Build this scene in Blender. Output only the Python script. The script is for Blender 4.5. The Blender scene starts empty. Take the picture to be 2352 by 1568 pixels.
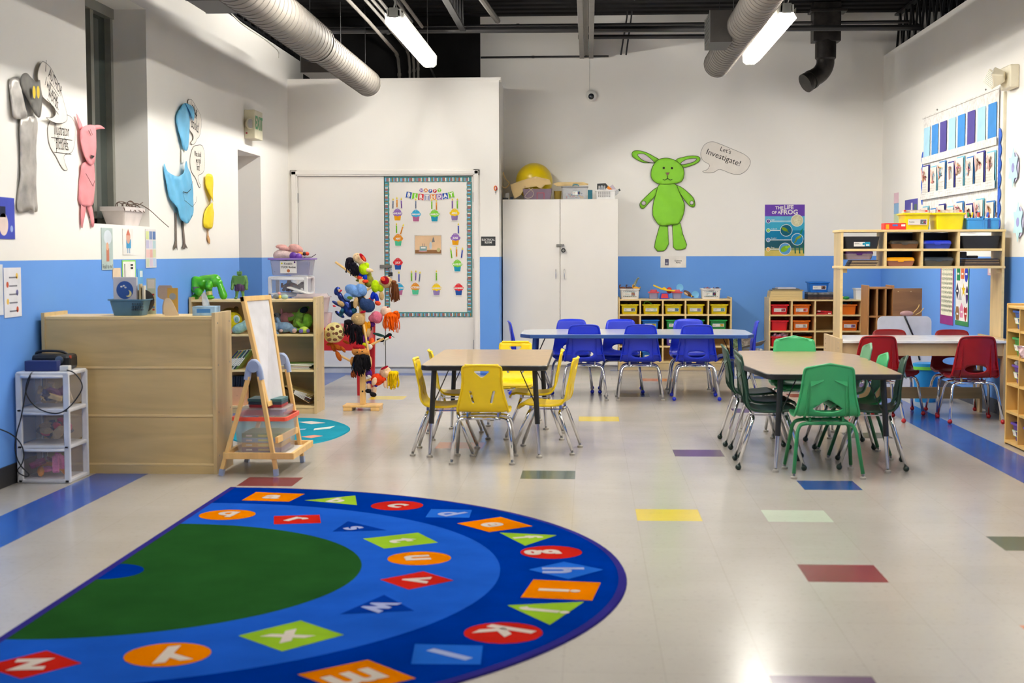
import bpy, math, random
from mathutils import Vector, Matrix, geometry
random.seed(7)
SC = bpy.context.scene
COL = SC.collection
PI = math.pi

# ---------------------------------------------------------------- camera
RR = Matrix(((0.99854, 0.054, -0.00225), (0.00109, -0.06159, -0.9981), (-0.05404, 0.99664, -0.06155)))  # right, down, forward
EYE = Vector((0, 0, 1.2507))
F0 = 3267.0
cd = bpy.data.cameras.new('camera'); cam = bpy.data.objects.new('camera', cd); COL.objects.link(cam)
cd.lens = 50; cd.sensor_width = 36; cd.clip_start = .05
cd.dof.use_dof = True; cd.dof.focus_distance = 12.2; cd.dof.aperture_fstop = 3.6
m = Matrix((RR[0], -RR[1], -RR[2])).transposed().to_4x4(); m.translation = EYE
cam.matrix_world = m
SC.camera = cam
SC.view_settings.view_transform = 'Standard'; SC.view_settings.look = 'None'
SC.view_settings.gamma = 1; SC.view_settings.use_curve_mapping = False
SC.view_settings.exposure = 0.84
# ---------------------------------------------------------------- world (night outside the window)
w = bpy.data.worlds.new('world'); SC.world = w; w.use_nodes = True
w.node_tree.nodes['Background'].inputs[0].default_value = (.5, .55, .65, 1)
w.node_tree.nodes['Background'].inputs[1].default_value = .02
LAMP = 78.0          # radiance of the fluorescent tubes
LAMPCOL = (1.0, .962, .9)
try:
    SC.cycles.max_bounces = 8; SC.cycles.diffuse_bounces = 6; SC.cycles.glossy_bounces = 4
    SC.cycles.transmission_bounces = 6; SC.cycles.transparent_max_bounces = 12
    SC.cycles.use_denoising = True; SC.cycles.sample_clamp_indirect = 6; SC.cycles.use_light_tree = True
    SC.cycles.caustics_reflective = False; SC.cycles.caustics_refractive = False
except Exception:
    pass

# ---------------------------------------------------------------- room measurements (metres)
LX, RX, DY, BY, FY = -3.15, 3.17, 14.85, 15.68, -3.0
TOPZ = 3.37; PL = 1.219; S = .3048; TX0, TY0 = .2276, 6.63

def ray(px, py):
    d = Vector(((px - 1176) / F0, (py - 784) / F0, 1)); return RR.transposed() @ d
def at(px, py, Y): d = ray(px, py); return EYE + d * (Y / d.y)
def atx(px, py, X): d = ray(px, py); return EYE + d * (X / d.x)
def fl(px, py, z=0): d = ray(px, py); return EYE + d * ((z - EYE.z) / d.z)

# ---------------------------------------------------------------- materials
MATS = {}
def lin(c):
    return tuple((v / 255 / 12.92 if v / 255 <= .04045 else ((v / 255 + .055) / 1.055) ** 2.4) for v in c[:3]) + (1,)
def mat(name, rgb=(200, 200, 200), rough=.5, metal=0, kind='plain', scale=8, var=.05, alpha=1, emit=0, bump=0, coat=0, spec=.5, trans=0):
    if name in MATS: return MATS[name]
    m = bpy.data.materials.new(name); m.use_nodes = True; MATS[name] = m
    nt = m.node_tree; N = nt.nodes; L = nt.links; b = N['Principled BSDF']
    c = lin(rgb)
    b.inputs['Roughness'].default_value = rough; b.inputs['Metallic'].default_value = metal
    b.inputs['Specular IOR Level'].default_value = spec
    b.inputs['Alpha'].default_value = alpha
    if coat: b.inputs['Coat Weight'].default_value = coat; b.inputs['Coat Roughness'].default_value = .06
    if trans: b.inputs['Transmission Weight'].default_value = trans
    if emit:
        b.inputs['Emission Color'].default_value = c; b.inputs['Emission Strength'].default_value = emit
    tc = N.new('ShaderNodeTexCoord'); no = N.new('ShaderNodeTexNoise'); no.inputs['Scale'].default_value = scale
    no.inputs['Detail'].default_value = 4
    src = tc.outputs['Object']
    if kind in ('wood', 'woodz'):
        mp = N.new('ShaderNodeMapping'); L.new(src, mp.inputs[0])
        mp.inputs['Scale'].default_value = (.35, 3, 3) if kind == 'wood' else (3, 3, .35)
        src = mp.outputs[0]; no.inputs['Distortion'].default_value = 1.5
    L.new(src, no.inputs['Vector'])
    mx = N.new('ShaderNodeMix'); mx.data_type = 'RGBA'
    lo = tuple(max(0, v * (1 - var * 2)) for v in c[:3]) + (1,); hi = tuple(min(1, v * (1 + var * 1.6)) for v in c[:3]) + (1,)
    mx.inputs['A'].default_value = lo; mx.inputs['B'].default_value = hi
    cr = N.new('ShaderNodeMapRange'); cr.inputs[1].default_value = .3; cr.inputs[2].default_value = .7
    L.new(no.outputs['Fac'], cr.inputs[0]); L.new(cr.outputs[0], mx.inputs['Factor']); L.new(mx.outputs['Result'], b.inputs['Base Color'])
    if bump:
        bp = N.new('ShaderNodeBump'); bp.inputs['Strength'].default_value = bump; bp.inputs['Distance'].default_value = .01
        n2 = N.new('ShaderNodeTexNoise'); n2.inputs['Scale'].default_value = scale * 4; L.new(tc.outputs['Object'], n2.inputs['Vector'])
        L.new(n2.outputs['Fac'], bp.inputs['Height']); L.new(bp.outputs[0], b.inputs['Normal'])
    return m
def C(*rgb, **k):       # plain coloured plastic / paper
    r = k.get('rough', .45); key = 'c%02x%02x%02x_%d' % (*rgb, int(r * 100))
    return mat(key + k.pop('tag', ''), rgb, **{**dict(rough=.45), **k})
def paper(*rgb): return C(*rgb, rough=.85, tag='p', spec=.2)
def cloth(*rgb): return C(*rgb, rough=.95, tag='f', spec=.1, bump=.4, scale=30, var=.1)
WHITE = paper(236, 232, 224); INK = paper(40, 38, 36)
WOOD = mat('birch', (204, 178, 128), .38, kind='wood', scale=3, var=.07)
WOODZ = mat('birch_upright', (204, 178, 128), .38, kind='woodz', scale=3, var=.07)
WOODE = mat('birch_edge', (228, 200, 142), .4, kind='wood', scale=5, var=.05)
WOODB = mat('birch_back', (206, 178, 122), .42, kind='wood', scale=2.2, var=.08)
PINE = mat('pine', (226, 184, 116), .4, kind='woodz', scale=4, var=.07)
HONEY = mat('honey_maple', (214, 172, 96), .4, kind='woodz', scale=3, var=.06)
OAKP = mat('brown_ply', (142, 98, 58), .45, kind='wood', scale=3, var=.16)
CHROME = mat('chrome', (225, 225, 228), .12, 1, var=.01)
STEEL = mat('steel', (150, 150, 146), .35, .9, var=.05)
BLACKM = mat('black_enamel', (26, 26, 28), .4, var=.05)
RUBBER = mat('black_rubber', (22, 22, 24), .6)
CLEAR = mat('clear_plastic', (225, 228, 232), .12, alpha=.28, var=.01)
FROST = mat('frosted_plastic', (200, 196, 196), .3, alpha=.22, var=.02)
BUBBLE = mat('bubble_paper', (232, 226, 216), .85, spec=.2, var=.02)

# ---------------------------------------------------------------- mesh builder
class B:
    def __init__(s): s.v = []; s.f = []; s.fm = []; s.ms = []; s.T = Matrix()
    def mi(s, m):
        if m not in s.ms: s.ms.append(m)
        return s.ms.index(m)
    def add(s, vs, fs, m):
        o = len(s.v); s.v += [s.T @ Vector(p) for p in vs]; k = s.mi(m)
        for f in fs: s.f.append(tuple(i + o for i in f)); s.fm.append(k)
        return s
    def box(s, x0, y0, z0, x1, y1, z1, m):
        x0, x1 = min(x0, x1), max(x0, x1); y0, y1 = min(y0, y1), max(y0, y1); z0, z1 = min(z0, z1), max(z0, z1)
        return s.add([(x0, y0, z0), (x1, y0, z0), (x1, y1, z0), (x0, y1, z0), (x0, y0, z1), (x1, y0, z1), (x1, y1, z1), (x0, y1, z1)],
              [(0, 3, 2, 1), (4, 5, 6, 7), (0, 1, 5, 4), (1, 2, 6, 5), (2, 3, 7, 6), (3, 0, 4, 7)], m)
    def bar(s, a, b, w, h, m, up=(0, 0, 1)):          # rectangular bar between two points
        a, b = Vector(a), Vector(b); d = (b - a).normalized(); u = Vector(up)
        if abs(d.dot(u)) > .98: u = Vector((0, 1, 0))
        x = d.cross(u).normalized(); y = x.cross(d).normalized(); x *= w / 2; y *= h / 2
        return s.add([a - x - y, a + x - y, a + x + y, a - x + y, b - x - y, b + x - y, b + x + y, b - x + y],
              [(0, 1, 2, 3), (7, 6, 5, 4), (0, 4, 5, 1), (1, 5, 6, 2), (2, 6, 7, 3), (3, 7, 4, 0)], m)
    def cyl(s, a, b, r0, m, r1=None, n=12, caps=True):
        r1 = r0 if r1 is None else r1; a, b = Vector(a), Vector(b); d = (b - a).normalized()
        u = Vector((0, 0, 1)) if abs(d.z) < .9 else Vector((1, 0, 0)); x = d.cross(u).normalized(); y = x.cross(d)
        vs = [];
        for p, r in ((a, r0), (b, r1)):
            vs += [p + (x * math.cos(2 * PI * i / n) + y * math.sin(2 * PI * i / n)) * r for i in range(n)]
        fs = [(i, (i + 1) % n, n + (i + 1) % n, n + i) for i in range(n)]
        if caps: fs += [tuple(range(n - 1, -1, -1)), tuple(range(n, 2 * n))]
        return s.add(vs, fs, m)
    def tube(s, pts, r, m, n=8, smooth=0, closed=False):
        P = [Vector(p) for p in pts]
        for _ in range(smooth):
            Q = [] if closed else [P[0]]
            k = len(P)
            for i in range(k if closed else k - 1):
                a, b = P[i], P[(i + 1) % k]; Q += [a.lerp(b, .25), a.lerp(b, .75)]
            if not closed: Q.append(P[-1])
            P = Q
        rs = r if isinstance(r, (list, tuple)) else None
        vs = []; fs = []; k = len(P); px = None
        for i, p in enumerate(P):
            a = P[i - 1] if i or closed else p; b = P[(i + 1) % k] if i < k - 1 or closed else p
            d = (b - a); d = d.normalized() if d.length > 1e-9 else Vector((0, 0, 1))
            if px is None: u = Vector((0, 0, 1)) if abs(d.z) < .9 else Vector((1, 0, 0)); px = d.cross(u).normalized()
            px = (px - d * px.dot(d)).normalized(); y = d.cross(px)
            ri = (rs[0] + (rs[-1] - rs[0]) * i / (k - 1)) if rs else r
            vs += [p + (px * math.cos(2 * PI * j / n) + y * math.sin(2 * PI * j / n)) * ri for j in range(n)]
        for i in range(k if closed else k - 1):
            for j in range(n):
                a = i * n + j; b = i * n + (j + 1) % n; c = ((i + 1) % k) * n + (j + 1) % n; e = ((i + 1) % k) * n + j
                fs.append((a, b, c, e))
        if not closed: fs += [tuple(range(n - 1, -1, -1)), tuple(range((k - 1) * n, k * n))]
        return s.add(vs, fs, m)
    def ball(s, c, r, m, n=14, k=9, rot=None):
        r = (r, r, r) if not isinstance(r, (list, tuple)) else r; c = Vector(c); vs = []; fs = []
        for i in range(k + 1):
            t = PI * i / k
            for j in range(n):
                a = 2 * PI * j / n; p = Vector((r[0] * math.sin(t) * math.cos(a), r[1] * math.sin(t) * math.sin(a), r[2] * math.cos(t)))
                if rot: p = rot @ p
                vs.append(c + p)
        for i in range(k):
            for j in range(n): fs.append((i * n + j, (i + 1) * n + j, (i + 1) * n + (j + 1) % n, i * n + (j + 1) % n))
        return s.add(vs, fs, m)
    def lathe(s, prof, m, n=20, c=(0, 0, 0), axis='z', a0=0, a1=2 * PI):
        c = Vector(c); vs = []; k = len(prof); full = abs(a1 - a0 - 2 * PI) < 1e-6; nn = n if full else n + 1
        for r, h in prof:
            for j in range(nn):
                a = a0 + (a1 - a0) * j / n; p = (r * math.cos(a), r * math.sin(a), h)
                if axis == 'y': p = (p[0], h, p[1])
                if axis == 'x': p = (h, p[0], p[1])
                vs.append(c + Vector(p))
        fs = [(i * nn + j, i * nn + (j + 1) % nn, (i + 1) * nn + (j + 1) % nn, (i + 1) * nn + j) for i in range(k - 1) for j in range(n)]
        return s.add(vs, fs, m)
    def plate(s, out, m, t=.002, holes=(), y=0, side=None):   # outline in x,z ; front at y, back at y+t
        loops = [[Vector((p[0], p[1], 0)) for p in out]] + [[Vector((p[0], p[1], 0)) for p in h] for h in holes]
        tri = geometry.tessellate_polygon(loops); flat = [p for l in loops for p in l]; n = len(flat)
        fix = []
        for a, b, c in tri:
            A, Bq, Cc = flat[a], flat[b], flat[c]
            cr = (Bq.x - A.x) * (Cc.y - A.y) - (Bq.y - A.y) * (Cc.x - A.x)
            fix.append((a, b, c) if cr > 0 else (a, c, b))
        s.add([(p.x, y, p.y) for p in flat], fix, m)
        if t:
            s.add([(p.x, y + t, p.y) for p in flat], [(a, c, b) for a, b, c in fix], side or m)
            o = 0
            for l in loops:
                k = len(l); vs = [(p.x, y, p.y) for p in l] + [(p.x, y + t, p.y) for p in l]
                s.add(vs, [(i, i + k, (i + 1) % k + k, (i + 1) % k) for i in range(k)], side or m)
        return s
    def disc(s, x, z, r, m, y=0, t=0, n=20, rz=None):
        rz = rz or r; return s.plate([(x + r * math.cos(2 * PI * i / n), z + rz * math.sin(2 * PI * i / n)) for i in range(n)], m, t, y=y)
    def rect(s, x0, z0, x1, z1, m, y=0, t=0): return s.plate([(x0, z0), (x1, z0), (x1, z1), (x0, z1)], m, t, y=y)
    def line(s, pts, w, m, y=0):                    # drawn pen line in x,z
        for a, b in zip(pts, pts[1:]):
            a, b = Vector((a[0], a[1])), Vector((b[0], b[1])); d = b - a
            if d.length < 1e-6: continue
            d = d.normalized(); nrm = Vector((-d.y, d.x)) * w / 2; a = a - d * w * .3; b = b + d * w * .3
            q = [a - nrm, b - nrm, b + nrm, a + nrm]; s.add([(p.x, y, p.y) for p in q], [(0, 1, 2, 3)], m)
        return s
    def text(s, txt, x, z, size, m, y=0, rot=0, align='CENTER', sx=1, bold=0, shear=0):
        cu = bpy.data.curves.new('t', 'FONT'); cu.body = txt; cu.size = size; cu.align_x = align; cu.align_y = 'CENTER'
        cu.resolution_u = 2; cu.offset = bold * size; cu.shear = shear; cu.space_line = .95
        ob = bpy.data.objects.new('t', cu); me = ob.to_mesh(); ca, sa = math.cos(rot), math.sin(rot)
        vs = [(x + p.co.x * sx * ca - p.co.y * sa, y, z + p.co.x * sx * sa + p.co.y * ca) for p in me.vertices]
        fs = [tuple(p.vertices) for p in me.polygons]
        fs2 = []
        for f in fs:
            a, b, c = vs[f[0]], vs[f[1]], vs[f[2]]
            cr = (b[0] - a[0]) * (c[2] - a[2]) - (b[2] - a[2]) * (c[0] - a[0]); fs2.append(f if cr > 0 else f[::-1])
        s.add(vs, fs2, m); ob.to_mesh_clear(); bpy.data.objects.remove(ob); bpy.data.curves.remove(cu)
        return s
    def build(s, name, parent=None, loc=(0, 0, 0), rz=0, smooth=False, bev=0, rot=None, fuse=0, solid=0, sub=0, label=None, angle=None):
        me = bpy.data.meshes.new(name); me.from_pydata([tuple(p) for p in s.v], [], s.f)
        for m in s.ms: me.materials.append(m)
        me.polygons.foreach_set('material_index', s.fm)
        if smooth: me.polygons.foreach_set('use_smooth', [True] * len(me.polygons))
        me.validate(); me.update()
        if smooth and angle is not None:
            try: me.set_sharp_from_angle(angle=angle)
            except Exception: pass
        o = bpy.data.objects.new(name, me); COL.objects.link(o); o.parent = parent; o.location = loc
        o.rotation_euler = rot or (0, 0, rz)
        if fuse: md = o.modifiers.new('fuse', 'REMESH'); md.mode = 'VOXEL'; md.voxel_size = fuse; md.use_smooth_shade = True
        if solid: md = o.modifiers.new('solid', 'SOLIDIFY'); md.thickness = solid; md.offset = 0
        if sub: md = o.modifiers.new('sub', 'SUBSURF'); md.levels = sub; md.render_levels = sub
        if bev: md = o.modifiers.new('bevel', 'BEVEL'); md.width = bev; md.segments = 2; md.limit_method = 'ANGLE'; md.angle_limit = .6
        if label: o['label'] = label
        return o
def tag(o, label, cat, group=None):
    o['label'] = label; o['category'] = cat
    if group: o['group'] = group
    return o
def T(name, label, cat, loc=(0, 0, 0), rz=0, group=None, rot=None):
    o = bpy.data.objects.new(name, None); COL.objects.link(o); o.location = loc; o.rotation_euler = rot or (0, 0, rz)
    o.empty_display_size = .05; return tag(o, label, cat, group)
def struct(o): o['kind'] = 'structure'; return o
def kids(o): return [c for c in bpy.data.objects if c.parent == o]
def dup(root, loc=None, rz=None, label=None, group=None, parent=None):
    r = root.copy(); COL.objects.link(r)
    if loc is not None: r.location = loc
    if rz is not None: r.rotation_euler = (0, 0, rz)
    if label: r['label'] = label
    if group: r['group'] = group
    if parent is not None: r.parent = parent
    for c in kids(root): dup(c, parent=r)
    return r
def sheet(out, holes=(), step=.02):       # triangulated sheet with inner points, for bent or crumpled surfaces
    P = [Vector(p) for p in out]; n = len(P); E = [(i, (i + 1) % n) for i in range(n)]
    for h in holes:
        o = len(P); P += [Vector(p) for p in h]; k = len(h); E += [(o + i, o + (i + 1) % k) for i in range(k)]
    def inside(p, poly):
        c = False; j = len(poly) - 1
        for i in range(len(poly)):
            a, b = poly[i], poly[j]
            if (a[1] > p[1]) != (b[1] > p[1]) and p[0] < (b[0] - a[0]) * (p[1] - a[1]) / (b[1] - a[1]) + a[0]: c = not c
            j = i
        return c
    x0 = min(p[0] for p in out); x1 = max(p[0] for p in out); z0 = min(p[1] for p in out); z1 = max(p[1] for p in out)
    bd = P[:]
    j = 0; z = z0 + step / 2
    while z < z1:
        x = x0 + step / 2 * (1 + j % 2)
        while x < x1:
            p = Vector((x, z))
            if inside(p, out) and not any(inside(p, h) for h in holes) and min((q - p).length_squared for q in bd) > (step * .45) ** 2: P.append(p)
            x += step
        z += step * .87; j += 1
    r = geometry.delaunay_2d_cdt(P, E, [], 0, 1e-5)
    vs = r[0]; fs = []
    for f in r[2]:
        c = sum((vs[i] for i in f), Vector((0, 0))) / len(f)
        if inside(c, out) and not any(inside(c, h) for h in holes): fs.append(tuple(f))
    return vs, fs
def ell(cx, cz, rx, rz, n=24, a=0):
    return [(cx + rx * math.cos(2 * PI * i / n) * math.cos(a) - rz * math.sin(2 * PI * i / n) * math.sin(a),
             cz + rx * math.cos(2 * PI * i / n) * math.sin(a) + rz * math.sin(2 * PI * i / n) * math.cos(a)) for i in range(n)]
def rrect(x0, z0, x1, z1, r, n=4):
    o = []
    for cx, cz, a in ((x1 - r, z0 + r, -PI / 2), (x1 - r, z1 - r, 0), (x0 + r, z1 - r, PI / 2), (x0 + r, z0 + r, PI)):
        o += [(cx + r * math.cos(a + PI / 2 * i / n), cz + r * math.sin(a + PI / 2 * i / n)) for i in range(n + 1)]
    return o
def spline(pts, n=5, closed=True):        # Catmull-Rom through 2D points
    k = len(pts); o = []
    for i in range(k if closed else k - 1):
        p0 = pts[(i - 1) % k] if closed or i else pts[0]; p1 = pts[i]; p2 = pts[(i + 1) % k]; p3 = pts[(i + 2) % k] if closed or i + 2 < k else pts[-1]
        for j in range(n):
            t = j / n
            o.append(tuple(.5 * (2 * b + (c - a) * t + (2 * a - 5 * b + 4 * c - d) * t * t + (3 * b - a - 3 * c + d) * t ** 3) for a, b, c, d in zip(p0, p1, p2, p3)))
    if not closed: o.append(tuple(pts[-1]))
    return o
def wrinkle(x, z, s=30, seed=0):
    return math.sin(x * s + 2 * math.sin(z * s * .6 + seed)) * math.cos(z * s * .8 + 1.7 * math.sin(x * s * .5 + seed))
# ================================================================ THE ROOM
WALLW = mat('wall_white', (239, 236, 229), .6, scale=1.2, var=.012, spec=.3)
WALLB = mat('wall_blue', (98, 152, 226), .55, scale=1.2, var=.02, spec=.3)
DARK = mat('ceiling_black', (30, 29, 29), .8, scale=3, var=.15, spec=.15)
def floor_mat(name, rgb, var):
    m = mat(name, rgb, .1, scale=1.6, var=var, spec=.4, coat=.05)
    nt = m.node_tree; N = nt.nodes; L = nt.links; b = N['Principled BSDF']
    tc = [n for n in N if n.bl_idname == 'ShaderNodeTexCoord'][0]; mx = [n for n in N if n.bl_idname == 'ShaderNodeMix'][0]
    # fine speckle
    sp = N.new('ShaderNodeTexNoise'); sp.inputs['Scale'].default_value = 45; sp.inputs['Detail'].default_value = 5; L.new(tc.outputs['Object'], sp.inputs['Vector'])
    mr = N.new('ShaderNodeMapRange'); mr.inputs[1].default_value = .58; mr.inputs[2].default_value = .72; mr.inputs[3].default_value = 1; mr.inputs[4].default_value = .88; L.new(sp.outputs['Fac'], mr.inputs[0])
    # tile seams
    bk = N.new('ShaderNodeTexBrick'); bk.offset = 0; bk.inputs['Scale'].default_value = 1; bk.inputs['Mortar Size'].default_value = .0011; bk.inputs['Mortar Smooth'].default_value = .3
    bk.inputs['Brick Width'].default_value = S; bk.inputs['Row Height'].default_value = S
    bk.inputs['Color1'].default_value = (1, 1, 1, 1); bk.inputs['Color2'].default_value = (.972, .972, .972, 1); bk.inputs['Mortar'].default_value = (.82, .81, .79, 1)
    mp = N.new('ShaderNodeMapping'); mp.inputs['Location'].default_value = (-TX0 + 30 * S, -TY0 + 60 * S, 0)
    L.new(tc.outputs['Object'], mp.inputs[0]); L.new(mp.outputs[0], bk.inputs['Vector'])
    a = N.new('ShaderNodeMix'); a.data_type = 'RGBA'; a.blend_type = 'MULTIPLY'; a.inputs['Factor'].default_value = 1
    c = N.new('ShaderNodeMix'); c.data_type = 'RGBA'; c.blend_type = 'MULTIPLY'; c.inputs['Factor'].default_value = 1
    L.new(mx.outputs['Result'], a.inputs['A']); L.new(mr.outputs[0], a.inputs['B'])
    L.new(a.outputs['Result'], c.inputs['A']); L.new(bk.outputs['Color'], c.inputs['B']); L.new(c.outputs['Result'], b.inputs['Base Color'])
    # slightly uneven wax: roughness and gentle waviness
    r = N.new('ShaderNodeMapRange'); r.inputs[3].default_value = .13; r.inputs[4].default_value = .27
    n3 = N.new('ShaderNodeTexNoise'); n3.inputs['Scale'].default_value = 2.5; L.new(tc.outputs['Object'], n3.inputs['Vector']); L.new(n3.outputs['Fac'], r.inputs[0]); L.new(r.outputs[0], b.inputs['Roughness'])
    bp = N.new('ShaderNodeBump'); bp.inputs['Strength'].default_value = .12; bp.inputs['Distance'].default_value = .004
    n4 = N.new('ShaderNodeTexNoise'); n4.inputs['Scale'].default_value = 9; L.new(tc.outputs['Object'], n4.inputs['Vector']); L.new(n4.outputs['Fac'], bp.inputs['Height']); L.new(bp.outputs[0], b.inputs['Normal'])
    return m
FB = floor_mat('vinyl_beige', (181, 174, 165), .025)
FC = {'blue': floor_mat('vinyl_blue', (38, 84, 168), .04), 'y': floor_mat('vinyl_yellow', (222, 194, 50), .03), 'r': floor_mat('vinyl_maroon', (126, 38, 50), .05),
      'p': floor_mat('vinyl_purple', (100, 72, 104), .05), 'g': floor_mat('vinyl_green', (70, 88, 72), .05), 'o': floor_mat('vinyl_orange', (206, 122, 78), .05), 'n': floor_mat('vinyl_navy', (24, 72, 140), .05),
      'm': floor_mat('vinyl_mint', (200, 208, 188), .03)}
tiles = {(0, 0): 'y', (2, -4): 'r', (1, 7): 'p', (-2, 4): 'g', (-1, 13): 'y', (3, 3): 'n', (1, -9): 'p', (2, 0): 'm'}
def cell(px, py): p = fl(px, py); return (math.floor((p.x - TX0) / S), math.floor((p.y - TY0) / S))
for px, py, k in ((618, 1107, 'r'), (2330, 1250, 'g'), (1545, 871, 'o'), (1457, 905, 'g'), (900, 912, 'y'), (1012, 939, 'r'), (1055, 1023, 'o'), (1708, 943, 'p'), (1980, 1000, 'g'), (1870, 909, 'r'), (2349, 1440, 'o')):
    tiles[cell(px, py)] = k
b = B()
for i in range(-12, 11):
    for j in range(-32, 31):
        x0, y0 = TX0 + i * S, TY0 + j * S
        k = tiles.get((i, j))
        if i in (-10, 7) and j <= 25: k = 'blue'
        if (j == 26 and -10 <= i <= -4) or (j == 25 and 4 <= i <= 7) or (j == 28 and 0 <= i <= 4): k = 'blue'
        b.add([(x0, y0, 0), (x0 + S, y0, 0), (x0 + S, y0 + S, 0), (x0, y0 + S, 0)], [(0, 1, 2, 3)], FC.get(k, FB) if k else FB)
struct(b.build('floor'))
def wallY(name, x0, x1, y, z1, t, blue=True, z0=0, m=WALLW):        # wall facing -y
    b = B()
    if blue: b.box(x0, y, z0, x1, y + t, PL, WALLB); b.box(x0, y, PL, x1, y + t, z1, m)
    else: b.box(x0, y, z0, x1, y + t, z1, m)
    return struct(b.build(name))
# back wall of the room, the black part above the closet, closet wall with its doors
b = B(); b.box(-1.19, BY, 0, RX + .6, BY + .15, PL, WALLB); b.box(-1.19, BY, PL, RX + .6, BY + .15, 3.86, WALLW); b.box(LX - .6, BY, 0, -1.19, BY + .15, 3.86, DARK)
struct(b.build('wall_back'))
b = B(); ex = -.936
b.box(ex - .12, DY + .15, 0, ex, BY, PL, WALLB); b.box(ex - .12, DY + .15, PL, ex, BY, 3.06, WALLW)
for z0, z1, mm in ((0, PL, WALLB), (PL, 2.09, WALLW)):
    b.box(LX, DY, z0, -3.08, DY + .15, z1, mm); b.box(-1.18, DY, z0, ex, DY + .15, z1, mm)
b.box(LX, DY, 2.09, ex, DY + .15, 3.06, WALLW); b.box(LX, DY - .008, 3.045, ex + .02, DY + .158, 3.075, WALLW)
struct(b.build('wall_closet', label=None))
# left wall with window opening and doorway niche
wy0, wy1, wz0, wz1 = 8.85, 10.08, 1.45, 2.99; ny0, ny1, nz1 = 12.69, 13.58, 2.19; TH = .34
b = B()
def lw(y0, y1, z0, z1):
    for a, c, mm in ((0, PL, WALLB), (PL, TOPZ - .02, WALLW)):
        lo, hi = max(a, z0), min(c, z1)
        if hi > lo: b.box(LX - TH, y0, lo, LX, y1, hi, mm)
lw(FY, wy0, 0, TOPZ); lw(wy0, wy1, 0, wz0); lw(wy0, wy1, wz1, TOPZ); lw(wy1, ny0, 0, TOPZ); lw(ny0, ny1, nz1, TOPZ); lw(ny1, BY, 0, TOPZ)
b.box(LX - 1.3, ny1, 0, LX - TH, ny1 + .1, PL, WALLB); b.box(LX - 1.3, ny1, PL, LX - TH, ny1 + .1, 2.3, WALLW); b.box(LX - 1.3, ny0 - .1, 0, LX - TH, ny0, 2.3, WALLW); b.box(LX - 1.4, ny0 - .1, 0, LX - 1.3, ny1 + .1, 2.3, WALLW); b.box(LX - 1.3, ny0, nz1, LX - TH, ny1, 2.3, WALLW)
struct(b.build('wall_left'))
b = B(); b.box(RX, FY, 0, RX + .2, BY, PL, WALLB); b.box(RX, FY, PL, RX + .2, BY, TOPZ, WALLW); struct(b.build('wall_right'))
b = B(); b.box(LX - .6, FY - .15, 0, RX + .6, FY, PL, WALLB); b.box(LX - .6, FY - .15, PL, RX + .6, FY, 3.86, WALLW); struct(b.build('wall_front'))
b = B(); b.box(LX - 1.2, FY, TOPZ - .02, LX - 1.0, BY, 3.9, DARK); b.box(RX + .9, FY, TOPZ - .02, RX + 1.0, BY, 3.9, DARK)
b.box(LX - 1.2, FY, TOPZ - .05, LX - TH + .02, BY, TOPZ - .02, DARK); b.box(RX + .15, FY, TOPZ - .05, RX + 1.0, BY, TOPZ - .02, DARK)
struct(b.build('trim_1'))
# corrugated deck
b = B(); prof = []
y = FY
while y < BY:
    prof += [(y, 3.82), (y + .1, 3.82), (y + .13, 3.86), (y + .2, 3.86), (y + .23, 3.82)]; y += .25
vs = [(LX - 1.2, p[0], p[1]) for p in prof] + [(RX + 1, p[0], p[1]) for p in prof]; n = len(prof)
b.add(vs, [(i, i + 1, i + 1 + n, i + n) for i in range(n - 1)], DARK); b.box(LX - 1.2, FY, 3.9, RX + 1, BY + .1, 3.95, DARK)
struct(b.build('ceiling'))
# black rubber baseboard, door base
b = B(); b.box(LX, FY, 0, LX + .008, ny0, .11, RUBBER); struct(b.build('baseboard_left'))
b = B(); b.box(RX - .008, FY, 0, RX, BY, .11, mat('base_navy', (40, 48, 66), .5)); struct(b.build('baseboard_right'))
# window
AL = mat('grey_aluminium', (150, 150, 140), .4, .5)
b = B(); gx = LX - .27
for y0, y1 in ((wy0, wy0 + .05), (wy1 - .05, wy1), (9.62, 9.68)): b.box(gx - .05, y0, wz0, gx + .03, y1, wz1, AL)
b.box(gx - .05, wy0, wz0, gx + .03, wy1, wz0 + .05, AL); b.box(gx - .05, wy0, wz1 - .07, gx + .04, wy1, wz1, AL)
wn = struct(b.build('window_1'))
b = B(); b.box(gx - .02, wy0 + .05, wz0 + .05, gx - .014, wy1 - .05, wz1 - .07, mat('night_glass', (62, 70, 66), .08, spec=.6)); b.build('window_pane', wn)
# closet double door
DOORW = mat('door_white', (233, 229, 222), .45, scale=2, var=.012)
fr = B(); FW = .065
for x0, x1 in ((-3.13, -3.055), (-1.205, -1.14)): fr.box(x0, DY - .018, 0, x1, DY + .1, 2.13, DOORW); fr.box(x0 + .012, DY - .028, 0, x1 - .012, DY - .018, 2.12, DOORW)
fr.box(-3.13, DY - .018, 2.065, -1.14, DY + .1, 2.13, DOORW); fr.box(-3.12, DY - .028, 2.08, -1.15, DY - .018, 2.118, DOORW)
dr = struct(fr.build('door_1', bev=.004))
b = B(); b.box(-3.052, DY + .012, .012, -2.146, DY + .05, 2.06, DOORW); lf = b.build('door_leaf', dr)
b = B(); b.box(-2.137, DY + .012, .012, -1.208, DY + .05, 2.06, DOORW); rf = b.build('door_leaf', dr)
for z in (.3, 1.15, 1.84):
    b = B(); b.cyl((-3.056, DY + .002, z - .05), (-3.056, DY + .002, z + .05), .009, STEEL); b.build('hinge', dr, smooth=True, angle=.6)
    b = B(); b.cyl((-1.203, DY + .002, z - .05), (-1.203, DY + .002, z + .05), .009, STEEL); b.build('hinge', dr, smooth=True, angle=.6)
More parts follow.
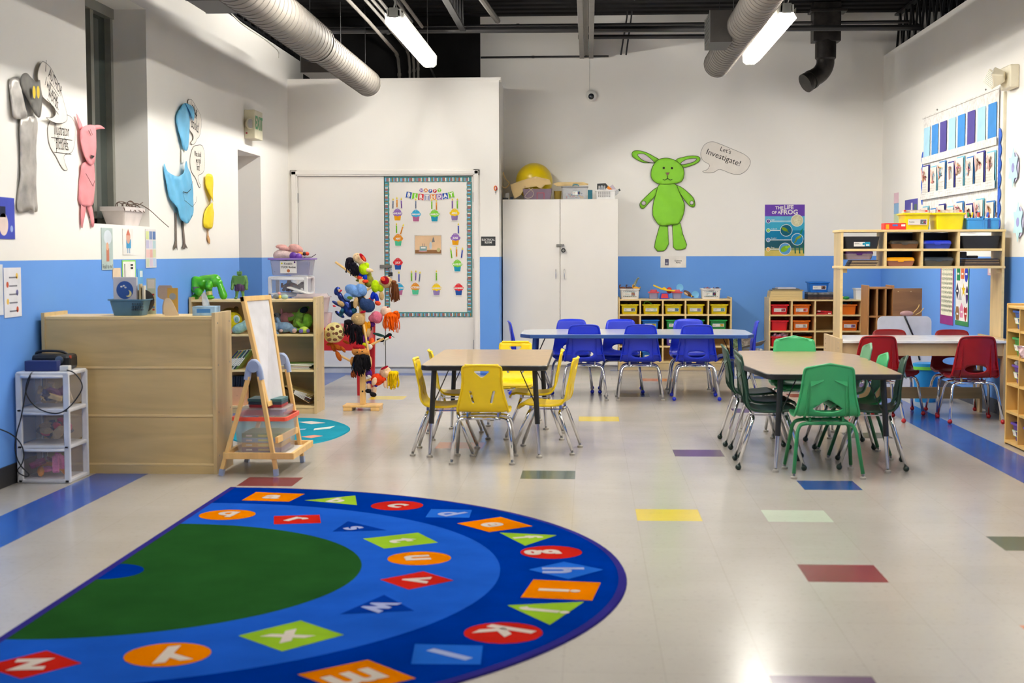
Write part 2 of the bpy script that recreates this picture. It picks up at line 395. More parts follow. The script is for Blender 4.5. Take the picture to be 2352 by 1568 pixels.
b = B(); b.box(-3.05, DY - .002, 0, -1.21, DY + .014, .07, mat('sweep', (205, 204, 198), .4)); b.box(-3.05, DY - .006, .052, -1.21, DY - .002, .06, STEEL); b.build('door_sweep', dr)
p = at(872, 608, DY - .01); q = at(893, 615, DY - .01)
b = B(); b.box(p.x, DY - .008, q.z, q.x + .03, DY + .012, p.z, STEEL); b.cyl((q.x + .02, DY - .02, (p.z + q.z) / 2), (q.x + .02, DY, (p.z + q.z) / 2), .012, STEEL); b.build('hasp', dr, bev=.002)
t = T('padlock', 'small black padlock hanging on the hasp between the white double doors', 'padlock', (q.x + .02, DY - .03, q.z - .045))
b = B(); b.box(-.022, -.01, -.04, .022, .012, 0, BLACKM); b.box(-.018, -.0115, -.025, .0, -.01, -.02, STEEL); b.build('body', t, bev=.004)
b = B(); b.tube([(-.013, 0, -.002), (-.013, 0, .03), (0, 0, .043), (.013, 0, .03), (.013, 0, -.002)], .0035, CHROME, smooth=2); b.build('shackle', t, smooth=True)
# door closer arm inside the niche
b = B(); b.box(0, -.05, -.03, .2, -.001, .03, STEEL); b.bar((.1, -.06, 0), (.3, -.1, -.12), .02, .012, STEEL)
tag(b.build('door_closer', loc=(LX - .62, ny1, 2.05), bev=.004), 'small metal door closer inside the grey doorway niche', 'door closer')
# ================================================================ OVERHEAD: lamps, ducts, pipes
TUBE = mat('lit_tube', (255, 250, 240), .4, emit=1)
b_ = TUBE.node_tree.nodes['Principled BSDF']; b_.inputs['Emission Color'].default_value = (*LAMPCOL, 1); b_.inputs['Emission Strength'].default_value = LAMP
ENAM = mat('white_enamel', (225, 224, 218), .35); GUARD = mat('guard_wire', (222, 220, 208), .3, .3)
def lamp(x, y0, y1, z, label):
    t = T('strip_light', label, 'ceiling light', (x, y0, z), 0, 'fluorescent strip lights under the roof')
    L_ = y1 - y0
    b = B(); b.box(-.05, 0, .045, .05, L_, .1, ENAM); b.box(-.06, 0, .04, .06, .012, .105, ENAM); b.box(-.06, L_ - .012, .04, .06, L_, .105, ENAM); b.build('housing', t, bev=.004)
    if x > 1: b = B(); b.add([(.05, 0, .05), (.05, L_, .05), (.083, L_, -.004), (.083, 0, -.004)], [(0, 1, 2, 3)], ENAM); b.build('added_skirt', t, solid=.002)  # skirt added on the right row to cut its light off the upper wall
    for s in (-1, 1):
        b = B(); b.cyl((s * .03, .03, .02), (s * .03, L_ - .03, .02), .014, TUBE, n=8); b.build('lamp_tube', t, smooth=True)
    b = B(); n = 60
    for i in range(n + 1):
        y = i * L_ / n; b.tube([(-.075, y, .075), (-.07, y, -.012), (-.042, y, -.035), (.042, y, -.035), (.07, y, -.012), (.075, y, .075)], .0012, GUARD, n=3)
    for x_, z_ in ((-.075, .075), (-.07, -.012), (-.042, -.035), (0, -.035), (.042, -.035), (.07, -.012), (.075, .075)): b.tube([(x_, 0, z_), (x_, L_, z_)], .0018, GUARD, n=4)
    b.build('wire_guard', t)
    b = B()
    for yy in (.15, L_ - .15): b.cyl((0, yy, .1), (0, yy, .69), .004, STEEL, n=5)
    b.build('hanger', t)
    b = B(); b.box(-.035, -.03, .03, .035, .01, .11, STEEL); b.tube([(0, -.02, .1), (.02, -.03, .16), (-.01, -.08, .2), (0, -.1, .26)], .007, STEEL, smooth=2); b.build('junction_box', t, smooth=True, angle=.6)
rows = ((11.55, 14.1, 'farthest'), (8.0, 10.3, 'second'), (4.2, 6.6, 'third'))
names = {'farthest': 'lit strip light in a wire guard %s', 'second': 'second strip light from the back, %s, above the frame', 'third': 'third strip light from the back, %s, above the frame', 'nearest': 'strip light nearest the viewer, %s, above the frame'}
for y0, y1, k in rows:
    for x, side in ((-1.575, 'above the white closet wall' if k == 'farthest' else 'left row'), (1.565, 'beside the right duct' if k == 'farthest' else 'right row')):
        lamp(x, y0, y1, 3.12, names[k] % side)
lamp(-.03, 8.0, 10.3, 3.12, 'strip light under the middle roof beam, above the frame')  # extra unseen fixture, added to brighten the floor and back of the room
GALV = mat('galvanised', (124, 118, 110), .65, .1, scale=4, var=.08); SEAM = mat('duct_seam', (96, 90, 84), .5, .3)
REG = mat('duct_register', (70, 66, 62), .5, .2)
def duct(name, label, x, z, segs, boxes, grp='spiral ventilation ducts'):
    t = T(name, label, 'duct', (x, 0, z), 0, grp)
    for (y0, y1, r) in segs:
        b = B(); n = int((y1 - y0) / .125)
        for i in range(n):
            a = y0 + (y1 - y0) * i / n; c = y0 + (y1 - y0) * (i + 1) / n
            b.lathe([(r, a), (r, c - .008)], GALV, 28, axis='y'); b.lathe([(r, c - .008), (r + .004, c - .006), (r + .004, c - .002), (r, c)], SEAM, 28, axis='y')
        b.lathe([(0.001, y1), (r, y1)], GALV, 28, axis='y'); b.lathe([(r, y0), (.001, y0)], GALV, 28, axis='y')
        b.build('duct_pipe', t, smooth=True, angle=.5)
    if len(segs) > 1:
        b = B(); y = segs[0][1]; b.lathe([(segs[0][2] + .006, y - .03), (segs[0][2] + .004, y + .02), (segs[1][2] + .005, y + .1)], GALV, 28, axis='y'); b.build('reducer', t, smooth=True)
    for (y0, y1, x0, x1, z0, z1) in boxes:
        b = B(); b.box(x0, y0, z0, x1, y1, z1, REG); o = b.build('register_box', t, bev=.004)
        b = B(); f = x0 - .006
        for i in range(7): zz = z0 + .03 + (z1 - z0 - .06) * i / 6; b.box(f, y0 + .02, zz, x0, y1 - .02, zz + .006, STEEL)
        b.box(f, y0, z0, x0, y0 + .02, z1, STEEL); b.box(f, y1 - .02, z0, x0, y1, z1, STEEL); b.build('grille', o)
    b = B()
    y = segs[0][0] + .5
    while y < segs[-1][1]: b.cyl((0, y, .1), (0, y, 3.82 - z), .003, BLACKM, n=4); y += 1.4
    b.build('hanger_wire', t)
duct('spiral_duct', 'long silver spiral duct that narrows toward the closet wall', -2.21, 2.955, ((1, 11.5, .155), (11.5, 14.25, .128)),
     ((9.0, 9.5, -.34, -.08, -.1, .2), (12.6, 13.05, -.34, -.08, -.1, .16)))
duct('spiral_duct', 'silver spiral duct ending above the bright strip light on the right', 1.262, 3.115, ((1, 14.25, .132),), ((11.9, 12.4, -.27, -.09, -.13, .13),))
# roof beam running away from the viewer
b = B()
b.box(-.105, FY, 3.37, .045, BY, 3.385, STEEL); b.box(-.105, FY, 3.47, .045, BY, 3.485, STEEL)
BEAM = mat('grey_beam', (122, 118, 112), .55, .1)
b = B(); b.box(-.105, FY, 3.37, -.055, BY, 3.38, BEAM); b.box(-.005, FY, 3.37, .045, BY, 3.38, BEAM); b.box(-.055, FY, 3.385, -.045, BY, 3.6, BEAM); b.box(-.02, FY, 3.385, -.01, BY, 3.6, BEAM); b.box(-.055, FY, 3.39, -.01, BY, 3.4, SEAM); b.box(-.105, FY, 3.6, .045, BY, 3.62, BEAM)
tag(b.build('roof_beam', bev=.003), 'grey double steel roof beam running toward the dome camera', 'beam')
PIPE = mat('black_pipe', (38, 37, 38), .45)
def pipe(name, label, pts, r, m=PIPE, cat='pipe', couplings=(), grp=None, smooth=0):
    b = B(); b.tube(pts, r, m, n=8, smooth=smooth)
    for a, c in zip(pts, pts[1:]):
        a, c = Vector(a), Vector(c)
        for f in couplings: b.cyl(a.lerp(c, f), a.lerp(c, f + .03 / max((c - a).length, .1)), r * 1.3, m, n=8)
    return tag(b.build(name, smooth=True, angle=.7), label, cat, grp)
yb = 14.4
a = at(700, 71, yb); c = at(2120, 63, yb); pipe('sprinkler_pipe', 'long black sprinkler pipe crossing the whole room under the roof', [(a.x - .5, yb, a.z), (c.x, yb, c.z)], .03, couplings=(.2, .5, .78))
a = at(700, 64, 15.0); c = at(2100, 50, 15.0); pipe('conduit', 'thin black conduit just above the long sprinkler pipe', [(a.x - .5, 15, a.z), (c.x, 15, c.z), (c.x + .14, 15, c.z - .12)], .018, couplings=(.4,))
a = at(1328, 85, 15.3); c = at(1605, 84, 15.3); pipe('steel_strut', 'short black strut behind the roof beam and the right duct', [a, (c.x + .3, 15.3, c.z)], .024)
a = at(1104, 132, 15.6); c = at(1398, 129, 15.6); pipe('conduit', 'thin black conduit low on the white wall behind the beam', [a, c], .011, couplings=(.4,))
for k, (x0, x1) in enumerate(((1430, 1440), (1442, 1450))):
    a = at(x0 - 4, 126, 15.6); c = at(x1, 40, 15.45); pipe('conduit_drop', 'black conduit stub coming down the white wall, %s of two' % ('left' if k == 0 else 'right'), [a, c, c + Vector((.02, -.3, .35))], .009, grp='two conduit stubs right of the beam')
for k, (x, xe, dz) in enumerate(((-2.06, 0, 0), (-1.93, .0, .02), (-1.87, 0, .02), (-1.81, 0, .02))):
    z = 3.42 + dz; yk = 15.5 - .12 * k
    pipe('conduit', 'light grey conduit bending down behind the closet wall' if k == 0 else 'grey conduit of the overhead bundle, %s of three' % ('leftmost', 'middle', 'rightmost')[k - 1],
         [(x, 8, z), (x, yk - .3, z), (x, yk, z - .1), (x, yk, 3.0)], .017 if k == 0 else .014, GALV if k == 0 else BEAM, grp='conduits above the closet', smooth=1, couplings=(.35,))
for k, (x, z, r) in enumerate(((-1.68, 3.45, .012), (-1.62, 3.45, .016))):
    pipe('conduit', 'thin grey conduit left of the farthest left light' if k == 0 else 'pale conduit beside the farthest left light', [(x, 9, z), (x, 13.6 + k * .3, z)], r, BEAM if k == 0 else GALV, grp='conduits beside the light')
pipe('conduit', 'dark pipe running diagonally above the right end of the closet wall', [(-1.05, 11.5, 3.55), (-.95, 14.9, 3.66)], .03, BEAM)
pipe('diagonal_brace', 'dark diagonal brace behind the farthest left light', [(-1.72, 12.5, 3.6), (-1.6, 15.55, 3.0)], .01, PIPE)
# open web joists
def joist(x, y0, y1, label, z0=3.43, z1=3.8, n=None):
    b = B(); b.box(x - .03, y0, z0 - .02, x + .03, y1, z0, BLACKM); b.box(x - .03, y0, z1 - .02, x + .03, y1, z1, BLACKM)
    n = n or int((y1 - y0) / .28); d = (y1 - y0) / n
    for i in range(n):
        ya = y0 + i * d; b.bar((x, ya, z0), (x, ya + d / 2, z1 - .02), .022, .022, BLACKM); b.bar((x, ya + d / 2, z1 - .02), (x, ya + d, z0), .022, .022, BLACKM)
    tag(b.build('roof_joist'), label, 'joist', 'open web roof joists')
joist(RX + .12, 8, 15.6, 'black open web joist above the right wall'); joist(LX - .1, 8, 15.6, 'black open web joist above the left wall')
joist(-1.25, 8, 14.2, 'black open web joist beside the left strip light', 3.47)
# vent pipe with elbow
VENT = mat('vent_black', (44, 40, 38), .4, .3, scale=14, var=.3)
p0 = at(1897, 45, 15.0)
t = T('vent_pipe', 'black exhaust vent pipe with an elbow under the roof at right', 'vent pipe', (p0.x, 15.0, 0))
z1 = at(1897, 97, 15.0).z; z2 = at(1897, 138, 15.0).z
b = B(); b.box(-.14, -.1, z1, .14, .1, 3.82, VENT); b.box(-.17, -.12, 3.72, .2, .12, 3.75, VENT); b.build('riser', t, bev=.005)
b = B(); b.lathe([(.1, z1 + .02), (.108, z1), (.108, z2 + .02), (.09, z2)], VENT, 24); b.build('collar', t, smooth=True, angle=.6)
b = B(); b.tube([(0, 0, z2 + .03), (0, 0, z2 - .06), (-.05, 0, z2 - .14), (-.13, -.03, z2 - .19), (-.19, -.06, z2 - .23)], .092, VENT, 20, smooth=2)
e = B(); b.build('elbow', t, smooth=True)
e.cyl((-.135, -.03, z2 - .195), (-.16, -.045, z2 - .21), .1, VENT, n=20); e.cyl((-.19, -.06, z2 - .23), (-.215, -.07, z2 - .245), .102, VENT, n=20); e.build('elbow_ring', t, smooth=True, angle=.6)
# dome camera and its wire
p = at(1358, 220, BY)
t = T('dome_camera', 'small white dome camera high on the back wall', 'security camera', (p.x, BY, p.z))
b = B(); b.cyl((0, -.035, 0), (0, 0, 0), .062, ENAM, n=24); b.ball((0, -.035, 0), (.058, .03, .058), ENAM, 20, 10); b.build('base', t, smooth=True, angle=.7)
b = B(); b.ball((0, -.055, -.012), (.034, .024, .034), mat('camera_glass', (30, 34, 40), .08), 16, 8); b.build('lens_dome', t, smooth=True)
z = at(1353, 137, BY).z; b = B(); b.tube([(-.02, -.004, .06), (-.018, -.004, z - p.z + .05)], .003, ENAM, n=5); b.build('cable', t)
# loose white cable on the top edge of the left wall
b = B(); pts = []
for px, py in ((505, 0), (530, 30), (560, 58), (590, 78), (612, 92), (632, 108), (643, 120), (640, 132)): q = atx(px, py, LX + .012); pts.append(q)
b.tube(pts, .005, ENAM, n=5, smooth=2); tag(b.build('loose_cable', smooth=True), 'thin white cable drooping along the top of the left wall', 'cable')
# exit sign with lamps on the left wall
EX = mat('exit_beige', (206, 200, 172), .5); EXG = mat('exit_green', (40, 150, 80), .4)
t = T('exit_sign', 'beige EXIT sign with two emergency lamp heads above the niche', 'exit sign', (LX, 13.1, 2.44), PI / 2)
b = B(); b.box(-.155, -.1, -.13, .155, 0, .13, EX); b.build('housing', t, bev=.006)
# the lettered face looks to the viewer across the room
b = B(); b.text('EXIT', 0, .01, .165, EXG, y=-.102, bold=.03, sx=.85); b.build('lettering', t)
b = B(); b.box(-.157, -.03, -.09, -.155, -.015, -.075, C(150, 30, 30)); b.build('test_button', t)
for s in (-1, 1):
    b = B(); b.T = Matrix.Translation((s * .17, -.055, -.0)) @ Matrix.Rotation(s * .5, 4, 'Z'); b.lathe([(.001, .035), (.03, .03), (.052, .0), (.05, -.012), (.001, -.012)], EX, 18, axis='y'); b.lathe([(.001, -.014), (.042, -.014)], CHROME, 18, axis='y'); b.build('lamp_head', t, smooth=True, angle=.6)
# emergency light on the right wall
p = atx(2330, 178, RX)
t = T('emergency_light', 'cream emergency light with twin heads high on the right wall', 'emergency light', (RX, p.y, p.z), -PI / 2)
CRM = mat('cream_plastic', (222, 214, 190), .45)
b = B(); b.box(-.12, -.07, -.085, .13, 0, .085, CRM); b.build('housing', t, bev=.01)
for k, (x, rz_) in enumerate(((-.1, .5), (.04, -.5))):
    b = B(); b.T = Matrix.Translation((x, -.12, 0)) @ Matrix.Rotation(rz_, 4, 'Z') @ Matrix.Rotation(.6, 4, 'Y')
    b.add([(-.06, -.04, -.06), (.06, -.04, -.06), (.06, -.04, .06), (-.06, -.04, .06), (-.03, .04, -.03), (.03, .04, -.03), (.03, .04, .03), (-.03, .04, .03)], [(0, 1, 2, 3), (7, 6, 5, 4), (1, 0, 4, 5), (2, 1, 5, 6), (3, 2, 6, 7), (0, 3, 7, 4)], CRM)
    h = b.build('lamp_head', t, bev=.008)
    g = B(); g.T = b.T
    for i in range(9): g.box(-.05, -.045, -.05 + i * .012, .05, -.04, -.045 + i * .012, ENAM)
    g.build('lens', h)
b = B(); q = atx(2297, 205, RX); b.box(-.012, -.02, -1.1, .012, 0, 0, CRM)
tag(b.build('wall_raceway', loc=(RX, p.y + .2, p.z - .08), rz=-PI / 2, bev=.003), 'cream cable raceway running down below the emergency light', 'raceway')
# ================================================================ CHAIRS AND TABLES
GLIDE = mat('glide_grey', (168, 162, 152), .5)
def chair(kind, label, colr, ball=None, sh=.33, bh=.325, ch=None, framem=CHROME, group=None):
    m = C(*colr, rough=.38, tag=kind, scale=12, var=.02); t = T(kind + '_chair', label, 'chair', group=group)
    # outline in x (width) and s (arc length along the profile; s=0 front lip, s=.30 rear bend, up the back to .30+bh)
    top = .27 + bh
    prof = [(.165, -.028), (.155, -.008), (.13, 0), (.0, -.012), (-.09, -.006), (-.125, .012), (-.146, .045), (-.158, .09), (-.195, bh * .985)]
    prof = spline(prof, 6, closed=False)
    ds = [0];
    for a, c in zip(prof, prof[1:]): ds.append(ds[-1] + math.hypot(c[0] - a[0], c[1] - a[1]))
    tot = ds[-1]
    def pt(x, s):
        s = max(0, min(tot, s)); i = 0
        while i < len(ds) - 2 and ds[i + 1] < s: i += 1
        f = (s - ds[i]) / max(ds[i + 1] - ds[i], 1e-6); y = prof[i][0] + (prof[i + 1][0] - prof[i][0]) * f; z = prof[i][1] + (prof[i + 1][1] - prof[i][1]) * f
        k = max(0, min(1, (s - .3) / .12)); y += k * 1.1 * x * x      # the back wraps gently forward
        z += (1 - k) * .25 * x * x if s > .05 else 0
        return (x, y, z + sh)
    sb = .31                                            # where the back starts
    if kind == 'blue' or kind == 'red':
        half = [(.0, 0), (.10, .0), (.15, .02), (.165, .06), (.17, .16), (.165, .25), (.172, sb - .01), (.166, sb + .03), (.152, sb + .12), (.137, sb + .22), (.125, tot - .03), (.108, tot - .009), (.07, tot - .002), (0, tot)]
        holes = [ell(0, sb + .055, .078, .031, 28)]
    elif kind == 'yellow':
        half = [(.0, 0), (.10, .0), (.14, .02), (.155, .06), (.158, .16), (.15, .24), (.152, sb), (.14, sb + .06), (.125, sb + .12), (.117, sb + .18), (.117, tot - .03), (.106, tot - .01), (.06, tot - .002), (0, tot)]
        holes = [[(-.04, tot - .035), (.04, tot - .035), (.045, tot - .042), (.008, tot - .074), (-.008, tot - .074), (-.045, tot - .042)]] + [rrect(s_ * .062 - .008 , sb + .045, s_ * .062 + .008, sb + .125, .0075) for s_ in (-1, 1)]
        holes[1] = [(x - (z - sb - .085) * .22, z) for x, z in holes[1]]; holes[2] = [(x + (z - sb - .085) * .22, z) for x, z in holes[2]]
    else:
        half = [(.0, 0), (.10, .0), (.155, .02), (.172, .06), (.176, .16), (.17, .24), (.178, sb - .01), (.166, sb + .05), (.15, sb + .13), (.137, tot - .05), (.13, tot - .03), (.12, tot - .024), (0, tot)]
        holes = [[(-.085, sb + .035), (-.06, sb + .055), (-.02, sb + .082), (0, sb + .092), (.02, sb + .082), (.06, sb + .055), (.085, sb + .035), (.06, sb + .02), (.03, sb + .012), (0, sb + .01), (-.03, sb + .012), (-.06, sb + .02)]]
    hs = spline(half, 4, closed=False) if kind != 'green' else [half[0]] + spline(half[1:-1], 3, closed=False) + [half[-1]]
    out = hs + [(-x, z) for x, z in reversed(hs[1:-1])]
    vs, fs = sheet(out, holes, .02)
    b = B(); b.add([pt(v[0], v[1]) for v in vs], fs, m)
    shell = b.build('seat_shell', t, smooth=True, solid=.007)
    # stiffening ribs and hooks on the back of the shell
    def rib(x0, x1, s0, s1, dep, n=8):
        P = []; b = B()
        for i in range(n + 1):
            f = i / n; p = pt(x0 + (x1 - x0) * f, s0 + (s1 - s0) * f); d = dep * (1 - f * .8); P.append((p, (p[0], p[1] - d, p[2] - (.0 if i else .01))))
        for (a, c), (d, e) in zip(P, P[1:]):
            b.add([a, c, e, d], [(0, 1, 2, 3)], m)
        b.build('shell_rib', t, solid=.003)
    if kind in ('blue', 'red'):
        for s_ in (-1, 1): rib(s_ * .112, s_ * .098, sb - .02, tot - .06, .028); rib(s_ * .168, s_ * .13, sb + .0, tot - .06, .03)
        for s_ in (-1, 1): p = pt(s_ * .14, sb + .05); b = B(); b.box(s_ * .112, p[1] - .026, p[2] - .002, s_ * .158, p[1], p[2] + .001, m); b.build('shell_gusset', t)
    elif kind == 'green':
        for s_ in (-1, 1): rib(s_ * .125, s_ * .105, sb - .03, tot - .07, .022); rib(s_ * .105, s_ * .092, sb - .02, tot - .09, .014)
        for s_ in (-1, 1):
            p = pt(s_ * .1, tot - .1); q = pt(s_ * .03, tot - .085); b = B(); b.add([p, q, (q[0], q[1] - .004, q[2] - .012), (p[0], p[1] - .02, p[2] - .028)], [(0, 1, 2, 3)], m); b.build('shell_rib', t, solid=.003)
    b = B()
    if kind == 'yellow':
        b.tube([pt(x, tot - .002) for x in (-.1, -.06, 0, .06, .1)], .0085, m, n=8, smooth=1)
    else:
        pass
    b.tube([(lambda p: (p[0], p[1] - (.004 if q[1] > sb else 0), p[2] - (.005 if q[1] <= sb else 0)))(pt(*q)) for q in out[1:]], .0065, m, n=6)
    b.build('shell_rim', t, smooth=True)
    zc = sh - .045; fx, fy = .19, .185
    if kind == 'yellow': fx = .18
    for sy in (-1, 1):
        for sx in (-1, 1):
            yt = sy * .095 - .005
            pts = [(0, yt, zc), (sx * .105, yt, zc), (sx * .145, yt + sy * .004, zc - .012), (sx * .163, yt + sy * .018, zc - .05), (sx * fx, sy * fy, .028)]
            r = .0105 if framem is CHROME else [.0115, .0095]
            q = Vector(pts[0]); path = [pts[0], pts[1]] + spline(pts[1:4], 5, closed=False) + [pts[4]]
            bb = B(); bb.tube(path, .0108, framem, n=10); lg = bb.build('leg', t, smooth=True)
            g = B()
            if ball: g.ball((sx * (fx + .001), sy * (fy + .002), .0165), .0175, C(*ball, rough=.35), 14, 10); g.build('ball_foot', lg, smooth=True)
            else: g.cyl((sx * fx, sy * (fy + .002), .012), (sx * fx, sy * fy, .034), .008, STEEL, n=8); g.lathe([(.001, 0), (.017, 0), (.0185, .004), (.0175, .011), (.009, .015), (.001, .015)], GLIDE, 14, c=(sx * fx, sy * (fy + .002), 0)); g.build('glide', lg, smooth=True, angle=.7)
    for sx in (-1, 1):
        b = B(); b.box(sx * .092 - .007, -.1, zc + .006, sx * .092 + .007, .1, zc + .012, framem)
        for y in (-.1, .09): b.box(sx * .092 - .006, y - .008, zc + .01, sx * .092 + .006, y + .008, zc + .036, framem)
        b.build('seat_support', t)
    return t
BL, YE, RE, GL, GD, GM = (16, 46, 196), (240, 204, 10), (150, 10, 20), (52, 158, 98), (26, 62, 46), (96, 146, 112)
blue = chair('blue', 'x', BL, None, .335, .315, group='blue stacking chairs'); blueb = chair('blue', 'x', BL, (16, 40, 190), .335, .315, group='blue stacking chairs')
yel = chair('yellow', 'x', YE, None, .312, .285, group='yellow stacking chairs')
red = chair('red', 'x', RE, (176, 18, 24), .34, .305, group='red stacking chairs')
gr_l = chair('green', 'x', GL, None, .345, .3, framem=C(34, 128, 74, rough=.35, tag='paint'), group='green stacking chairs')
gr_b = chair('green', 'x', GL, None, .36, .315, framem=CHROME, group='green stacking chairs')
gr_d = chair('green', 'x', GD, (20, 40, 32), .345, .31, group='green stacking chairs'); gr_g = chair('green', 'x', GL, None, .34, .3, framem=C(24, 92, 56, rough=.35, tag='paint2'), group='green stacking chairs')
gr_m = chair('green', 'x', GM, (20, 40, 32), .36, .31, group='green stacking chairs')
used = set()
def place(src, x, y, rz, label):
    if src.name in used: return dup(src, (x, y, 0), rz, label)
    used.add(src.name); src.location = (x, y, 0); src.rotation_euler = (0, 0, rz); src['label'] = label; return src
H = PI / 2
for src, x, y, rz, lb in (
    (yel, -.635, 8.56, 0, 'yellow chair at the near end of the table, its back to the viewer'),
    (yel, -.55, 10.43, PI, 'yellow chair at the far end of the oak table, facing the viewer'),
    (yel, -.905, 8.9, -H, 'near yellow chair on the left side of the oak table'),
    (yel, -.9, 9.67, -H + .2, 'far yellow chair on the left side of the oak table'),
    (yel, -.265, 9.0, H - .13, 'near yellow chair on the right side of the oak table'),
    (yel, -.37, 9.69, H, 'far yellow chair on the right side of the oak table'),
    (blue, -.04, 12.28, 0, 'left blue chair of the three with their backs to the viewer'),
    (blue, .44, 12.28, 0, 'middle blue chair of the three with their backs to the viewer'),
    (blueb, .915, 12.28, 0, 'blue chair with blue ball feet, rightmost of the three with their backs to the viewer'),
    (blueb, -.16, 12.9, PI, 'left blue chair behind the blue table, facing the viewer'),
    (blueb, .29, 12.88, PI, 'middle blue chair behind the blue table, facing the viewer'),
    (blue, .91, 12.92, PI, 'right blue chair behind the blue table, facing the viewer'),
    (blueb, -.53, 12.77, -H + .1, 'blue chair at the left end of the blue table, turned sideways'),
    (blueb, 1.31, 12.76, H - .05, 'blue chair at the right end of the blue table, seen from the side'),
    (gr_l, 1.327, 8.1, .0, 'bright green chair with green legs, its back to the viewer'),
    (gr_b, 1.43, 9.82, PI, 'bright green chair at the far end of the green table, facing the viewer'),
    (gr_d, 1.07, 9.41, -H, 'green chair on the left side of the table, farthest of the three'),
    (gr_d, 1.1, 8.9, -H + .05, 'dark green chair on the left side of the table, middle of the three'),
    (gr_d, 1.06, 8.41, -H - .05, 'dark green chair on the left side of the table, nearest of the three'),
    (gr_m, 1.625, 9.3, H, 'grey green chair on the right side of the table, farthest of the three'),
    (gr_g, 1.635, 8.84, H, 'bright green chair with dark green legs, middle on the right side'),
    (gr_d, 1.66, 8.42, H - .15, 'dark green chair on the right side of the table, nearest of the three'),
    (red, 2.125, 10.75, 0, 'red chair on the left, its back to the viewer at the white desk'),
    (red, 2.83, 10.7, 0, 'red chair on the right, its back to the viewer at the white desk'),
    (red, 2.38, 11.24, PI, 'left red chair behind the white desk, facing the viewer'),
    (red, 2.86, 11.2, PI, 'right red chair behind the white desk, facing the viewer')):
    place(src, x, y, rz, lb)

OAK = mat('oak_laminate', (160, 132, 90), .3, kind='woodz', scale=4, var=.06, coat=.2)
def table(name, label, w, d, h, topm, edge, legm, inset, rr, loc, rz, lowm=CHROME, outline=None, thick=.032, split=.22):
    t = T(name, label, 'table', loc, rz); o = outline or rrect(-w / 2, -d / 2, w / 2, d / 2, rr, 5)
    b = B(); b.add([(x, y, h) for x, y in o] + [(x, y, h - .001) for x, y in o], [tuple(range(len(o)))], topm)
    n = len(o); sc = [(x * (1 + .004 / abs(w / 2)), y * (1 + .004 / abs(d / 2))) for x, y in o]
    b.add([(x, y, h) for x, y in o] + [(x, y, h - .004) for x, y in sc] + [(x, y, h - thick + .004) for x, y in sc] + [(x, y, h - thick) for x, y in o], [(i + k * n, i + (k + 1) * n, (i + 1) % n + (k + 1) * n, (i + 1) % n + k * n) for k in range(3) for i in range(n)] + [tuple(range(4 * n - 1, 3 * n - 1, -1))], edge)
    b.build('tabletop', t)
    for sx in (-1, 1):
        for sy in (-1, 1):
            x, y = sx * (w / 2 - inset[0]), sy * (d / 2 - inset[1]); ox, oy = sx * .028, sy * .028
            P = lambda f: (x + ox * f, y + oy * f, (h - thick) * (1 - f))
            b = B(); b.cyl(P(0), P(1 - split / h), .0165, legm, n=14); lg = b.build('leg', t, smooth=True, angle=.7)
            g = B(); g.cyl(P(1 - split / h), P(.955), .0135, lowm, r1=.0095, n=12); g.build('leg_tube', lg, smooth=True, angle=.7)
            g = B(); q = P(1); g.cyl(P(.955), P(.975), .007, STEEL, n=8); g.lathe([(.001, 0), (.019, 0), (.02, .004), (.018, .012), (.009, .017), (.001, .017)], GLIDE, 14, c=(q[0], q[1], 0)); g.build('glide', lg, smooth=True, angle=.7)
            g = B(); g.tube([(x - sx * .09, y, h - thick), P(.42), P(.47)], .0035, BLACKM, n=5); g.build('brace', lg)
    return t
table('oak_table', 'oak topped rectangular table with black edge, ringed by yellow chairs', .77, 1.47, .57, OAK, BLACKM, BLACKM, (.075, .06), .05, (-.642, 9.37, 0), 0)
gw, gd = .85, 1.95
go = [(.24 - gw / 2 - .14, -gd / 2), (gw / 2 - .06, -gd / 2), (gw / 2 + .0, -gd / 2 + .03), (gw / 2 + .0, gd / 2 - .3), (gw / 2 - .12, gd / 2), (-gw / 2 + .13, gd / 2), (-gw / 2, gd / 2 - .2), (-gw / 2, -gd / 2 + .5), (-gw / 2 + .03, -gd / 2 + .22)]
go = [(-.41, -.975), (.36, -.975), (.378, -.955), (.44, .56), (.3, .975), (-.32, .975), (-.395, .93), (-.46, .3), (-.46, -.6)]
go = spline([(-.355, -.965), (-.33, -.975), (.345, -.975), (.37, -.968), (.385, -.94), (.42, .5), (.41, .62), (.27, .95), (.24, .975), (-.30, .975), (-.335, .95), (-.46, .0), (-.46, -.1), (-.375, -.94)], 1)
table('oak_table', 'oak topped table with clipped corners, ringed by green chairs', .8, 1.9, .567, OAK, BLACKM, BLACKM, (.11, .05), .05, (1.385, 9.08, 0), 0, outline=go)
GREYT = mat('grey_laminate', (196, 198, 204), .22, scale=30, var=.02, coat=.2); BLE = mat('blue_edge', (40, 76, 140), .4); BLP = mat('blue_leg', (20, 66, 150), .4)
table('blue_table', 'long grey topped table with blue edge and legs, ringed by blue chairs', 1.98, .92, .565, GREYT, BLE, BLP, (.12, .1), .05, (.405, 12.5, 0), 0, lowm=BLP, split=.15,
      outline=[(-.99, -.32), (-.9, -.46), (.93, -.46), (.99, -.34), (.99, .3), (.88, .46), (-.88, .46), (-.99, .3)])
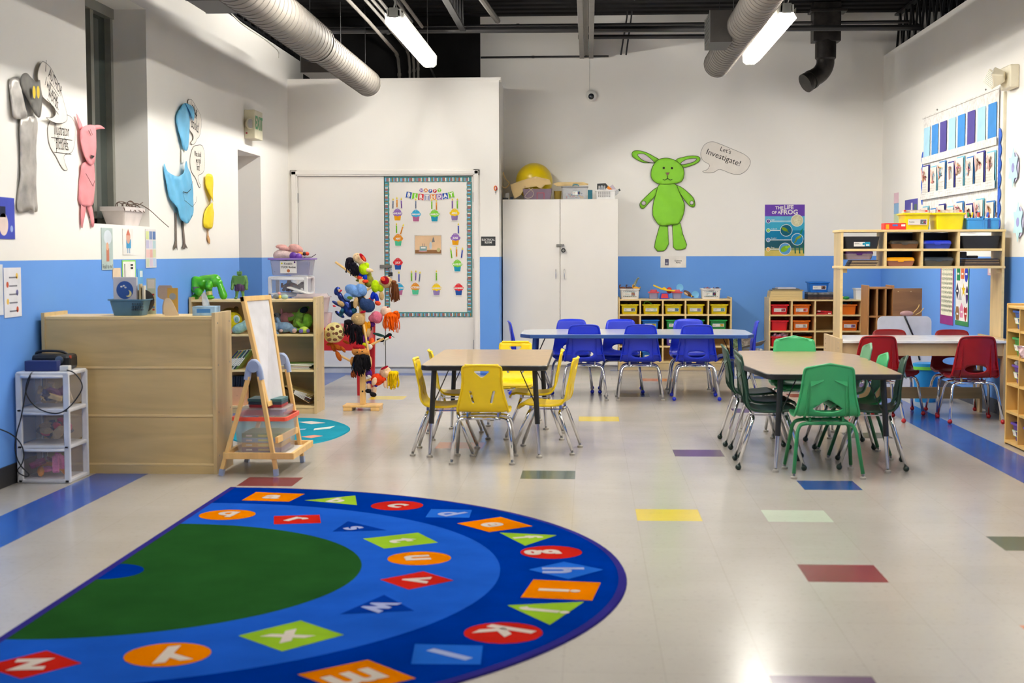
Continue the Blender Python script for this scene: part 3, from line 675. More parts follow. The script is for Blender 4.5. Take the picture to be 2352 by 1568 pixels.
# ================================================================ SHARED PIECES: trays, cubbies, books
def rr_loop(w, d, z, r, n=3): return [(x, y, z) for x, y in rrect(-w / 2, -d / 2, w / 2, d / 2, r, n)]
def loops(b, L_, m, cap0=True, cap1=False):
    n = len(L_[0]); vs = [p for l in L_ for p in l]
    fs = [(k * n + i, k * n + (i + 1) % n, (k + 1) * n + (i + 1) % n, (k + 1) * n + i) for k in range(len(L_) - 1) for i in range(n)]
    if cap0: fs.append(tuple(range(n - 1, -1, -1)))
    if cap1: fs.append(tuple(range((len(L_) - 1) * n, len(L_) * n)))
    b.add(vs, fs, m)
def tray_bm(b, w, d, h, m, tap=.82, rim=.012, r=.02):
    loops(b, [rr_loop(w * tap, d * tap, 0, r), rr_loop(w - 2 * rim, d - 2 * rim, h - .016, r), rr_loop(w, d, h - .012, r), rr_loop(w, d, h, r),
              rr_loop(w - rim * 2 - .006, d - rim * 2 - .006, h, r), rr_loop(w * tap - .008, d * tap - .008, .006, r)], m, True, True)
PIC = {}
def label_bm(b, w, h, txt, pic=(90, 80, 70), trim=(60, 170, 190), y=0, x=0, z=0):
    b.rect(x - w / 2, z - h / 2, x + w / 2, z + h / 2, WHITE, y=y - .0008, t=.0008)
    b.rect(x - w / 2, z + h / 2 - h * .07, x + w / 2, z + h / 2, paper(*trim), y=y - .0012); b.rect(x - w / 2, z - h / 2, x + w / 2, z - h / 2 + h * .07, paper(*trim), y=y - .0012)
    px0 = x + w * .14; b.rect(px0, z - h * .38, x + w * .45, z + h * .38, paper(*pic), y=y - .0012)
    rnd = random.Random(txt)
    for i in range(5):
        cx = px0 + w * .31 * rnd.random() * .9; b.rect(cx, z - h * .3 + rnd.random() * h * .3, cx + w * .06, z + rnd.random() * h * .3, paper(*[max(0, min(255, int(v + rnd.uniform(-70, 110)))) for v in pic]), y=y - .0015)
    ls = txt.split('\n')
    for i, l in enumerate(ls): b.text(l, x - w * .45, z + (len(ls) - 1) * h * .17 - i * h * .34, h * (.34 if len(ls) == 1 else .3), INK, y=y - .0015, align='LEFT', sx=.9, shear=.2)
def tray(label, x, y, z, w, d, h, rgb, txt=None, pic=(90, 80, 70), group=None, tap=.82, name='storage_bin', cat='bin', rz=0, lw=.62, lh=.36, trim=(60, 170, 190), lx=0):
    t = T(name, label, cat, (x, y, z), rz, group)
    b = B(); tray_bm(b, w, d, h, C(*rgb, rough=.35), tap); b.build('tub', t, smooth=True, angle=.5)
    if txt is not None:
        b = B(); yy = -d / 2 * (tap + (1 - tap) * .5) - .003; label_bm(b, w * lw, h * lh, txt, pic, trim, y=0, x=0, z=0)
        o = b.build('label', t, loc=(lx, yy - .004, h * .46), rot=(math.atan2(d / 2 * (1 - tap), h) * .9, 0, 0))
    return t
def pile(label, cat, x, y, z, w, d, h, cols, n=14, size=.02, seed=1, name='toy_pile', kind=None, group=None):
    rnd = random.Random(seed); b = B()
    for i in range(n):
        c = cols[i % len(cols)]; px, py = x + rnd.uniform(-w / 2, w / 2), y + rnd.uniform(-d / 2, d / 2); pz = z + rnd.uniform(0, h); s = size * rnd.uniform(.7, 1.4)
        b.T = Matrix.Translation((px, py, pz)) @ Matrix.Rotation(rnd.uniform(0, 3), 4, 'X') @ Matrix.Rotation(rnd.uniform(0, 3), 4, 'Z')
        k = rnd.random()
        if k < .4: b.ball((0, 0, 0), (s, s * .6, s * .5), C(*c), 8, 5)
        elif k < .7: b.box(-s, -s * .5, -s * .4, s, s * .5, s * .4, C(*c))
        else: b.cyl((-s, 0, 0), (s, 0, 0), s * .3, C(*c), n=7)
    o = b.build(name); tag(o, label, cat, group)
    if kind: o['kind'] = kind
    return o
def cubby(name, label, x0, x1, y, z0, z1, d, cols, rows, t_=.016, legs=False, basez=None, m=WOOD, me=WOODE, mb=WOODB, loc=None, rz=0, toplip=.02):
    """front at local y=0, depth to +d; columns = list of divider x, rows = list of shelf z"""
    t = T(name, label, 'shelf unit', loc or ((x0 + x1) / 2, y, 0), rz); cx = 0 if loc else (x0 + x1) / 2; a, c = x0 - cx, x1 - cx
    for x in (a, c - t_): b = B(); b.box(x, 0, z0, x + t_, d, z1 + toplip, me); b.build('side_panel', t, bev=.004)
    b = B(); b.box(a + t_, .004, z1 - t_, c - t_, d, z1, me); b.build('top_panel', t, bev=.002)
    b = B(); b.box(a + t_, .004, z0 + (basez or .05), c - t_, d, z0 + (basez or .05) + t_, me); b.build('bottom_panel', t)
    b = B(); b.box(a + t_, .01, z0, c - t_, .025, z0 + (basez or .05), m); b.build('kickboard', t)
    for z in rows: b = B(); b.box(a + t_, .004, z - t_ / 2, c - t_, d - .01, z + t_ / 2, me); b.build('shelf', t)
    for x in cols: b = B(); b.box(x - cx - t_ / 2, .002, z0 + (basez or .05) + t_, x - cx + t_ / 2, d - .01, z1 - t_, me); b.build('divider', t)
    b = B(); b.box(a + t_, d - .012, z0 + .02, c - t_, d - .004, z1 - t_, mb); b.build('back_panel', t)
    return t
def book(label, loc, w, h, th, rgb, rot=(0, 0, 0), group='books', spine=(235, 230, 215), title=None, cover=None):
    """w depth (x), h height (z), th thickness (y)... spine faces -y when upright th along x"""
    t = T('book', label, 'book', loc, 0, group, rot=rot)
    m = C(*rgb, rough=.4); p = paper(238, 232, 216)
    b = B(); b.box(.0015, .003, .002, th - .0015, w - .003, h - .002, p); b.build('pages', t)
    b = B(); b.box(0, 0, 0, .0016, w, h, m); b.box(th - .0016, 0, 0, th, w, h, m); b.box(0, 0, 0, th, .0016, h, m)
    if spine: b.box(th * .2, -.0006, h * .2, th * .8, 0, h * .6, paper(*spine))
    if cover: b.box(-.0006, w * .15, h * .2, 0, w * .85, h * .75, paper(*cover))
    b.build('cover', t)
    return t
# ================================================================ LEFT SIDE
# low bookcase seen from behind
U0, U1, UY, UD, UH = -3.12, -2.115, 7.95, .36, .915
t = T('bookcase', 'low birch bookcase turned away, its panelled back to the viewer', 'bookcase', ((U0 + U1) / 2, UY, 0)); cx = (U0 + U1) / 2
for x in (U0 - cx, U1 - cx - .02):
    b = B(); b.box(x, -.006, .0, x + .02, UD, UH + .005, WOODZ); 
    for z in (.1, .35, .62, .86): b.cyl((x + .0195, .05, z), (x + .0215, .05, z), .006, STEEL, n=8); b.cyl((x + .0195, UD - .05, z), (x + .0215, UD - .05, z), .006, STEEL, n=8)
    b.build('side_panel', t, bev=.005)
b = B(); b.box(U0 - cx + .02, 0, UH - .035, U1 - cx - .02, UD, UH - .015, WOODE); b.build('top_panel', t, bev=.004)
for i, (z0, z1) in enumerate(((.055, .33), (.338, .605), (.613, .885))): b = B(); b.box(U0 - cx + .02, .004, z0, U1 - cx - .02, .012, z1, WOODB); b.build('back_panel', t)
for z in (.052, .332, .607): b = B(); b.box(U0 - cx + .02, -.001, z - .006, U1 - cx - .02, UD - .01, z + .008, WOODE); b.build('shelf', t, bev=.003)
b = B(); b.box(U0 - cx + .02, .0, 0.0, U1 - cx - .02, .014, .046, WOODB); b.build('kickboard', t)
# white drawer tower
def drawers(name, label, x, y, w, d, h, n, rz=0, cont=None, z0=0, parent=None):
    t = T(name, label, 'drawer tower', (x, y, z0), rz); PW = mat('white_plastic', (224, 224, 226), .4)
    for sx in (-1, 1):
        for sy in (-1, 1): b = B(); b.box(sx * (w / 2 - .035), sy * (d / 2 - .02), 0, sx * w / 2, sy * d / 2, h, PW); b.build('frame_post', t, bev=.006)
    for k in range(n + 1): z = h * k / n; b = B(); b.box(-w / 2 + .005, -d / 2, max(z - .015, 0), w / 2 - .005, d / 2, max(z - .015, 0) + .022, PW); b.build('frame_deck', t, bev=.006)
    for k in range(n):
        za, zb = h * k / n + .02, h * (k + 1) / n - .02; b = B()
        fr = [(-w / 2 + .036, -d / 2 - .008), (w / 2 - .036, -d / 2 - .008)]
        arc = spline([(-w / 2 + .036, -d / 2 + .01), (-w / 4, -d / 2 - .012), (w / 4, -d / 2 - .012), (w / 2 - .036, -d / 2 + .01)], 4, closed=False)
        vs = [(px, py, za) for px, py in arc] + [(px, py, zb) for px, py in arc]; nn = len(arc)
        b.add(vs, [(i, i + 1, i + 1 + nn, i + nn) for i in range(nn - 1)], FROST)
        b.box(w / 2 - .034, -d / 2 + .02, za, w / 2 - .03, d / 2 - .02, zb, FROST); b.box(-w / 2 + .03, -d / 2 + .02, za, -w / 2 + .034, d / 2 - .02, zb, FROST)
        dr = b.build('drawer', t, smooth=True, angle=.5)
        b = B(); b.tube([(px, py - .006, zb + .002) for px, py in arc], .009, PW, n=6); b.build('drawer_lip', dr, smooth=True)
        if cont:
            rnd = random.Random(k + 5); b = B()
            for i in range(16):
                c = cont[k][i % len(cont[k])]; s = rnd.uniform(.02, .045)
                b.T = Matrix.Translation((rnd.uniform(-w / 2 + .08, w / 2 - .08), rnd.uniform(-d / 2 + .05, d / 2 - .06), za + .03 + rnd.uniform(0, .6) * (zb - za - .06))) @ Matrix.Rotation(rnd.uniform(0, 3), 4, 'X') @ Matrix.Rotation(rnd.uniform(0, 3), 4, 'Z')
                b.ball((0, 0, 0), (s * 1.2, s * .7, s * .5), cloth(*c), 8, 5) if i % 2 else b.box(-s * 1.2, -s * .4, -s * .3, s * 1.2, s * .4, s * .3, cloth(*c))
            o = b.build('contents', dr); o['kind'] = 'stuff'
    return t
cont = [[(120, 80, 150), (230, 140, 190), (240, 160, 60), (150, 30, 90), (200, 60, 70)], [(60, 40, 60), (200, 60, 90), (70, 70, 90), (180, 150, 110)], [(210, 180, 130), (60, 55, 80), (225, 190, 130), (130, 70, 110)]]
cont = [[(226, 120, 170), (150, 30, 110), (230, 150, 60), (200, 40, 60), (120, 30, 90)], cont[1], cont[2]]
drawers('drawer_tower', 'white three drawer plastic tower standing against the blue wall', -2.985, 7.74, .3, .3, .605, 3, 0, cont)
# storage box cardboard strip in bottom drawer is part of the contents
t = T('radio', 'black portable radio lying on the white drawer tower', 'radio', (-2.99, 7.8, .613))
b = B(); b.box(-.11, -.07, 0, .11, .07, .085, BLACKM); b.build('body', t, bev=.02)
b = B(); b.tube([(-.1, -.02, .07), (-.09, -.03, .1), (.0, -.035, .104), (.07, -.03, .098), (.09, -.02, .07)], .008, BLACKM, smooth=2); b.build('handle', t, smooth=True)
b = B(); b.cyl((.055, -.07, .055), (.055, -.082, .055), .022, STEEL, n=18); b.build('volume_dial', t, smooth=True, angle=.6)
b = B(); b.cyl((.1, -.05, .07), (.112, -.05, .07), .009, C(170, 60, 40)); b.build('red_button', t)
b = B(); b.box(-.09, -.03, 0, .09, .03, .056, C(34, 48, 104, rough=.6)); tag(b.build('blue_box', loc=(-3.005, 7.66, .613), bev=.002), 'small dark blue box in front of the black radio', 'box')
b = B(); b.box(0, 0, 0, .05, .05, .03, ENAM); tag(b.build('power_adapter', loc=(-2.9, 7.63, .613), bev=.004), 'small white adapter at the corner of the drawer tower', 'adapter')
yf = 7.56
b = B(); pts = [at(px, py, yf) for px, py in ((143, 852), (172, 855), (193, 885), (180, 910), (160, 935), (138, 950), (110, 948), (80, 935), (58, 905), (60, 880), (70, 858), (66, 856))]
pts[0].y = 7.63; pts[-1].y = 7.62; b.tube(pts, .0035, RUBBER, n=6, smooth=3); tag(b.build('black_cable', smooth=True), 'black cable looping over the front of the drawer tower', 'cable')
b = B(); pts = [at(px, py, yf - .01) for px, py in ((70, 862), (57, 905), (50, 955), (36, 1000), (34, 1040), (46, 1070), (70, 1090), (60, 1096), (36, 1082), (50, 1068), (56, 1045), (50, 1020), (30, 998))] + [atx(0, 985, LX + .02), atx(-20, 980, LX + .02)]
for p in pts: p.z = max(p.z, .006)
b.tube(pts, .0035, RUBBER, n=6, smooth=3); tag(b.build('black_cable', smooth=True), 'black cable hanging down the left post of the drawer tower', 'cable')
# on top of the bookcase
ZT = UH - .014
def topx(px, y): return at(px, 715, y).x
y_ = 8.1; xb = topx(300, y_)
t = T('plastic_basket', 'dusty blue plastic basket of picture books on the bookcase', 'basket', (xb, y_, ZT))
b = B(); bl = C(78, 118, 142, rough=.5)
loops(b, [rr_loop(.17, .13, 0, .03), rr_loop(.205, .165, .085, .03), rr_loop(.225, .18, .087, .03), rr_loop(.225, .18, .094, .03), rr_loop(.196, .156, .092, .03), rr_loop(.16, .12, .006, .03)], bl, True, True)
for i in range(5):
    for j in range(3): b.box(.035 + i * .014, -.0925 + j * .006 - .001, .03 + j * .016, .043 + i * .014, -.07, .04 + j * .016, C(48, 70, 88, rough=.7))
b.build('tub', t, smooth=True, angle=.5)
t = T('board_book', 'grey board book with a blue round night picture in the basket', 'book', (xb - .03, y_ - .0, ZT + .03), -.12, 'books in the blue basket')
b = B(); b.box(-.072, -.004, 0, .072, .016, .19, C(206, 202, 206, rough=.5)); b.build('cover', t, bev=.003)
b = B(); b.disc(0, .115, .052, C(38, 84, 158), y=-.005, t=.001, n=28); b.disc(.022, .095, .02, C(240, 226, 150), y=-.006); b.disc(.012, .1, .018, C(38, 84, 158), y=-.007)
for x, z in ((-.02, .135), (-.005, .14), (.005, .13)): b.disc(x, z, .007, C(238, 236, 230), y=-.006, rz=.005)
b.build('cover_print', t)
for i, (dx, h, rgb, nm, dy) in enumerate(((.055, .16, (196, 176, 132), 'tan', .02), (.072, .15, (220, 210, 190), 'cream', .03))):
    b = B(); b.box(-.006, -.05, 0, .006, .05, h, C(*rgb)); tag(b.build('board_book', loc=(xb + dx, y_ + dy, ZT + .02), rz=.2, bev=.002), nm + ' thin book standing in the blue basket', 'book', 'books in the blue basket')
b = B(); b.T = Matrix.Rotation(.3, 4, 'Z'); b.cyl((0, 0, .06), (.012, 0, .06), .068, C(40, 36, 34), n=28); b.cyl((-.001, 0, .06), (.0, 0, .06), .055, C(220, 180, 50), n=28); b.T = Matrix()
t = b.build('round_tin', loc=(xb + .055, y_ + .045, ZT + .02), rz=-1.3); tag(t, 'round black and yellow lid leaning in the blue basket', 'lid')
def card(name, label, px0, py0, px1, py1, y, cols, cat, draw=None, rz=0, th=.003):
    a = at(px0, py1, y); c = at(px1, py0, y); w_, h_ = c.x - a.x, c.z - ZT
    b = B(); b.box(-w_ / 2, 0, 0, w_ / 2, th, h_, C(*cols)); 
    if draw: draw(b, w_, h_)
    return tag(b.build(name, loc=((a.x + c.x) / 2, y, ZT), rz=rz), label, cat)
def d1(b, w, h):
    b.text('Tra la la', 0, h * .85, .018, INK, y=-.0008); b.disc(0, h * .6, .01, paper(150, 170, 150), y=-.0006, rz=.03)
    for i in range(7): b.rect(w * .1, h * (.45 - i * .05), w * .3, h * (.48 - i * .05), paper(*[(180, 70, 60), (200, 150, 60), (90, 130, 180)][i % 3]), y=-.0006)
def flat(name, label, px, y, w, h, rgb, cat, z=ZT, rz=0, draw=None, group=None, out=None):
    b = B(); x = topx(px, y)
    if out: b.plate([(p[0] * w, p[1] * h) for p in out], C(*rgb, rough=.7), .003)
    else: b.box(-w / 2, 0, 0, w / 2, .003, h, C(*rgb, rough=.7))
    if draw: draw(b, w, h)
    return tag(b.build(name, loc=(x, y, z), rz=rz), label, cat, group)
flat('standing_card', 'tall pale green picture bookmark standing behind the blue basket', 348, 8.24, .054, .21, (196, 208, 192), 'card', draw=lambda b, w, h: [b.rect(-w * .4, h * .72, w * .4, h * .97, WHITE, y=-.0006)] + [b.rect(w * .1, h * (.1 + i * .07), w * .35, h * (.15 + i * .07), paper(*[(190, 80, 70), (90, 130, 190), (210, 170, 80)][i % 3]), y=-.0006) for i in range(7)])
flat('standing_card', 'taupe speech bubble shaped card on the bookcase', 380, 8.2, .09, .17, (176, 160, 152), 'card', out=[(-.2, 0), (.35, 0), (.35, .45), (.5, .55), (.5, .9), (.4, 1), (-.4, 1), (-.5, .9), (-.5, .62), (-.35, .55), (-.1, .5), (-.2, .3)])
flat('standing_card', 'mustard yellow card leaning behind the triangular card', 397, 8.18, .062, .155, (196, 158, 76), 'card', draw=lambda b, w, h: b.disc(0, h * .68, .02, paper(150, 160, 170), y=-.0006))
flat('standing_card', 'cream triangular card standing at the right of the basket', 392, 8.05, .09, .1, (222, 202, 168), 'card', out=spline([(-.4, 0), (.5, 0), (.42, .2), (.1, .8), (-.15, 1), (-.4, .85)], 3))
# tissue box
t = T('tissue_box', 'blue and white tissue box on the bookcase corner', 'tissue box', (topx(474, 8.1), 8.1, ZT))
TI = mat('tissue_print', (150, 186, 220), .55, scale=9, var=.3); b = B(); b.box(-.065, -.06, 0, .065, .06, .052, TI); b.box(-.04, -.0605, .015, .04, -.06, .038, paper(70, 130, 200)); b.build('box', t, bev=.002)
b = B(); vs, fs = sheet([(-.02, 0), (.015, 0), (.01, .04), (-.005, .085), (-.03, .07)], (), .012); b.add([(x, .012 * math.sin(z * 60 + x * 90), z + .05) for x, z in vs], fs, WHITE); vs, fs = sheet([(-.01, 0), (.02, 0), (.0, .07), (-.02, .05)], (), .012); b.add([(x, .01 + .01 * math.sin(z * 70), z + .05) for x, z in vs], fs, WHITE); b.build('tissue', t, smooth=True, solid=.0008)

# second bookcase, open side to the viewer
V0, V1, VY, VD = -3.14, -2.135, 11.02, .34
SH = (.05, .335, .615, .885)
t = T('bookcase', 'open birch bookcase with plush toys and leaning books', 'bookcase', ((V0 + V1) / 2, VY, 0)); cx = (V0 + V1) / 2
for x in (V0 - cx, V1 - cx - .02):
    b = B(); b.box(x, 0, 0, x + .02, VD, .915, WOODZ)
    for z in (.1, .35, .62, .86): b.cyl((x + .0195, .05, z), (x + .0215, .05, z), .006, STEEL, n=8); b.cyl((x + .0195, VD - .05, z), (x + .0215, VD - .05, z), .006, STEEL, n=8)
    b.build('side_panel', t, bev=.005)
for z in SH: b = B(); b.box(V0 - cx + .02, .006, z - .008, V1 - cx - .02, VD, z + .01, WOODE); b.build('shelf' if z < .8 else 'top_panel', t, bev=.003)
b = B(); b.box(V0 - cx + .02, VD - .012, .05, V1 - cx - .02, VD - .004, .88, WOODB); b.build('back_panel', t)
b = B(); b.box(V0 - cx + .02, .01, 0, V1 - cx - .02, .022, .042, WOOD); b.build('kickboard', t)
def plush(name, label, loc, parts, rz=0, cat='plush toy', group='plush toys on the top shelf', fuse=.006, rot=None, s=1):
    """parts: name -> (rgb, [(x,y,z,rx,ry,rz,tilt)])"""
    t = T(name, label, cat, loc, rz, group, rot=rot)
    for pn, (rgb, es) in parts:
        b = B(); 
        for e in es: b.ball((e[0] * s, e[1] * s, e[2] * s), (e[3] * s, e[4] * s, e[5] * s), cloth(*rgb), 14, 9, rot=Matrix.Rotation(e[6] if len(e) > 6 else 0, 3, 'Y'))
        b.build(pn, t, smooth=True, fuse=fuse if len(es) > 1 else 0)
    return t
zs = SH[2] + .01
def vx(px, y=VY + .12): return at(px, 740, y).x
plush('plush_toy', 'yellow round plush bird with one big eye on the top shelf', (vx(535), VY + .13, zs), [('body', ((214, 196, 30), [(0, 0, .09, .075, .07, .08), (-.03, -.02, .05, .05, .05, .05)])), ('beak', ((226, 120, 30), [(-.03, -.06, .04, .022, .022, .018)])), ('eye', ((214, 220, 216), [(.04, -.055, .115, .028, .012, .032)])), ('pupil', ((130, 176, 172), [(.045, -.066, .115, .016, .006, .02)]))])
plush('plush_toy', 'brown plush animal lying behind the yellow plush bird', (vx(520), VY + .24, zs + .09), [('body', ((128, 106, 44), [(0, 0, .05, .08, .05, .06), (-.03, -.03, .06, .04, .03, .035)])), ('eye', ((60, 60, 50), [(-.035, -.055, .08, .008, .006, .008)])), ('ear', ((100, 80, 40), [(.05, 0, .1, .02, .015, .02)]))])
plush('plush_toy', 'pale aqua plush toy beside the yellow plush bird', (vx(555), VY + .06, zs), [('body', ((150, 186, 178), [(.0, 0, .045, .07, .04, .04, -.4), (.05, 0, .07, .04, .035, .04)])), ('paw', ((206, 160, 150), [(-.075, -.01, .02, .02, .02, .016)]))])
plush('plush_toy', 'grey plush toy at the back of the top shelf', (vx(630), VY + .22, zs), [('body', ((128, 132, 134), [(0, 0, .08, .06, .05, .08), (.05, -.03, .1, .05, .02, .02, .5)])), ('eye', ((40, 40, 44), [(-.01, -.05, .14, .01, .006, .012)]))])
plush('plush_toy', 'dusty pink plush toy behind the blue plush elephant', (vx(652), VY + .2, zs), [('body', ((176, 118, 116), [(0, 0, .11, .05, .045, .055), (.05, -.02, .14, .04, .03, .022), (0, 0, .05, .05, .04, .05)])), ('ear', ((176, 118, 116), [(-.035, 0, .17, .012, .01, .025)]))])
plush('plush_toy', 'light blue plush elephant lying on the top shelf edge', (vx(650), VY + .09, zs), [('body', ((118, 142, 162), [(.02, 0, .05, .07, .045, .042), (-.07, -.01, .05, .045, .04, .042), (.09, -.02, .03, .035, .03, .025), (-.03, 0, .1, .014, .014, .035, -.4)])), ('ear', ((104, 130, 156), [(-.05, -.055, .005, .04, .015, .022, .3)])), ('paw', ((190, 160, 150), [(.0, -.05, .025, .016, .012, .014), (.105, -.045, .025, .02, .012, .02)])), ('eye', ((40, 44, 50), [(-.085, -.046, .06, .007, .004, .008)]))])
plush('plush_toy', 'pale green plush toy with big ears at the right of the top shelf', (vx(683), VY + .18, zs), [('body', ((132, 168, 66), [(.0, 0, .08, .05, .045, .06), (.02, -.01, .14, .045, .04, .04), (-.05, 0, .04, .05, .02, .02, .5)])), ('ear', ((120, 156, 60), [(-.05, -.01, .13, .05, .015, .028, -.7), (.04, .0, .19, .05, .015, .02, -.3)])), ('nose', ((32, 34, 40), [(.05, -.04, .185, .035, .015, .024, -.3)]))])
plush('plush_toy', 'lime green plush frog with lavender feet on the top shelf', (vx(704), VY + .1, zs), [('body', ((112, 160, 46), [(.01, .02, .1, .04, .04, .06), (-.04, .0, .06, .06, .016, .016, .7), (-.07, -.01, .03, .03, .015, .012)])), ('leg', ((186, 206, 84), [(-.01, -.03, .03, .04, .045, .028)])), ('foot', ((110, 96, 150), [(-.025, -.075, .024, .02, .008, .02), (.03, -.07, .026, .016, .008, .018)]))])
# leaning and lying books
BCOL = [(40, 50, 90), (150, 170, 60), (90, 60, 120), (200, 170, 70), (60, 110, 120), (60, 80, 50), (190, 200, 190), (46, 46, 60), (110, 140, 60), (170, 90, 60), (70, 90, 150)]
BN = ['navy', 'olive', 'purple', 'gold', 'teal', 'dark green', 'pale grey', 'black', 'lime', 'rust', 'blue']
def cnum(i): return ('first', 'second', 'third', 'fourth', 'fifth', 'sixth', 'seventh', 'eighth', 'ninth', 'tenth', 'eleventh', 'twelfth')[i]
for i in range(9):
    book('%s thin book leaning left on the middle shelf, %s of the row' % (BN[i], cnum(i)), (vx(520, VY + .03) + i * .014 - .05, VY + .03, SH[1] + .012), .2, .2, .012, BCOL[i], rot=(0, .75 - i * .01, 0), group='leaning books on the middle shelf')
for i, (w_, rgb, nm, dx) in enumerate(((.27, (46, 90, 50), 'dark green', .0), (.26, (150, 46, 40), 'dark red', -.01), (.26, (190, 200, 60), 'lime and orange', .0), (.25, (96, 130, 40), 'bright green', .03))):
    t = T('book', nm + ' large book lying flat on the middle shelf', 'book', (vx(678, VY + .12) + dx, VY + .14, SH[1] + .011 + i * .0115), .1 * (i - 1), 'flat books on the middle shelf')
    b = B(); b.box(-w_ / 2, -.1, 0, w_ / 2, .1, .011, C(*rgb)); b.box(-w_ / 2 + .01, -.101, .002, w_ / 2 + .002, .1, .009, paper(232, 226, 210)); b.build('cover', t)
for i in range(10):
    book('%s book leaning right on the bottom shelf, %s of the row' % (BN[(i * 3 + 1) % 11], cnum(i)), (vx(628, VY + .05) + i * .0135 - .06, VY + .05, SH[0] + .012), .2, .23, .011, BCOL[(i * 3 + 1) % 11], rot=(0, -.32 - i * .012, 0), group='upright books on the bottom shelf', spine=(210, 200, 60))
for i in range(6):
    rgb = [(200, 176, 110), (180, 160, 90), (226, 220, 206), (110, 60, 50), (90, 90, 80), (180, 150, 110)][i]
    book('%s book slumped on the bottom shelf, %s from the top' % (['straw', 'khaki', 'white', 'brown', 'grey', 'tan'][i], cnum(i)), (V1 - .045 - i * .006, VY + .06, SH[0] + .025 + (5 - i) * .011), .2, .24, .009, rgb, rot=(0, -PI / 2 + .3 + i * .05, 0), group='slumped books at the right of the bottom shelf')
b = B(); b.box(-.075, -.04, 0, .075, .04, .14, C(214, 160, 120, rough=.7)); b.text('...', 0, .08, .02, INK, y=-.041)
tag(b.build('book_box', loc=(vx(545, VY + .08), VY + .08, SH[0] + .01)), 'tan cardboard book box on the bottom shelf', 'box')
for i in range(9):
    book('slim blue grey book standing behind the tan box, %s of the row' % cnum(i), (vx(530, VY + .2) + i * .014, VY + .16, SH[0] + .01), .14, .22, .012, [(50, 64, 84), (70, 84, 100), (36, 44, 60)][i % 3], group='slim books behind the tan box')
# on the bookcase top: generic green toys
ztop = SH[3] + .01
GT = C(70, 168, 30, rough=.25, tag='toy'); GT2 = C(84, 128, 60, rough=.45, tag='toy2'); CUF = C(90, 92, 98)
def vx2(px, y=VY + .15): return at(px, 640, y).x
t = T('toy_gorilla', 'glossy bright green toy ape figure leaning on its long arms', 'toy figure', (vx2(478), VY + .15, ztop))
b = B()
for p, q, r0, r1 in (((-.05, 0, .13), (-.1, -.01, .15), .045, .035), ((-.1, -.01, .15), (-.1, -.03, .08), .035, .03), ((-.1, -.03, .08), (-.06, -.05, .055), .024, .03), ((.05, 0, .14), (.09, -.01, .13), .045, .03), ((.09, -.01, .13), (.13, -.03, .03), .024, .032), ((-.06, .02, .09), (-.1, .0, .02), .03, .026), ((.0, .01, .1), (.01, -.01, .03), .032, .022), ((-.05, .02, .14), (.05, .02, .15), .05, .05)):
    b.cyl(p, q, r0, GT, r1=r1, n=12); b.ball(p, r0, GT, 12, 8); b.ball(q, r1, GT, 12, 8)
b.ball((-.11, -.01, .015), (.035, .045, .018), GT); b.ball((.02, -.02, .015), (.035, .045, .016), GT); b.build('body', t, fuse=.006, smooth=True)
b = B(); b.ball((.02, -.05, .115), (.032, .034, .036), GT); b.ball((.02, -.08, .1), (.02, .015, .014), GT); b.build('head', t, fuse=.005, smooth=True)
for x, y, z, r in ((-.095, -.03, .085, .03), (.115, -.022, .06, .028)): b = B(); b.cyl((x, y, z - .015), (x, y, z + .015), r, CUF, n=16); b.build('arm_cuff', t, smooth=True, angle=.6)
b = B(); b.cyl((.012, -.01, .03), (.005, -.005, .06), .026, C(206, 190, 110), n=12); b.build('leg_wrap', t, smooth=True, angle=.6)
t = T('toy_robot', 'muted green boxy toy robot standing upright with plum legs', 'toy figure', (vx2(549), VY + .17, ztop))
b = B()
b.box(-.04, -.02, .115, .04, .02, .187, GT2); b.box(-.01, -.01, .18, .01, .01, .197, GT2)
for s_ in (-1, 1):
    for p, q, r0, r1 in (((s_ * .045, 0, .172), (s_ * .056, 0, .13), .018, .015), ((s_ * .056, 0, .13), (s_ * .056, -.012, .095), .014, .013), ((s_ * .018, 0, .11), (s_ * .022, 0, .065), .02, .016), ((s_ * .022, 0, .065), (s_ * .028, 0, .012), .014, .01)):
        b.cyl(p, q, r0, GT2, r1=r1, n=12); b.ball(p, r0, GT2, 12, 8); b.ball(q, r1, GT2, 12, 8)
    b.ball((s_ * .058, -.015, .085), (.014, .014, .015), GT2); b.ball((s_ * .03, -.012, .009), (.013, .024, .009), GT2)
b.build('body', t, fuse=.004, smooth=True)
b = B(); b.box(-.018, -.018, .192, .018, .014, .22, GT2); b.cyl((0, 0, .22), (0, 0, .232), .003, CUF, n=6); b.build('head', t, bev=.003)
b = B(); b.lathe([(.022, .07), (.03, .11), (.027, .122)], C(70, 40, 80), 18)
for s_ in (-1, 1): b.cyl((s_ * .018, 0, .112), (s_ * .023, 0, .066), .0225, C(70, 40, 80), r1=.02, n=14)
b.build('shorts', t, smooth=True, angle=.8)
b = B(); b.ball((-.03, 0, .022), (.03, .02, .02), C(120, 126, 130)); b.ball((0, -.01, .02), (.012, .012, .014), C(236, 204, 60)); b.ball((.035, 0, .02), (.03, .02, .02), C(160, 190, 180)); b.ball((-.01, .01, .045), (.014, .012, .014), C(220, 160, 160))
tag(b.build('small_toys', loc=(vx2(645), VY + .12, ztop), smooth=True), 'cluster of tiny grey and yellow toys on the bookcase top', 'toys')
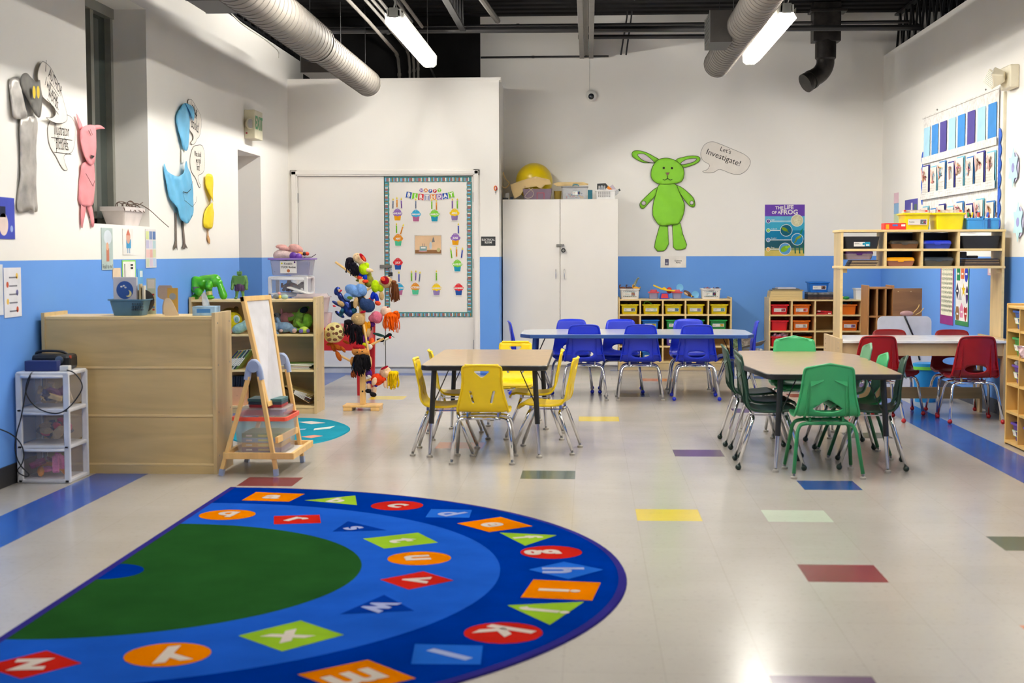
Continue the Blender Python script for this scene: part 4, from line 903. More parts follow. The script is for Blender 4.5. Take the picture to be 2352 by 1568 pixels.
# red table behind with boxes
RT = C(176, 22, 36, rough=.4); zt = .6
t = T('red_table', 'small red table behind the puppet tree and the bookcase', 'table', (-2.48, 12.85, 0))
b = B(); b.box(-.45, -.4, zt - .02, .48, .4, zt, RT); b.build('tabletop', t, bev=.005)
b = B(); b.box(-.45, -.41, zt - .2, .47, -.39, zt - .02, RT); b.build('apron', t); b = B(); b.box(.45, -.4, zt - .2, .47, .4, zt - .02, RT); b.build('apron', t)
for x, y in ((-.42, -.37), (.45, -.37), (-.42, .37), (.45, .37)):
    b = B(); s_ = 1 if x > 0 else -1; b.add([(x - .03, y - .02, zt - .02), (x + .03, y - .02, zt - .02), (x + .03, y + .02, zt - .02), (x - .03, y + .02, zt - .02), (x - .02 - .0, y - .02, 0), (x + .02, y - .02, 0), (x + .02, y + .02, 0), (x - .02, y + .02, 0)], [(0, 1, 2, 3), (7, 6, 5, 4), (1, 0, 4, 5), (2, 1, 5, 6), (3, 2, 6, 7), (0, 3, 7, 4)], RT); b.build('leg', t)
drawers('drawer_tower', 'small white drawer unit under the purple lidded tub', at(668, 640, 12.75).x, 12.78, .36, .34, .445, 3, 0, [[(60, 50, 80), (110, 60, 70), (90, 90, 110)]] * 3, z0=zt)
z = zt + .46; x = at(669, 600, 12.7).x; w_ = .385
t = T('storage_tub', 'clear tub with a purple rim marked YUCK Bucket', 'tub', (x, 12.76, z))
b = B(); loops(b, [rr_loop(w_ * .86, .24, 0, .03), rr_loop(w_ - .02, .28, .14, .03), rr_loop(w_ - .026, .274, .14, .03), rr_loop(w_ * .85, .236, .004, .03)], mat('tub_clear', (190, 190, 214), .15, alpha=.4), True, True); b.build('tub', t, smooth=True, angle=.5)
b = B(); loops(b, [rr_loop(w_ - .03, .27, .138, .03), rr_loop(w_ + .015, .31, .142, .03), rr_loop(w_ + .015, .31, .156, .03), rr_loop(w_ - .03, .27, .156, .03)], C(150, 120, 196), False, False); b.build('rim', t, smooth=True, angle=.5)
b = B(); b.rect(-.075, -.055, .075, .055, WHITE, t=.001); b.text("Koala's", 0, .032, .026, INK, y=-.001, bold=.015); b.text('YUCK Bucket', 0, .0, .025, INK, y=-.001, bold=.015, sx=.93)
b.disc(0, -.032, .014, paper(170, 100, 60), y=-.001); b.disc(-.058, .035, .008, paper(200, 190, 40), y=-.001); b.disc(.058, .045, .008, paper(90, 50, 120), y=-.001); b.build('label', t, loc=(-.01, -.142, .075), rot=(.09, 0, 0))
b = B(); b.box(.06, -.1, .01, .14, .1, .12, C(50, 84, 160)); tag(b.build('blue_folder', loc=(x, 12.76, z)), 'blue folder inside the clear purple rimmed tub', 'folder')
b = B(); b.ball((-.08, 0, .03), (.1, .09, .06), cloth(206, 184, 182)); b.ball((.0, .0, .02), (.12, .1, .05), cloth(196, 176, 176)); b.build('x'); o = bpy.data.objects['x']; o.name = 'spotted_bundle'; o.location = (x, 12.76, z + .15); tag(o, 'pale spotted fabric bundle heaped in the tub', 'bundle'); md = o.modifiers.new('f', 'REMESH'); md.mode = 'VOXEL'; md.voxel_size = .01; md.use_smooth_shade = True
t = plush('plush_toy', 'dusty pink plush arm draped over the tub', (x, 12.72, z + .22), [('body', ((206, 158, 152), [(-.06, 0, .02, .06, .025, .022, .1), (-.1, .03, .04, .055, .022, .02, 0), (.04, 0, .02, .07, .035, .04, .35)]))], group='plush things in the tub')
b = B(); b.ball((0, 0, 0), (.035, .03, .035), C(90, 40, 150)); b.ball((.05, 0, -.005), (.03, .025, .03), C(110, 60, 170)); tag(b.build('purple_bag', loc=(x + .03, 12.64, z + .175), smooth=True), 'shiny purple crumpled bag on the tub edge', 'bag')
b = B(); b.ball((0, 0, 0), (.025, .02, .016), C(230, 150, 60)); b.ball((.035, 0, 0), (.018, .018, .018), C(40, 30, 34)); b.ball((.06, 0, 0), (.018, .018, .018), C(220, 70, 40)); b.tube([(.03, 0, -.03), (.1, .0, -.03), (.14, -.01, -.005)], .004, C(110, 100, 110))
tag(b.build('wooden_toy', loc=(x + .09, 12.68, z + .195), smooth=True), 'small orange and red wooden toy on the tub', 'toy')
# translucent pink tubs stacked on the red table
PK = mat('pink_clear', (226, 208, 206), .25, alpha=.55)
def tub(label, x, y, z, w, d, h, m, lid=None, rz=0):
    t = T('storage_tub', label, 'tub', (x, y, z), rz, 'clear tubs'); b = B(); loops(b, [rr_loop(w * .88, d * .88, 0, .02), rr_loop(w, d, h, .02), rr_loop(w - .006, d - .006, h, .02), rr_loop(w * .87, d * .87, .005, .02)], m, True, True); b.build('tub', t, smooth=True, angle=.5)
    if lid: b = B(); loops(b, [rr_loop(w + .02, d + .02, h, .02), rr_loop(w + .02, d + .02, h + .01, .02), rr_loop(w - .02, d - .02, h + .014, .02), rr_loop(w - .04, d - .04, h + .035, .02)], lid, True, True); b.build('lid', t, smooth=True, angle=.5)
    return t
ym = 12.58
xt = at(728, 700, ym).x
tub('lower clear tub on the red table by the door', xt, ym, zt, .25, .2, .13, PK); tub('upper clear pink lidded tub on the red table', xt - .04, ym, zt + .135, .29, .2, .13, PK, PK)
b = B(); b.box(-.11, -.08, 0, .11, .08, .012, ENAM); tag(b.build('tub_lid', loc=(at(688, 690, 12.55).x, 12.58, zt + .318), rot=(0, .3, 0), bev=.003), 'loose white lid tilted behind the bookcase', 'lid')
b = B(); vs, fs = sheet([(-.1, 0), (.12, .0), (.13, .05), (.05, .03), (-.02, .045), (-.12, .07)], (), .015); b.add([(x, .02 * wrinkle(x, z, 80), z) for x, z in vs], fs, CLEAR); tag(b.build('plastic_bag', loc=(xt + .1, ym - .08, zt), smooth=True, solid=.001), 'crumpled clear plastic bag at the edge of the red table', 'bag')
# ================================================================ BACK WALL
CABW = mat('cabinet_white', (232, 228, 220), .4, scale=2, var=.012)
cx0, cx1, cy = -.925, .308, 15.22; CZ = 1.83
t = T('storage_cabinet', 'tall white two door cabinet with a padlocked hasp', 'cabinet', ((cx0 + cx1) / 2, cy, 0)); hw = (cx1 - cx0) / 2
b = B(); b.box(-hw, .022, .05, hw, .44, CZ, CABW); b.build('carcass', t, bev=.003)
b = B(); b.box(-hw, .04, 0, hw, .42, .05, mat('cab_base', (190, 186, 178), .5)); b.build('plinth', t)
for x0, x1 in ((-hw + .002, -.003), (.003, hw - .002)):
    b = B(); b.box(x0, 0, .06, x1, .021, CZ - .002, CABW); d = b.build('door', t, bev=.002)
    s_ = 1 if x0 > 0 else -1; b = B(); xx = s_ * .045; b.tube([(xx, 0, .98), (xx, -.028, .985), (xx, -.028, 1.08), (xx, 0, 1.085)], .0045, CHROME, smooth=1); b.build('handle', d, smooth=True)
p = at(1277, 557, cy); q = at(1298, 565, cy)
b = B(); b.box(-.04, -.014, 1.325, .035, -.001, 1.352, STEEL); b.build('hasp', t, bev=.002)
tl = T('padlock', 'round dial padlock hanging on the white cabinet doors', 'padlock', ((cx0 + cx1) / 2 + .035, cy - .03, 1.285))
b = B(); b.cyl((0, -.012, 0), (0, .012, 0), .024, BLACKM, n=20); b.cyl((0, -.014, 0), (0, -.012, 0), .013, STEEL, n=16); b.build('body', tl, smooth=True, angle=.6)
b = B(); b.tube([(-.013, 0, .018), (-.013, 0, .05), (0, 0, .065), (.013, 0, .05), (.013, 0, .018)], .004, CHROME, smooth=2); b.build('shackle', tl, smooth=True)
b = B()
for i, c in enumerate(((200, 190, 40), (60, 150, 60))): b.box(0, 0, i * .018, .215, .002, .018 + i * .018, paper(*c)) if 0 else b.box(-.1, -.003, .052 - i * .012, .11, 0, .064 - i * .012, paper(*c))
tag(b.build('border_strip', loc=(at(1365, 845, cy).x, cy - .001, -.0)), 'thin yellow and green border strip along the cabinet foot', 'border strip')
# things on the cabinet
def cxp(px, y=cy + .15): return at(px, 450, y).x
def czp(py, y=cy + .15): return at(1300, py, y).z
BALLY = C(226, 196, 12, rough=.3, tag='ball')
b = B(); r = .2; b.ball((0, 0, 0), r, BALLY, 32, 20); b.T = Matrix.Translation((-.1, -.145, .092)); 
tag(b.build('yoga_ball', loc=(cxp(1227, cy + .25), cy + .25, CZ + r - .0), smooth=True), 'big yellow exercise ball resting on top of the white cabinet', 'ball')
BP = mat('brown_paper', (214, 186, 132), .8, scale=6, var=.05)
def draped(name, label, pts, y, cat='paper', fold=.03, m=BP, holes=(), z=0, seed=0, tilt=0):
    P = [(at(px, py, y).x, at(px, py, y).z) for px, py in pts]; cx = sum(p[0] for p in P) / len(P); cz = min(p[1] for p in P)
    vs, fs = sheet([(p[0] - cx, p[1] - cz) for p in P], (), .025); b = B()
    b.add([(x, fold * wrinkle(x, zz, 14, seed) + tilt * zz, zz) for x, zz in vs], fs, m)
    return tag(b.build(name, loc=(cx, y, cz), smooth=True, solid=.0015), label, cat)
draped('brown_paper', 'large torn brown paper hanging over the yellow ball', [(1172, 424), (1195, 415), (1230, 405), (1262, 412), (1268, 424), (1252, 424), (1243, 434), (1232, 428), (1205, 432), (1196, 448), (1182, 456), (1176, 440)], cy + .02, fold=.02)
draped('brown_paper', 'flat brown paper sheet lying on the clear toy bin', [(1270, 422), (1282, 418), (1340, 418), (1352, 422), (1350, 425), (1300, 427), (1280, 428)], cy + .04, fold=.02, seed=3)
b = B(); b.tube([at(px, py, cy + .1) - Vector((0, 0, 0)) for px, py in ((1156, 395), (1158, 405), (1164, 415), (1172, 420), (1165, 430), (1156, 432), (1150, 424), (1150, 412))], .007, BP, smooth=2); tag(b.build('paper_ribbon', smooth=True), 'curly peach paper ribbon at the left of the cabinet top', 'ribbon')
b = B(); b.box(-.02, -.02, 0, .02, .02, .07, ENAM); b.box(-.05, -.03, 0, .01, .03, .02, BLACKM); b.box(.03, -.02, 0, .06, .02, .03, C(40, 60, 90)); b.build('y', loc=(cxp(1166), cy + .12, CZ)); o = bpy.data.objects['y']; o.name = 'tape_dispenser'; tag(o, 'white and black tape dispenser at the left of the cabinet top', 'tape dispenser')
def clearbin(label, px0, px1, py0, y, d=.25, m=None, txt=None, cont_=None, rim=None):
    x0, x1 = at(px0, 455, y).x, at(px1, 455, y).x; h = czp(py0, y) - CZ; w = x1 - x0; t = T('storage_tub', label, 'tub', ((x0 + x1) / 2, y + d / 2, CZ))
    b = B(); loops(b, [rr_loop(w * .9, d * .9, 0, .02), rr_loop(w, d, h, .02), rr_loop(w - .006, d - .006, h, .02), rr_loop(w * .89, d * .89, .005, .02)], m or CLEAR, True, True); b.build('tub', t, smooth=True, angle=.5)
    if rim: b = B(); loops(b, [rr_loop(w + .004, d + .004, h - .005, .02), rr_loop(w + .012, d + .012, h, .02), rr_loop(w + .012, d + .012, h + .006, .02), rr_loop(w - .006, d - .006, h + .006, .02)], rim, True, False); b.build('rim', t, smooth=True, angle=.5)
    if txt: b = B(); label_bm(b, .085, .042, txt, (90, 90, 110)); b.build('label', t, loc=(.02, -d / 2 * .97, h * .5))
    return t, w, h
VIO = mat('violet_clear', (150, 130, 148), .25, alpha=.6)
t, w_, h_ = clearbin('violet tinted clear bin under the torn brown paper', 1200, 1268, 433, cy + .01, m=VIO, d=.09)
b = B(); b.box(-.005, -.051, 0, .0, -.048, .07, C(190, 70, 80)); b.box(.07, -.051, 0, .075, -.048, .07, C(190, 70, 80)); b.box(-.005, -.051, .065, .075, -.048, .07, C(190, 70, 80)); b.build('handle_frame', t)
t, w_, h_ = clearbin('clear bin of small toys labelled Small Legos on the cabinet', 1290, 1350, 429, cy + .02, txt='Small\nLegos', rim=C(150, 150, 150))
pile('jumble of small bright toy bricks inside the clear labelled bin', 'toy bricks', t.location.x, cy + .14, CZ + .02, .18, .15, .05, [(200, 50, 60), (230, 180, 50), (50, 110, 160), (220, 220, 220), (190, 90, 60)], 34, .014, 3, kind='stuff')
b = B(); b.tube([(-.03, 0, 0), (-.03, 0, .022), (.03, 0, .022), (.03, 0, 0)], .005, C(40, 140, 170), smooth=1); b.build('handle', t, loc=(.01, -.1, h_ + .002), smooth=True)
b = B(); b.lathe([(.001, 0), (.036, 0), (.042, .085), (.044, .09), (.04, .09)], C(140, 116, 40, rough=.3), 18); tag(b.build('amber_jar', loc=(cxp(1281, cy + .08), cy + .09, CZ), smooth=True), 'amber brown jar between the two bins on the cabinet', 'jar')
b = B(); b.tube([at(px, py, cy - .0) for px, py in ((1214, 432), (1226, 440), (1224, 452), (1212, 456), (1204, 452), (1212, 442), (1224, 432))], .0022, C(214, 200, 170), smooth=2); tag(b.build('string', smooth=True), 'loop of white string dangling over the violet bin', 'string')
b = B(); b.box(0, 0, 0, .05, .03, .1, C(20, 110, 130)); tag(b.build('teal_folder', loc=(cxp(1350, cy + .08), cy + .1, CZ)), 'teal folder standing between the bins on the cabinet', 'folder')
# white basket with bottles
t = T('white_basket', 'white perforated basket of bottles on the cabinet top', 'basket', (cxp(1391, cy + .1), cy + .13, CZ))
b = B(); tray_bm(b, .225, .2, .1, C(226, 224, 220, rough=.5), .9, .008); 
for i in range(7):
    for j in range(4): b.box(-.08 + i * .02, -.1005 + (.006 - j * .002) - .001, .024 + j * .015, -.073 + i * .02, -.09, .031 + j * .015, C(90, 88, 86, rough=.8))
b.build('tub', t, smooth=True, angle=.5)
bx, by = t.location.x, t.location.y
b = B(); b.plate([(-.07, 0), (.06, 0), (.06, .09), (.02, .135), (-.07, .13)], C(34, 38, 40), .012, holes=[rrect(-.055 + i * .03, .05, -.043 + i * .03, .11, .005) for i in range(3)]); tag(b.build('slotted_holder', loc=(bx - .02, by + .04, CZ + .04)), 'black slotted plastic holder standing in the white basket', 'holder')
PET = mat('pet', (190, 200, 210), .1, alpha=.35)
for i, (dx, dz, rz_, rgb, nm) in enumerate(((-.06, .08, .2, None, 'clear plastic bottle leaning left in the white basket'), (-.02, .1, -.5, None, 'clear crumpled plastic cup in the middle of the white basket'), (.02, .085, .75, (232, 140, 30), 'orange and white tub tilted in the white basket'), (.08, .1, -.6, (200, 190, 210), 'pale blister pack sticking out of the white basket'), (.1, .07, 1.0, None, 'small clear bottle with a dark cap at the basket right'))):
    t2 = T('bottle', nm, 'bottle', (bx + dx, by - .03 + .012 * i, CZ + dz), 0, 'bottles in the white basket', rot=(0, rz_, 0)); b = B()
    if rgb is None: b.lathe([(.001, -.04), (.028, -.04), (.028, .025), (.012, .045), (.012, .055), (.001, .055)], PET, 16)
    elif i == 2: b.lathe([(.001, -.05), (.03, -.05), (.033, .045), (.035, .05), (.001, .052)], C(*rgb), 18); b.lathe([(.0335, -.03), (.0338, .02)], WHITE, 18)
    else: b.box(-.02, -.004, -.03, .03, .004, .05, mat('blister', (200, 190, 210), .3, alpha=.7))
    b.build('body', t2, smooth=True, angle=.6)
    if i == 4: b = B(); b.cyl((0, 0, .05), (0, 0, .066), .013, C(50, 60, 60)); b.build('cap', t2)
    if i == 2: b = B(); b.box(.0, -.04, .0, .018, -.03, .035, C(190, 50, 40)); b.build('red_label', t2)
# electrical room sign and key fob
p = at(1122, 553.5, DY); q0 = at(1105, 564, DY); q1 = at(1138, 543, DY)
w_, h_ = q1.x - q0.x, q1.z - q0.z
b = B(); b.box(-w_ / 2, -.004, -h_ / 2, w_ / 2, 0, h_ / 2, C(40, 42, 44, rough=.5)); b.text('ELECTRICAL', 0, .013, .03, ENAM, y=-.0045, bold=.025, sx=.82); b.text('ROOM', 0, -.015, .03, ENAM, y=-.0045, bold=.025, sx=.82)
tag(b.build('door_sign', loc=((q0.x + q1.x) / 2, DY, (q0.z + q1.z) / 2)), 'black ELECTRICAL ROOM sign right of the double doors', 'sign')
p = at(1138, 432, DY); t = T('key_ring', 'orange and red key ring hanging at the corner of the closet wall', 'key ring', (p.x, DY - .008, p.z))
b = B(); b.tube([(.014 * math.cos(a), 0, .022 * math.sin(a)) for a in [i * PI / 6 for i in range(12)]], .005, C(226, 120, 30), closed=True); b.tube([(.015 * math.cos(a), -.002, .022 * math.sin(a)) for a in [-1, -.4, .2, .8, 1.4]], .0055, C(180, 40, 30)); b.build('ring', t, smooth=True)
b = B(); b.disc(.002, -.042, .008, STEEL, t=.002, y=-.002); b.rect(0, -.065, .004, -.045, STEEL, t=.002, y=-.002); b.build('key', t)

# ---------------------------------------------------------------- birthday display on the right door leaf
YD = DY + .008
def dp(px, py, y=YD): p = at(px, py, y); return p.x, p.z
BC = [(70, 130, 130), (120, 190, 224), (160, 104, 130), (170, 100, 70), (226, 230, 226), (90, 150, 176), (150, 120, 70)]
def border(label, px0, py0, px1, py1, vert):
    (x0, z1), (x1, z0) = dp(px0, py0), dp(px1, py1); b = B(); w, h = x1 - x0, z1 - z0
    n = int((h if vert else w) / .052); pts = []
    if vert:
        left = px0 < 950
        ex_ = [(w if left else 0)]
        sc = [(((w - .002) + (.004 if k % 2 else 0)) if left else (.002 - (.004 if k % 2 else 0)), h * k / (2 * n)) for k in range(2 * n + 1)]
        out = [(0, 0)] + sc + [(0, h)] if left else [(w, h)] + sc[::-1] + [(w, 0)]
    else:
        sc = [(w * k / (2 * n), (0 if k % 2 else .005)) for k in range(2 * n + 1)]; out = sc + [(w, h), (0, h)]
    b.plate(out, paper(*BC[0]), .0015, y=-.0015)
    rnd = random.Random(px0); k = 0; s_ = .004
    L_ = h if vert else w; T_ = w if vert else h
    while s_ < L_ - .012:
        wd = rnd.choice((.008, .01, .013)); c = BC[1 + k % 6]; ln = T_ - .016 - rnd.random() * .008
        if vert: b.rect(.006, s_, .006 + ln, s_ + wd, paper(*c), y=-.002)
        else: b.rect(s_, .008, s_ + wd, .008 + ln, paper(*c), y=-.002)
        s_ += wd + .0035; k += 1
    tag(b.build('book_border', loc=(x0, YD, z0)), label, 'border', 'border strips on the birthday door')
border('teal border strip with book spines along the top of the birthday door', 883, 406, 1083, 417.5, False)
border('teal border strip with book spines down the left of the birthday door', 883, 417.5, 896, 716.5, True)
border('teal border strip with book spines down the right of the birthday door', 1072, 417.5, 1085, 716.5, True)
border('teal border strip with book spines along the bottom of the birthday door', 883, 716.5, 1085, 728, False)
K = at(1000, 500, YD); KS = (at(1001, 500, YD).x - K.x)       # metres per pixel on the door
# banner
(x0, z0) = dp(987, 446); t = T('birthday_banner', 'HAPPY BIRTHDAY paper banner with coloured flags on the door', 'banner', (x0, YD, z0))
cols = [(30, 76, 160), (120, 196, 50), (190, 34, 44), (150, 154, 184), (222, 130, 40), (134, 96, 172), (30, 76, 160), (120, 196, 50)]
b = B(); fx0 = 933.5; fw = (1042 - 933.5) / 8
cent = []
for i, ch in enumerate('BIRTHDAY'):
    f = (i + .5) / 8 * 2 - 1; px = fx0 + fw * (i + .5); dz = -8 * (1 - f * f) ; top = 438 - dz * .9 + 1; cxl, czl = (px - 987) * KS, -(top - 446) * KS; hw_ = fw * .5 * KS; hh = 14.5 * KS; a = f * .22
    def R_(u, v): return (cxl + u * math.cos(a) - v * math.sin(a), czl + u * math.sin(a) + v * math.cos(a))
    b.plate([R_(-hw_ - .002, -hh - .004), R_(0, -hh + .01), R_(hw_ + .002, -hh - .004), R_(hw_ + .002, .003), R_(-hw_ - .002, .003)], WHITE, .001, y=-.002)
    b.plate([R_(-hw_ + .003, -hh), R_(0, -hh + .014), R_(hw_ - .003, -hh), R_(hw_ - .003, 0), R_(-hw_ + .003, 0)], paper(*cols[i]), 0, y=-.0025)
    tx, tz = R_(0, -hh * .45); b.text(ch, tx, tz, .056, WHITE, y=-.003, rot=a, bold=.05)
for i, ch in enumerate('HAPPY'):
    px = 968 + i * 10.3; py = 438 + (1.5 if i in (2, 3) else 0) - 1; cxl, czl = (px - 987) * KS, -(py - 446) * KS
    b.disc(cxl, czl, .025, WHITE, y=-.002, t=.001, n=6); b.disc(cxl, czl, .022, paper(*[(134, 96, 172), (222, 130, 40), (30, 76, 160), (190, 34, 44), (120, 196, 50)][i]), y=-.0025, n=6); b.text(ch, cxl, czl, .034, WHITE, y=-.003, bold=.05)
b.build('flag_string', t)
# cupcakes
TOP = {'p': (140, 104, 176), 'b': (50, 160, 200), 'g': (126, 200, 60), 'y': (240, 200, 30), 'o': (220, 140, 40), 'r': (208, 44, 52)}
CUP = {'o': (230, 160, 20), 'pl': (176, 100, 140), 't': (30, 140, 170), 'v': (140, 120, 170), 'm': (80, 184, 140), 'n': (36, 80, 156)}
CC = [('JANUARY', 913, 489, 'p', 'o'), ('FEBRUARY', 955.5, 491, 'b', 'pl'), ('MARCH', 998, 491, 'g', 't'), ('APRIL', 1044, 488.5, 'y', 'v'), ('MAY', 914.5, 547, 'o', 'm'), ('JUNE', 1046, 545.5, 'p', 'o'),
      ('JULY', 914, 602, 'r', 'n'), ('AUGUST', 1050.5, 606, 'g', 't'), ('SEPTEMBER', 917, 660, 'b', 'pl'), ('OCTOBER', 954, 659, 'o', 'm'), ('NOVEMBER', 1002.5, 660.5, 'y', 'v'), ('DECEMBER', 1053.5, 660.5, 'r', 'n')]
CN = {'p': 'purple', 'b': 'blue', 'g': 'green', 'y': 'yellow', 'o': 'orange', 'r': 'red'}
def cupcake_out(s, g=0):
    a = [(-.5, -.05), (-.56, .02), (-.6, .1), (-.55, .2), (-.45, .22), (-.42, .33), (-.28, .38), (-.25, .47), (-.1, .48), (0, .52), (.12, .48), (.25, .47), (.28, .38), (.42, .33), (.45, .22), (.55, .2), (.6, .1), (.56, .02), (.5, -.05), (.35, -.12), (.2, -.1), (.1, -.17), (-.05, -.16), (-.15, -.1), (-.35, -.12)]
    return [(x * s * (1 + g), (-.4 + (z + .17) * 1.36) * s * (1 + g)) for x, z in spline(a, 2)]
sc_ = 20.5 * KS
for nm, px, py, tc_, cc_ in CC:
    x, z = dp(px, py); b = B()
    base = [(-.33 * sc_ - .006, -.84 * sc_ - .006), (.33 * sc_ + .006, -.84 * sc_ - .006), (.42 * sc_ + .006, -.2 * sc_), (-.42 * sc_ - .006, -.2 * sc_)]
    b.plate(base, WHITE, .0012, y=-.0012); b.plate(cupcake_out(sc_, .1), WHITE, .0012, y=-.0014)
    b.plate([(-.32 * sc_, -.83 * sc_), (.32 * sc_, -.83 * sc_), (.4 * sc_, -.25 * sc_), (-.4 * sc_, -.25 * sc_)], paper(*CUP[cc_]), 0, y=-.0018)
    dk = tuple(int(v * .8) for v in CUP[cc_])
    for i in range(5): u = (-.3 + .15 * i); b.line([(u * sc_ * .95, -.8 * sc_), (u * sc_ * 1.15, -.38 * sc_)], .0018, paper(*dk), y=-.002)
    b.plate(cupcake_out(sc_ * .93), paper(*TOP[tc_]), 0, y=-.0024)
    lt = tuple(min(255, int(v * 1.12 + 16)) for v in TOP[tc_]); b.line([(-.35 * sc_, .16 * sc_), (-.1 * sc_, .1 * sc_), (.2 * sc_, .12 * sc_), (.38 * sc_, .22 * sc_)], .003, paper(*lt), y=-.0026)
    for u, v in ((-.15, .36), (0, .4), (.14, .34), (-.05, .3), (.2, .4)): b.disc(u * sc_, v * sc_, .0025, WHITE, y=-.0028, n=6)
    b.text(nm, 0, -.06 * sc_, .027 if len(nm) < 8 else .0215, WHITE, y=-.003, bold=.05, sx=.9)
    tag(b.build('cupcake_cutout', loc=(x, YD, z)), '%s frosted cupcake cutout marked %s on the door' % (CN[tc_], nm), 'cutout', 'month cupcakes on the birthday door')
def candle(px, py0, py1, c, lab, lean=0):
    x, z0 = dp(px, py1); _, z1 = dp(px, py0); h = z1 - z0; b = B(); w = .007
    b.plate(rrect(-w - .004, -.003, w + .004, h * .72, .004, 2) , WHITE, .001, y=-.0032); b.disc(0, h * .84, .013, WHITE, y=-.0032, t=.001, n=8, rz=h * .19)
    b.rect(-w, 0, w, h * .7, paper(*c), y=-.0046); b.line([(-.002, h * .06), (.002, h * .2), (-.002, h * .3), (.002, h * .4)], .0025, INK, y=-.0048); b.plate([(-.009, h * .8), (0, h * .74), (.009, h * .8), (.004, h * .9), (0, h), (-.004, h * .9)], paper(240, 220, 70), 0, y=-.0046); b.rect(-.002, h * .76, .002, h * .82, paper(120, 100, 30), y=-.0048)
    tag(b.build('candle_cutout', loc=(x, YD, z0), rot=(0, lean, 0)), lab, 'cutout', 'paper candles on the birthday door')
GR_, OR_, PU_, GY_, BU_ = (120, 190, 40), (224, 144, 40), (134, 100, 172), (112, 124, 148), (66, 84, 170)
for args in ((902.5, 454, 479, GY_, 'grey paper candle left of the JANUARY trio', .03), (912, 451, 476, OR_, 'orange paper candle, middle of the JANUARY trio'), (922.5, 453, 478, PU_, 'purple paper candle right of the JANUARY trio', -.03),
             (955, 454, 479, GY_, 'single grey paper candle above FEBRUARY'), (992, 455, 480, GR_, 'green paper candle above MARCH'), (1002.5, 457, 482, OR_, 'orange paper candle above MARCH'),
             (1039, 454, 479, PU_, 'purple paper candle above APRIL'), (1050.5, 454, 479, GR_, 'green paper candle above APRIL'), (911, 511, 535, GR_, 'green paper candle above MAY', .0), (920, 512, 538, OR_, 'orange paper candle leaning right above MAY', .3),
             (1053, 511, 536, BU_, 'single blue paper candle above JUNE'), (1038, 567, 593, GR_, 'green paper candle left of the AUGUST trio', -.12), (1049, 565, 589, OR_, 'orange paper candle, middle of the AUGUST trio'), (1060, 567, 592, BU_, 'blue paper candle right of the AUGUST trio', .12),
             (916.5, 622, 647, BU_, 'single blue paper candle above SEPTEMBER'), (945.5, 620, 645, GR_, 'green paper candle left of the OCTOBER trio'), (954.5, 619, 644, PU_, 'purple paper candle, middle of the OCTOBER trio', .04), (963, 622, 646, GY_, 'grey paper candle right of the OCTOBER trio', .1),
             (1002.5, 619, 644, GR_, 'single green paper candle above NOVEMBER')): candle(*args)
(x0, z0), (x1, z1) = dp(953.5, 582), dp(1013, 541); b = B(); w, h = x1 - x0, z1 - z0
b.rect(-.006, -.012, w + .006, h + .008, mat('laminate_film', (225, 222, 214), .2, alpha=.5), y=-.0006, t=.0005); b.rect(0, 0, w, h, paper(222, 188, 150), y=-.0012, t=.0005); b.rect(0, 0, w, h * .2, paper(140, 100, 66), y=-.0016)
b.plate([(w * .64, h * .62), (w * .7, h * .95), (w * .76, h * .66)], paper(120, 124, 128), 0, y=-.0018); b.disc(w * .6, h * .45, w * .05, paper(190, 200, 206), y=-.0018, rz=h * .22) ; b.rect(w * .18, h * .15, w * .45, h * .4, paper(130, 160, 160), y=-.0018); b.rect(w * .22, h * .28, w * .4, h * .36, WHITE, y=-.002); b.line([(w * .28, h * .4), (w * .28, h * .55)], .004, paper(70, 80, 110), y=-.002); b.line([(w * .35, h * .4), (w * .35, h * .55)], .004, paper(70, 80, 110), y=-.002); b.disc(w * .9, h * .2, w * .07, paper(190, 180, 130), y=-.0018, rz=h * .12)
b.plate(ell(w * .3, h * .14, w * .17, h * .04, 16), paper(210, 160, 170), 0, y=-.0017)
tag(b.build('picture_card', loc=(x0, YD, z0)), 'tan laminated picture of a party hat and cake on the birthday door', 'picture')

# ---------------------------------------------------------------- posters on the back wall
def bp(px, py, y=BY): p = at(px, py, y); return p.x, p.z
ox, oz = bp(1531, 580)
def Q(pts): return [(bp(px, py)[0] - ox, bp(px, py)[1] - oz) for px, py in pts]
LIME = mat('lime_paper', (132, 204, 44), .65, scale=10, var=.03); EDG = paper(60, 70, 40); PINK = paper(214, 204, 208)
t = T('paper_animal', 'big lime green paper animal with wide ears taped on the back wall', 'paper cutout', (ox, BY, oz))
def pap(nm, pts, y0, amp=.006, m=LIME, smoothn=3, step=.03, parent=t, edge=EDG, puff=.0, s=16):
    P = spline(pts, smoothn) if smoothn else pts; P = Q(P); vs, fs = sheet(P, (), step); b = B()
    b.add([(x, -y0 + amp * wrinkle(x, z, s, y0 * 50), z) for x, z in vs], fs, m)
    if edge: b.tube([(x, -y0 + amp * wrinkle(x, z, s, y0 * 50), z) for x, z in P], .0022, edge, n=4, closed=True)
    return b.build(nm, parent, smooth=True, solid=.001)
z5 = lambda x, y: (1440 + x / 5.2267, 300 + y / 5.2267)
Z = lambda *pts: [z5(*p) for p in pts]
pap('leg', Z((395, 1130), (488, 1135), (500, 1360), (470, 1420), (440, 1445), (365, 1447), (330, 1400), (340, 1330)), .012, smoothn=1, amp=.003)
pap('leg', Z((545, 1130), (640, 1110), (670, 1240), (718, 1370), (700, 1415), (640, 1430), (590, 1430), (555, 1400)), .012, smoothn=1, amp=.003)
pap('arm', Z((390, 680), (330, 700), (240, 780), (170, 850), (153, 890), (170, 930), (205, 930), (260, 870), (345, 775)), .014)
pap('arm', Z((585, 660), (640, 672), (720, 730), (790, 800), (813, 860), (810, 910), (770, 915), (720, 870), (655, 780)), .014)
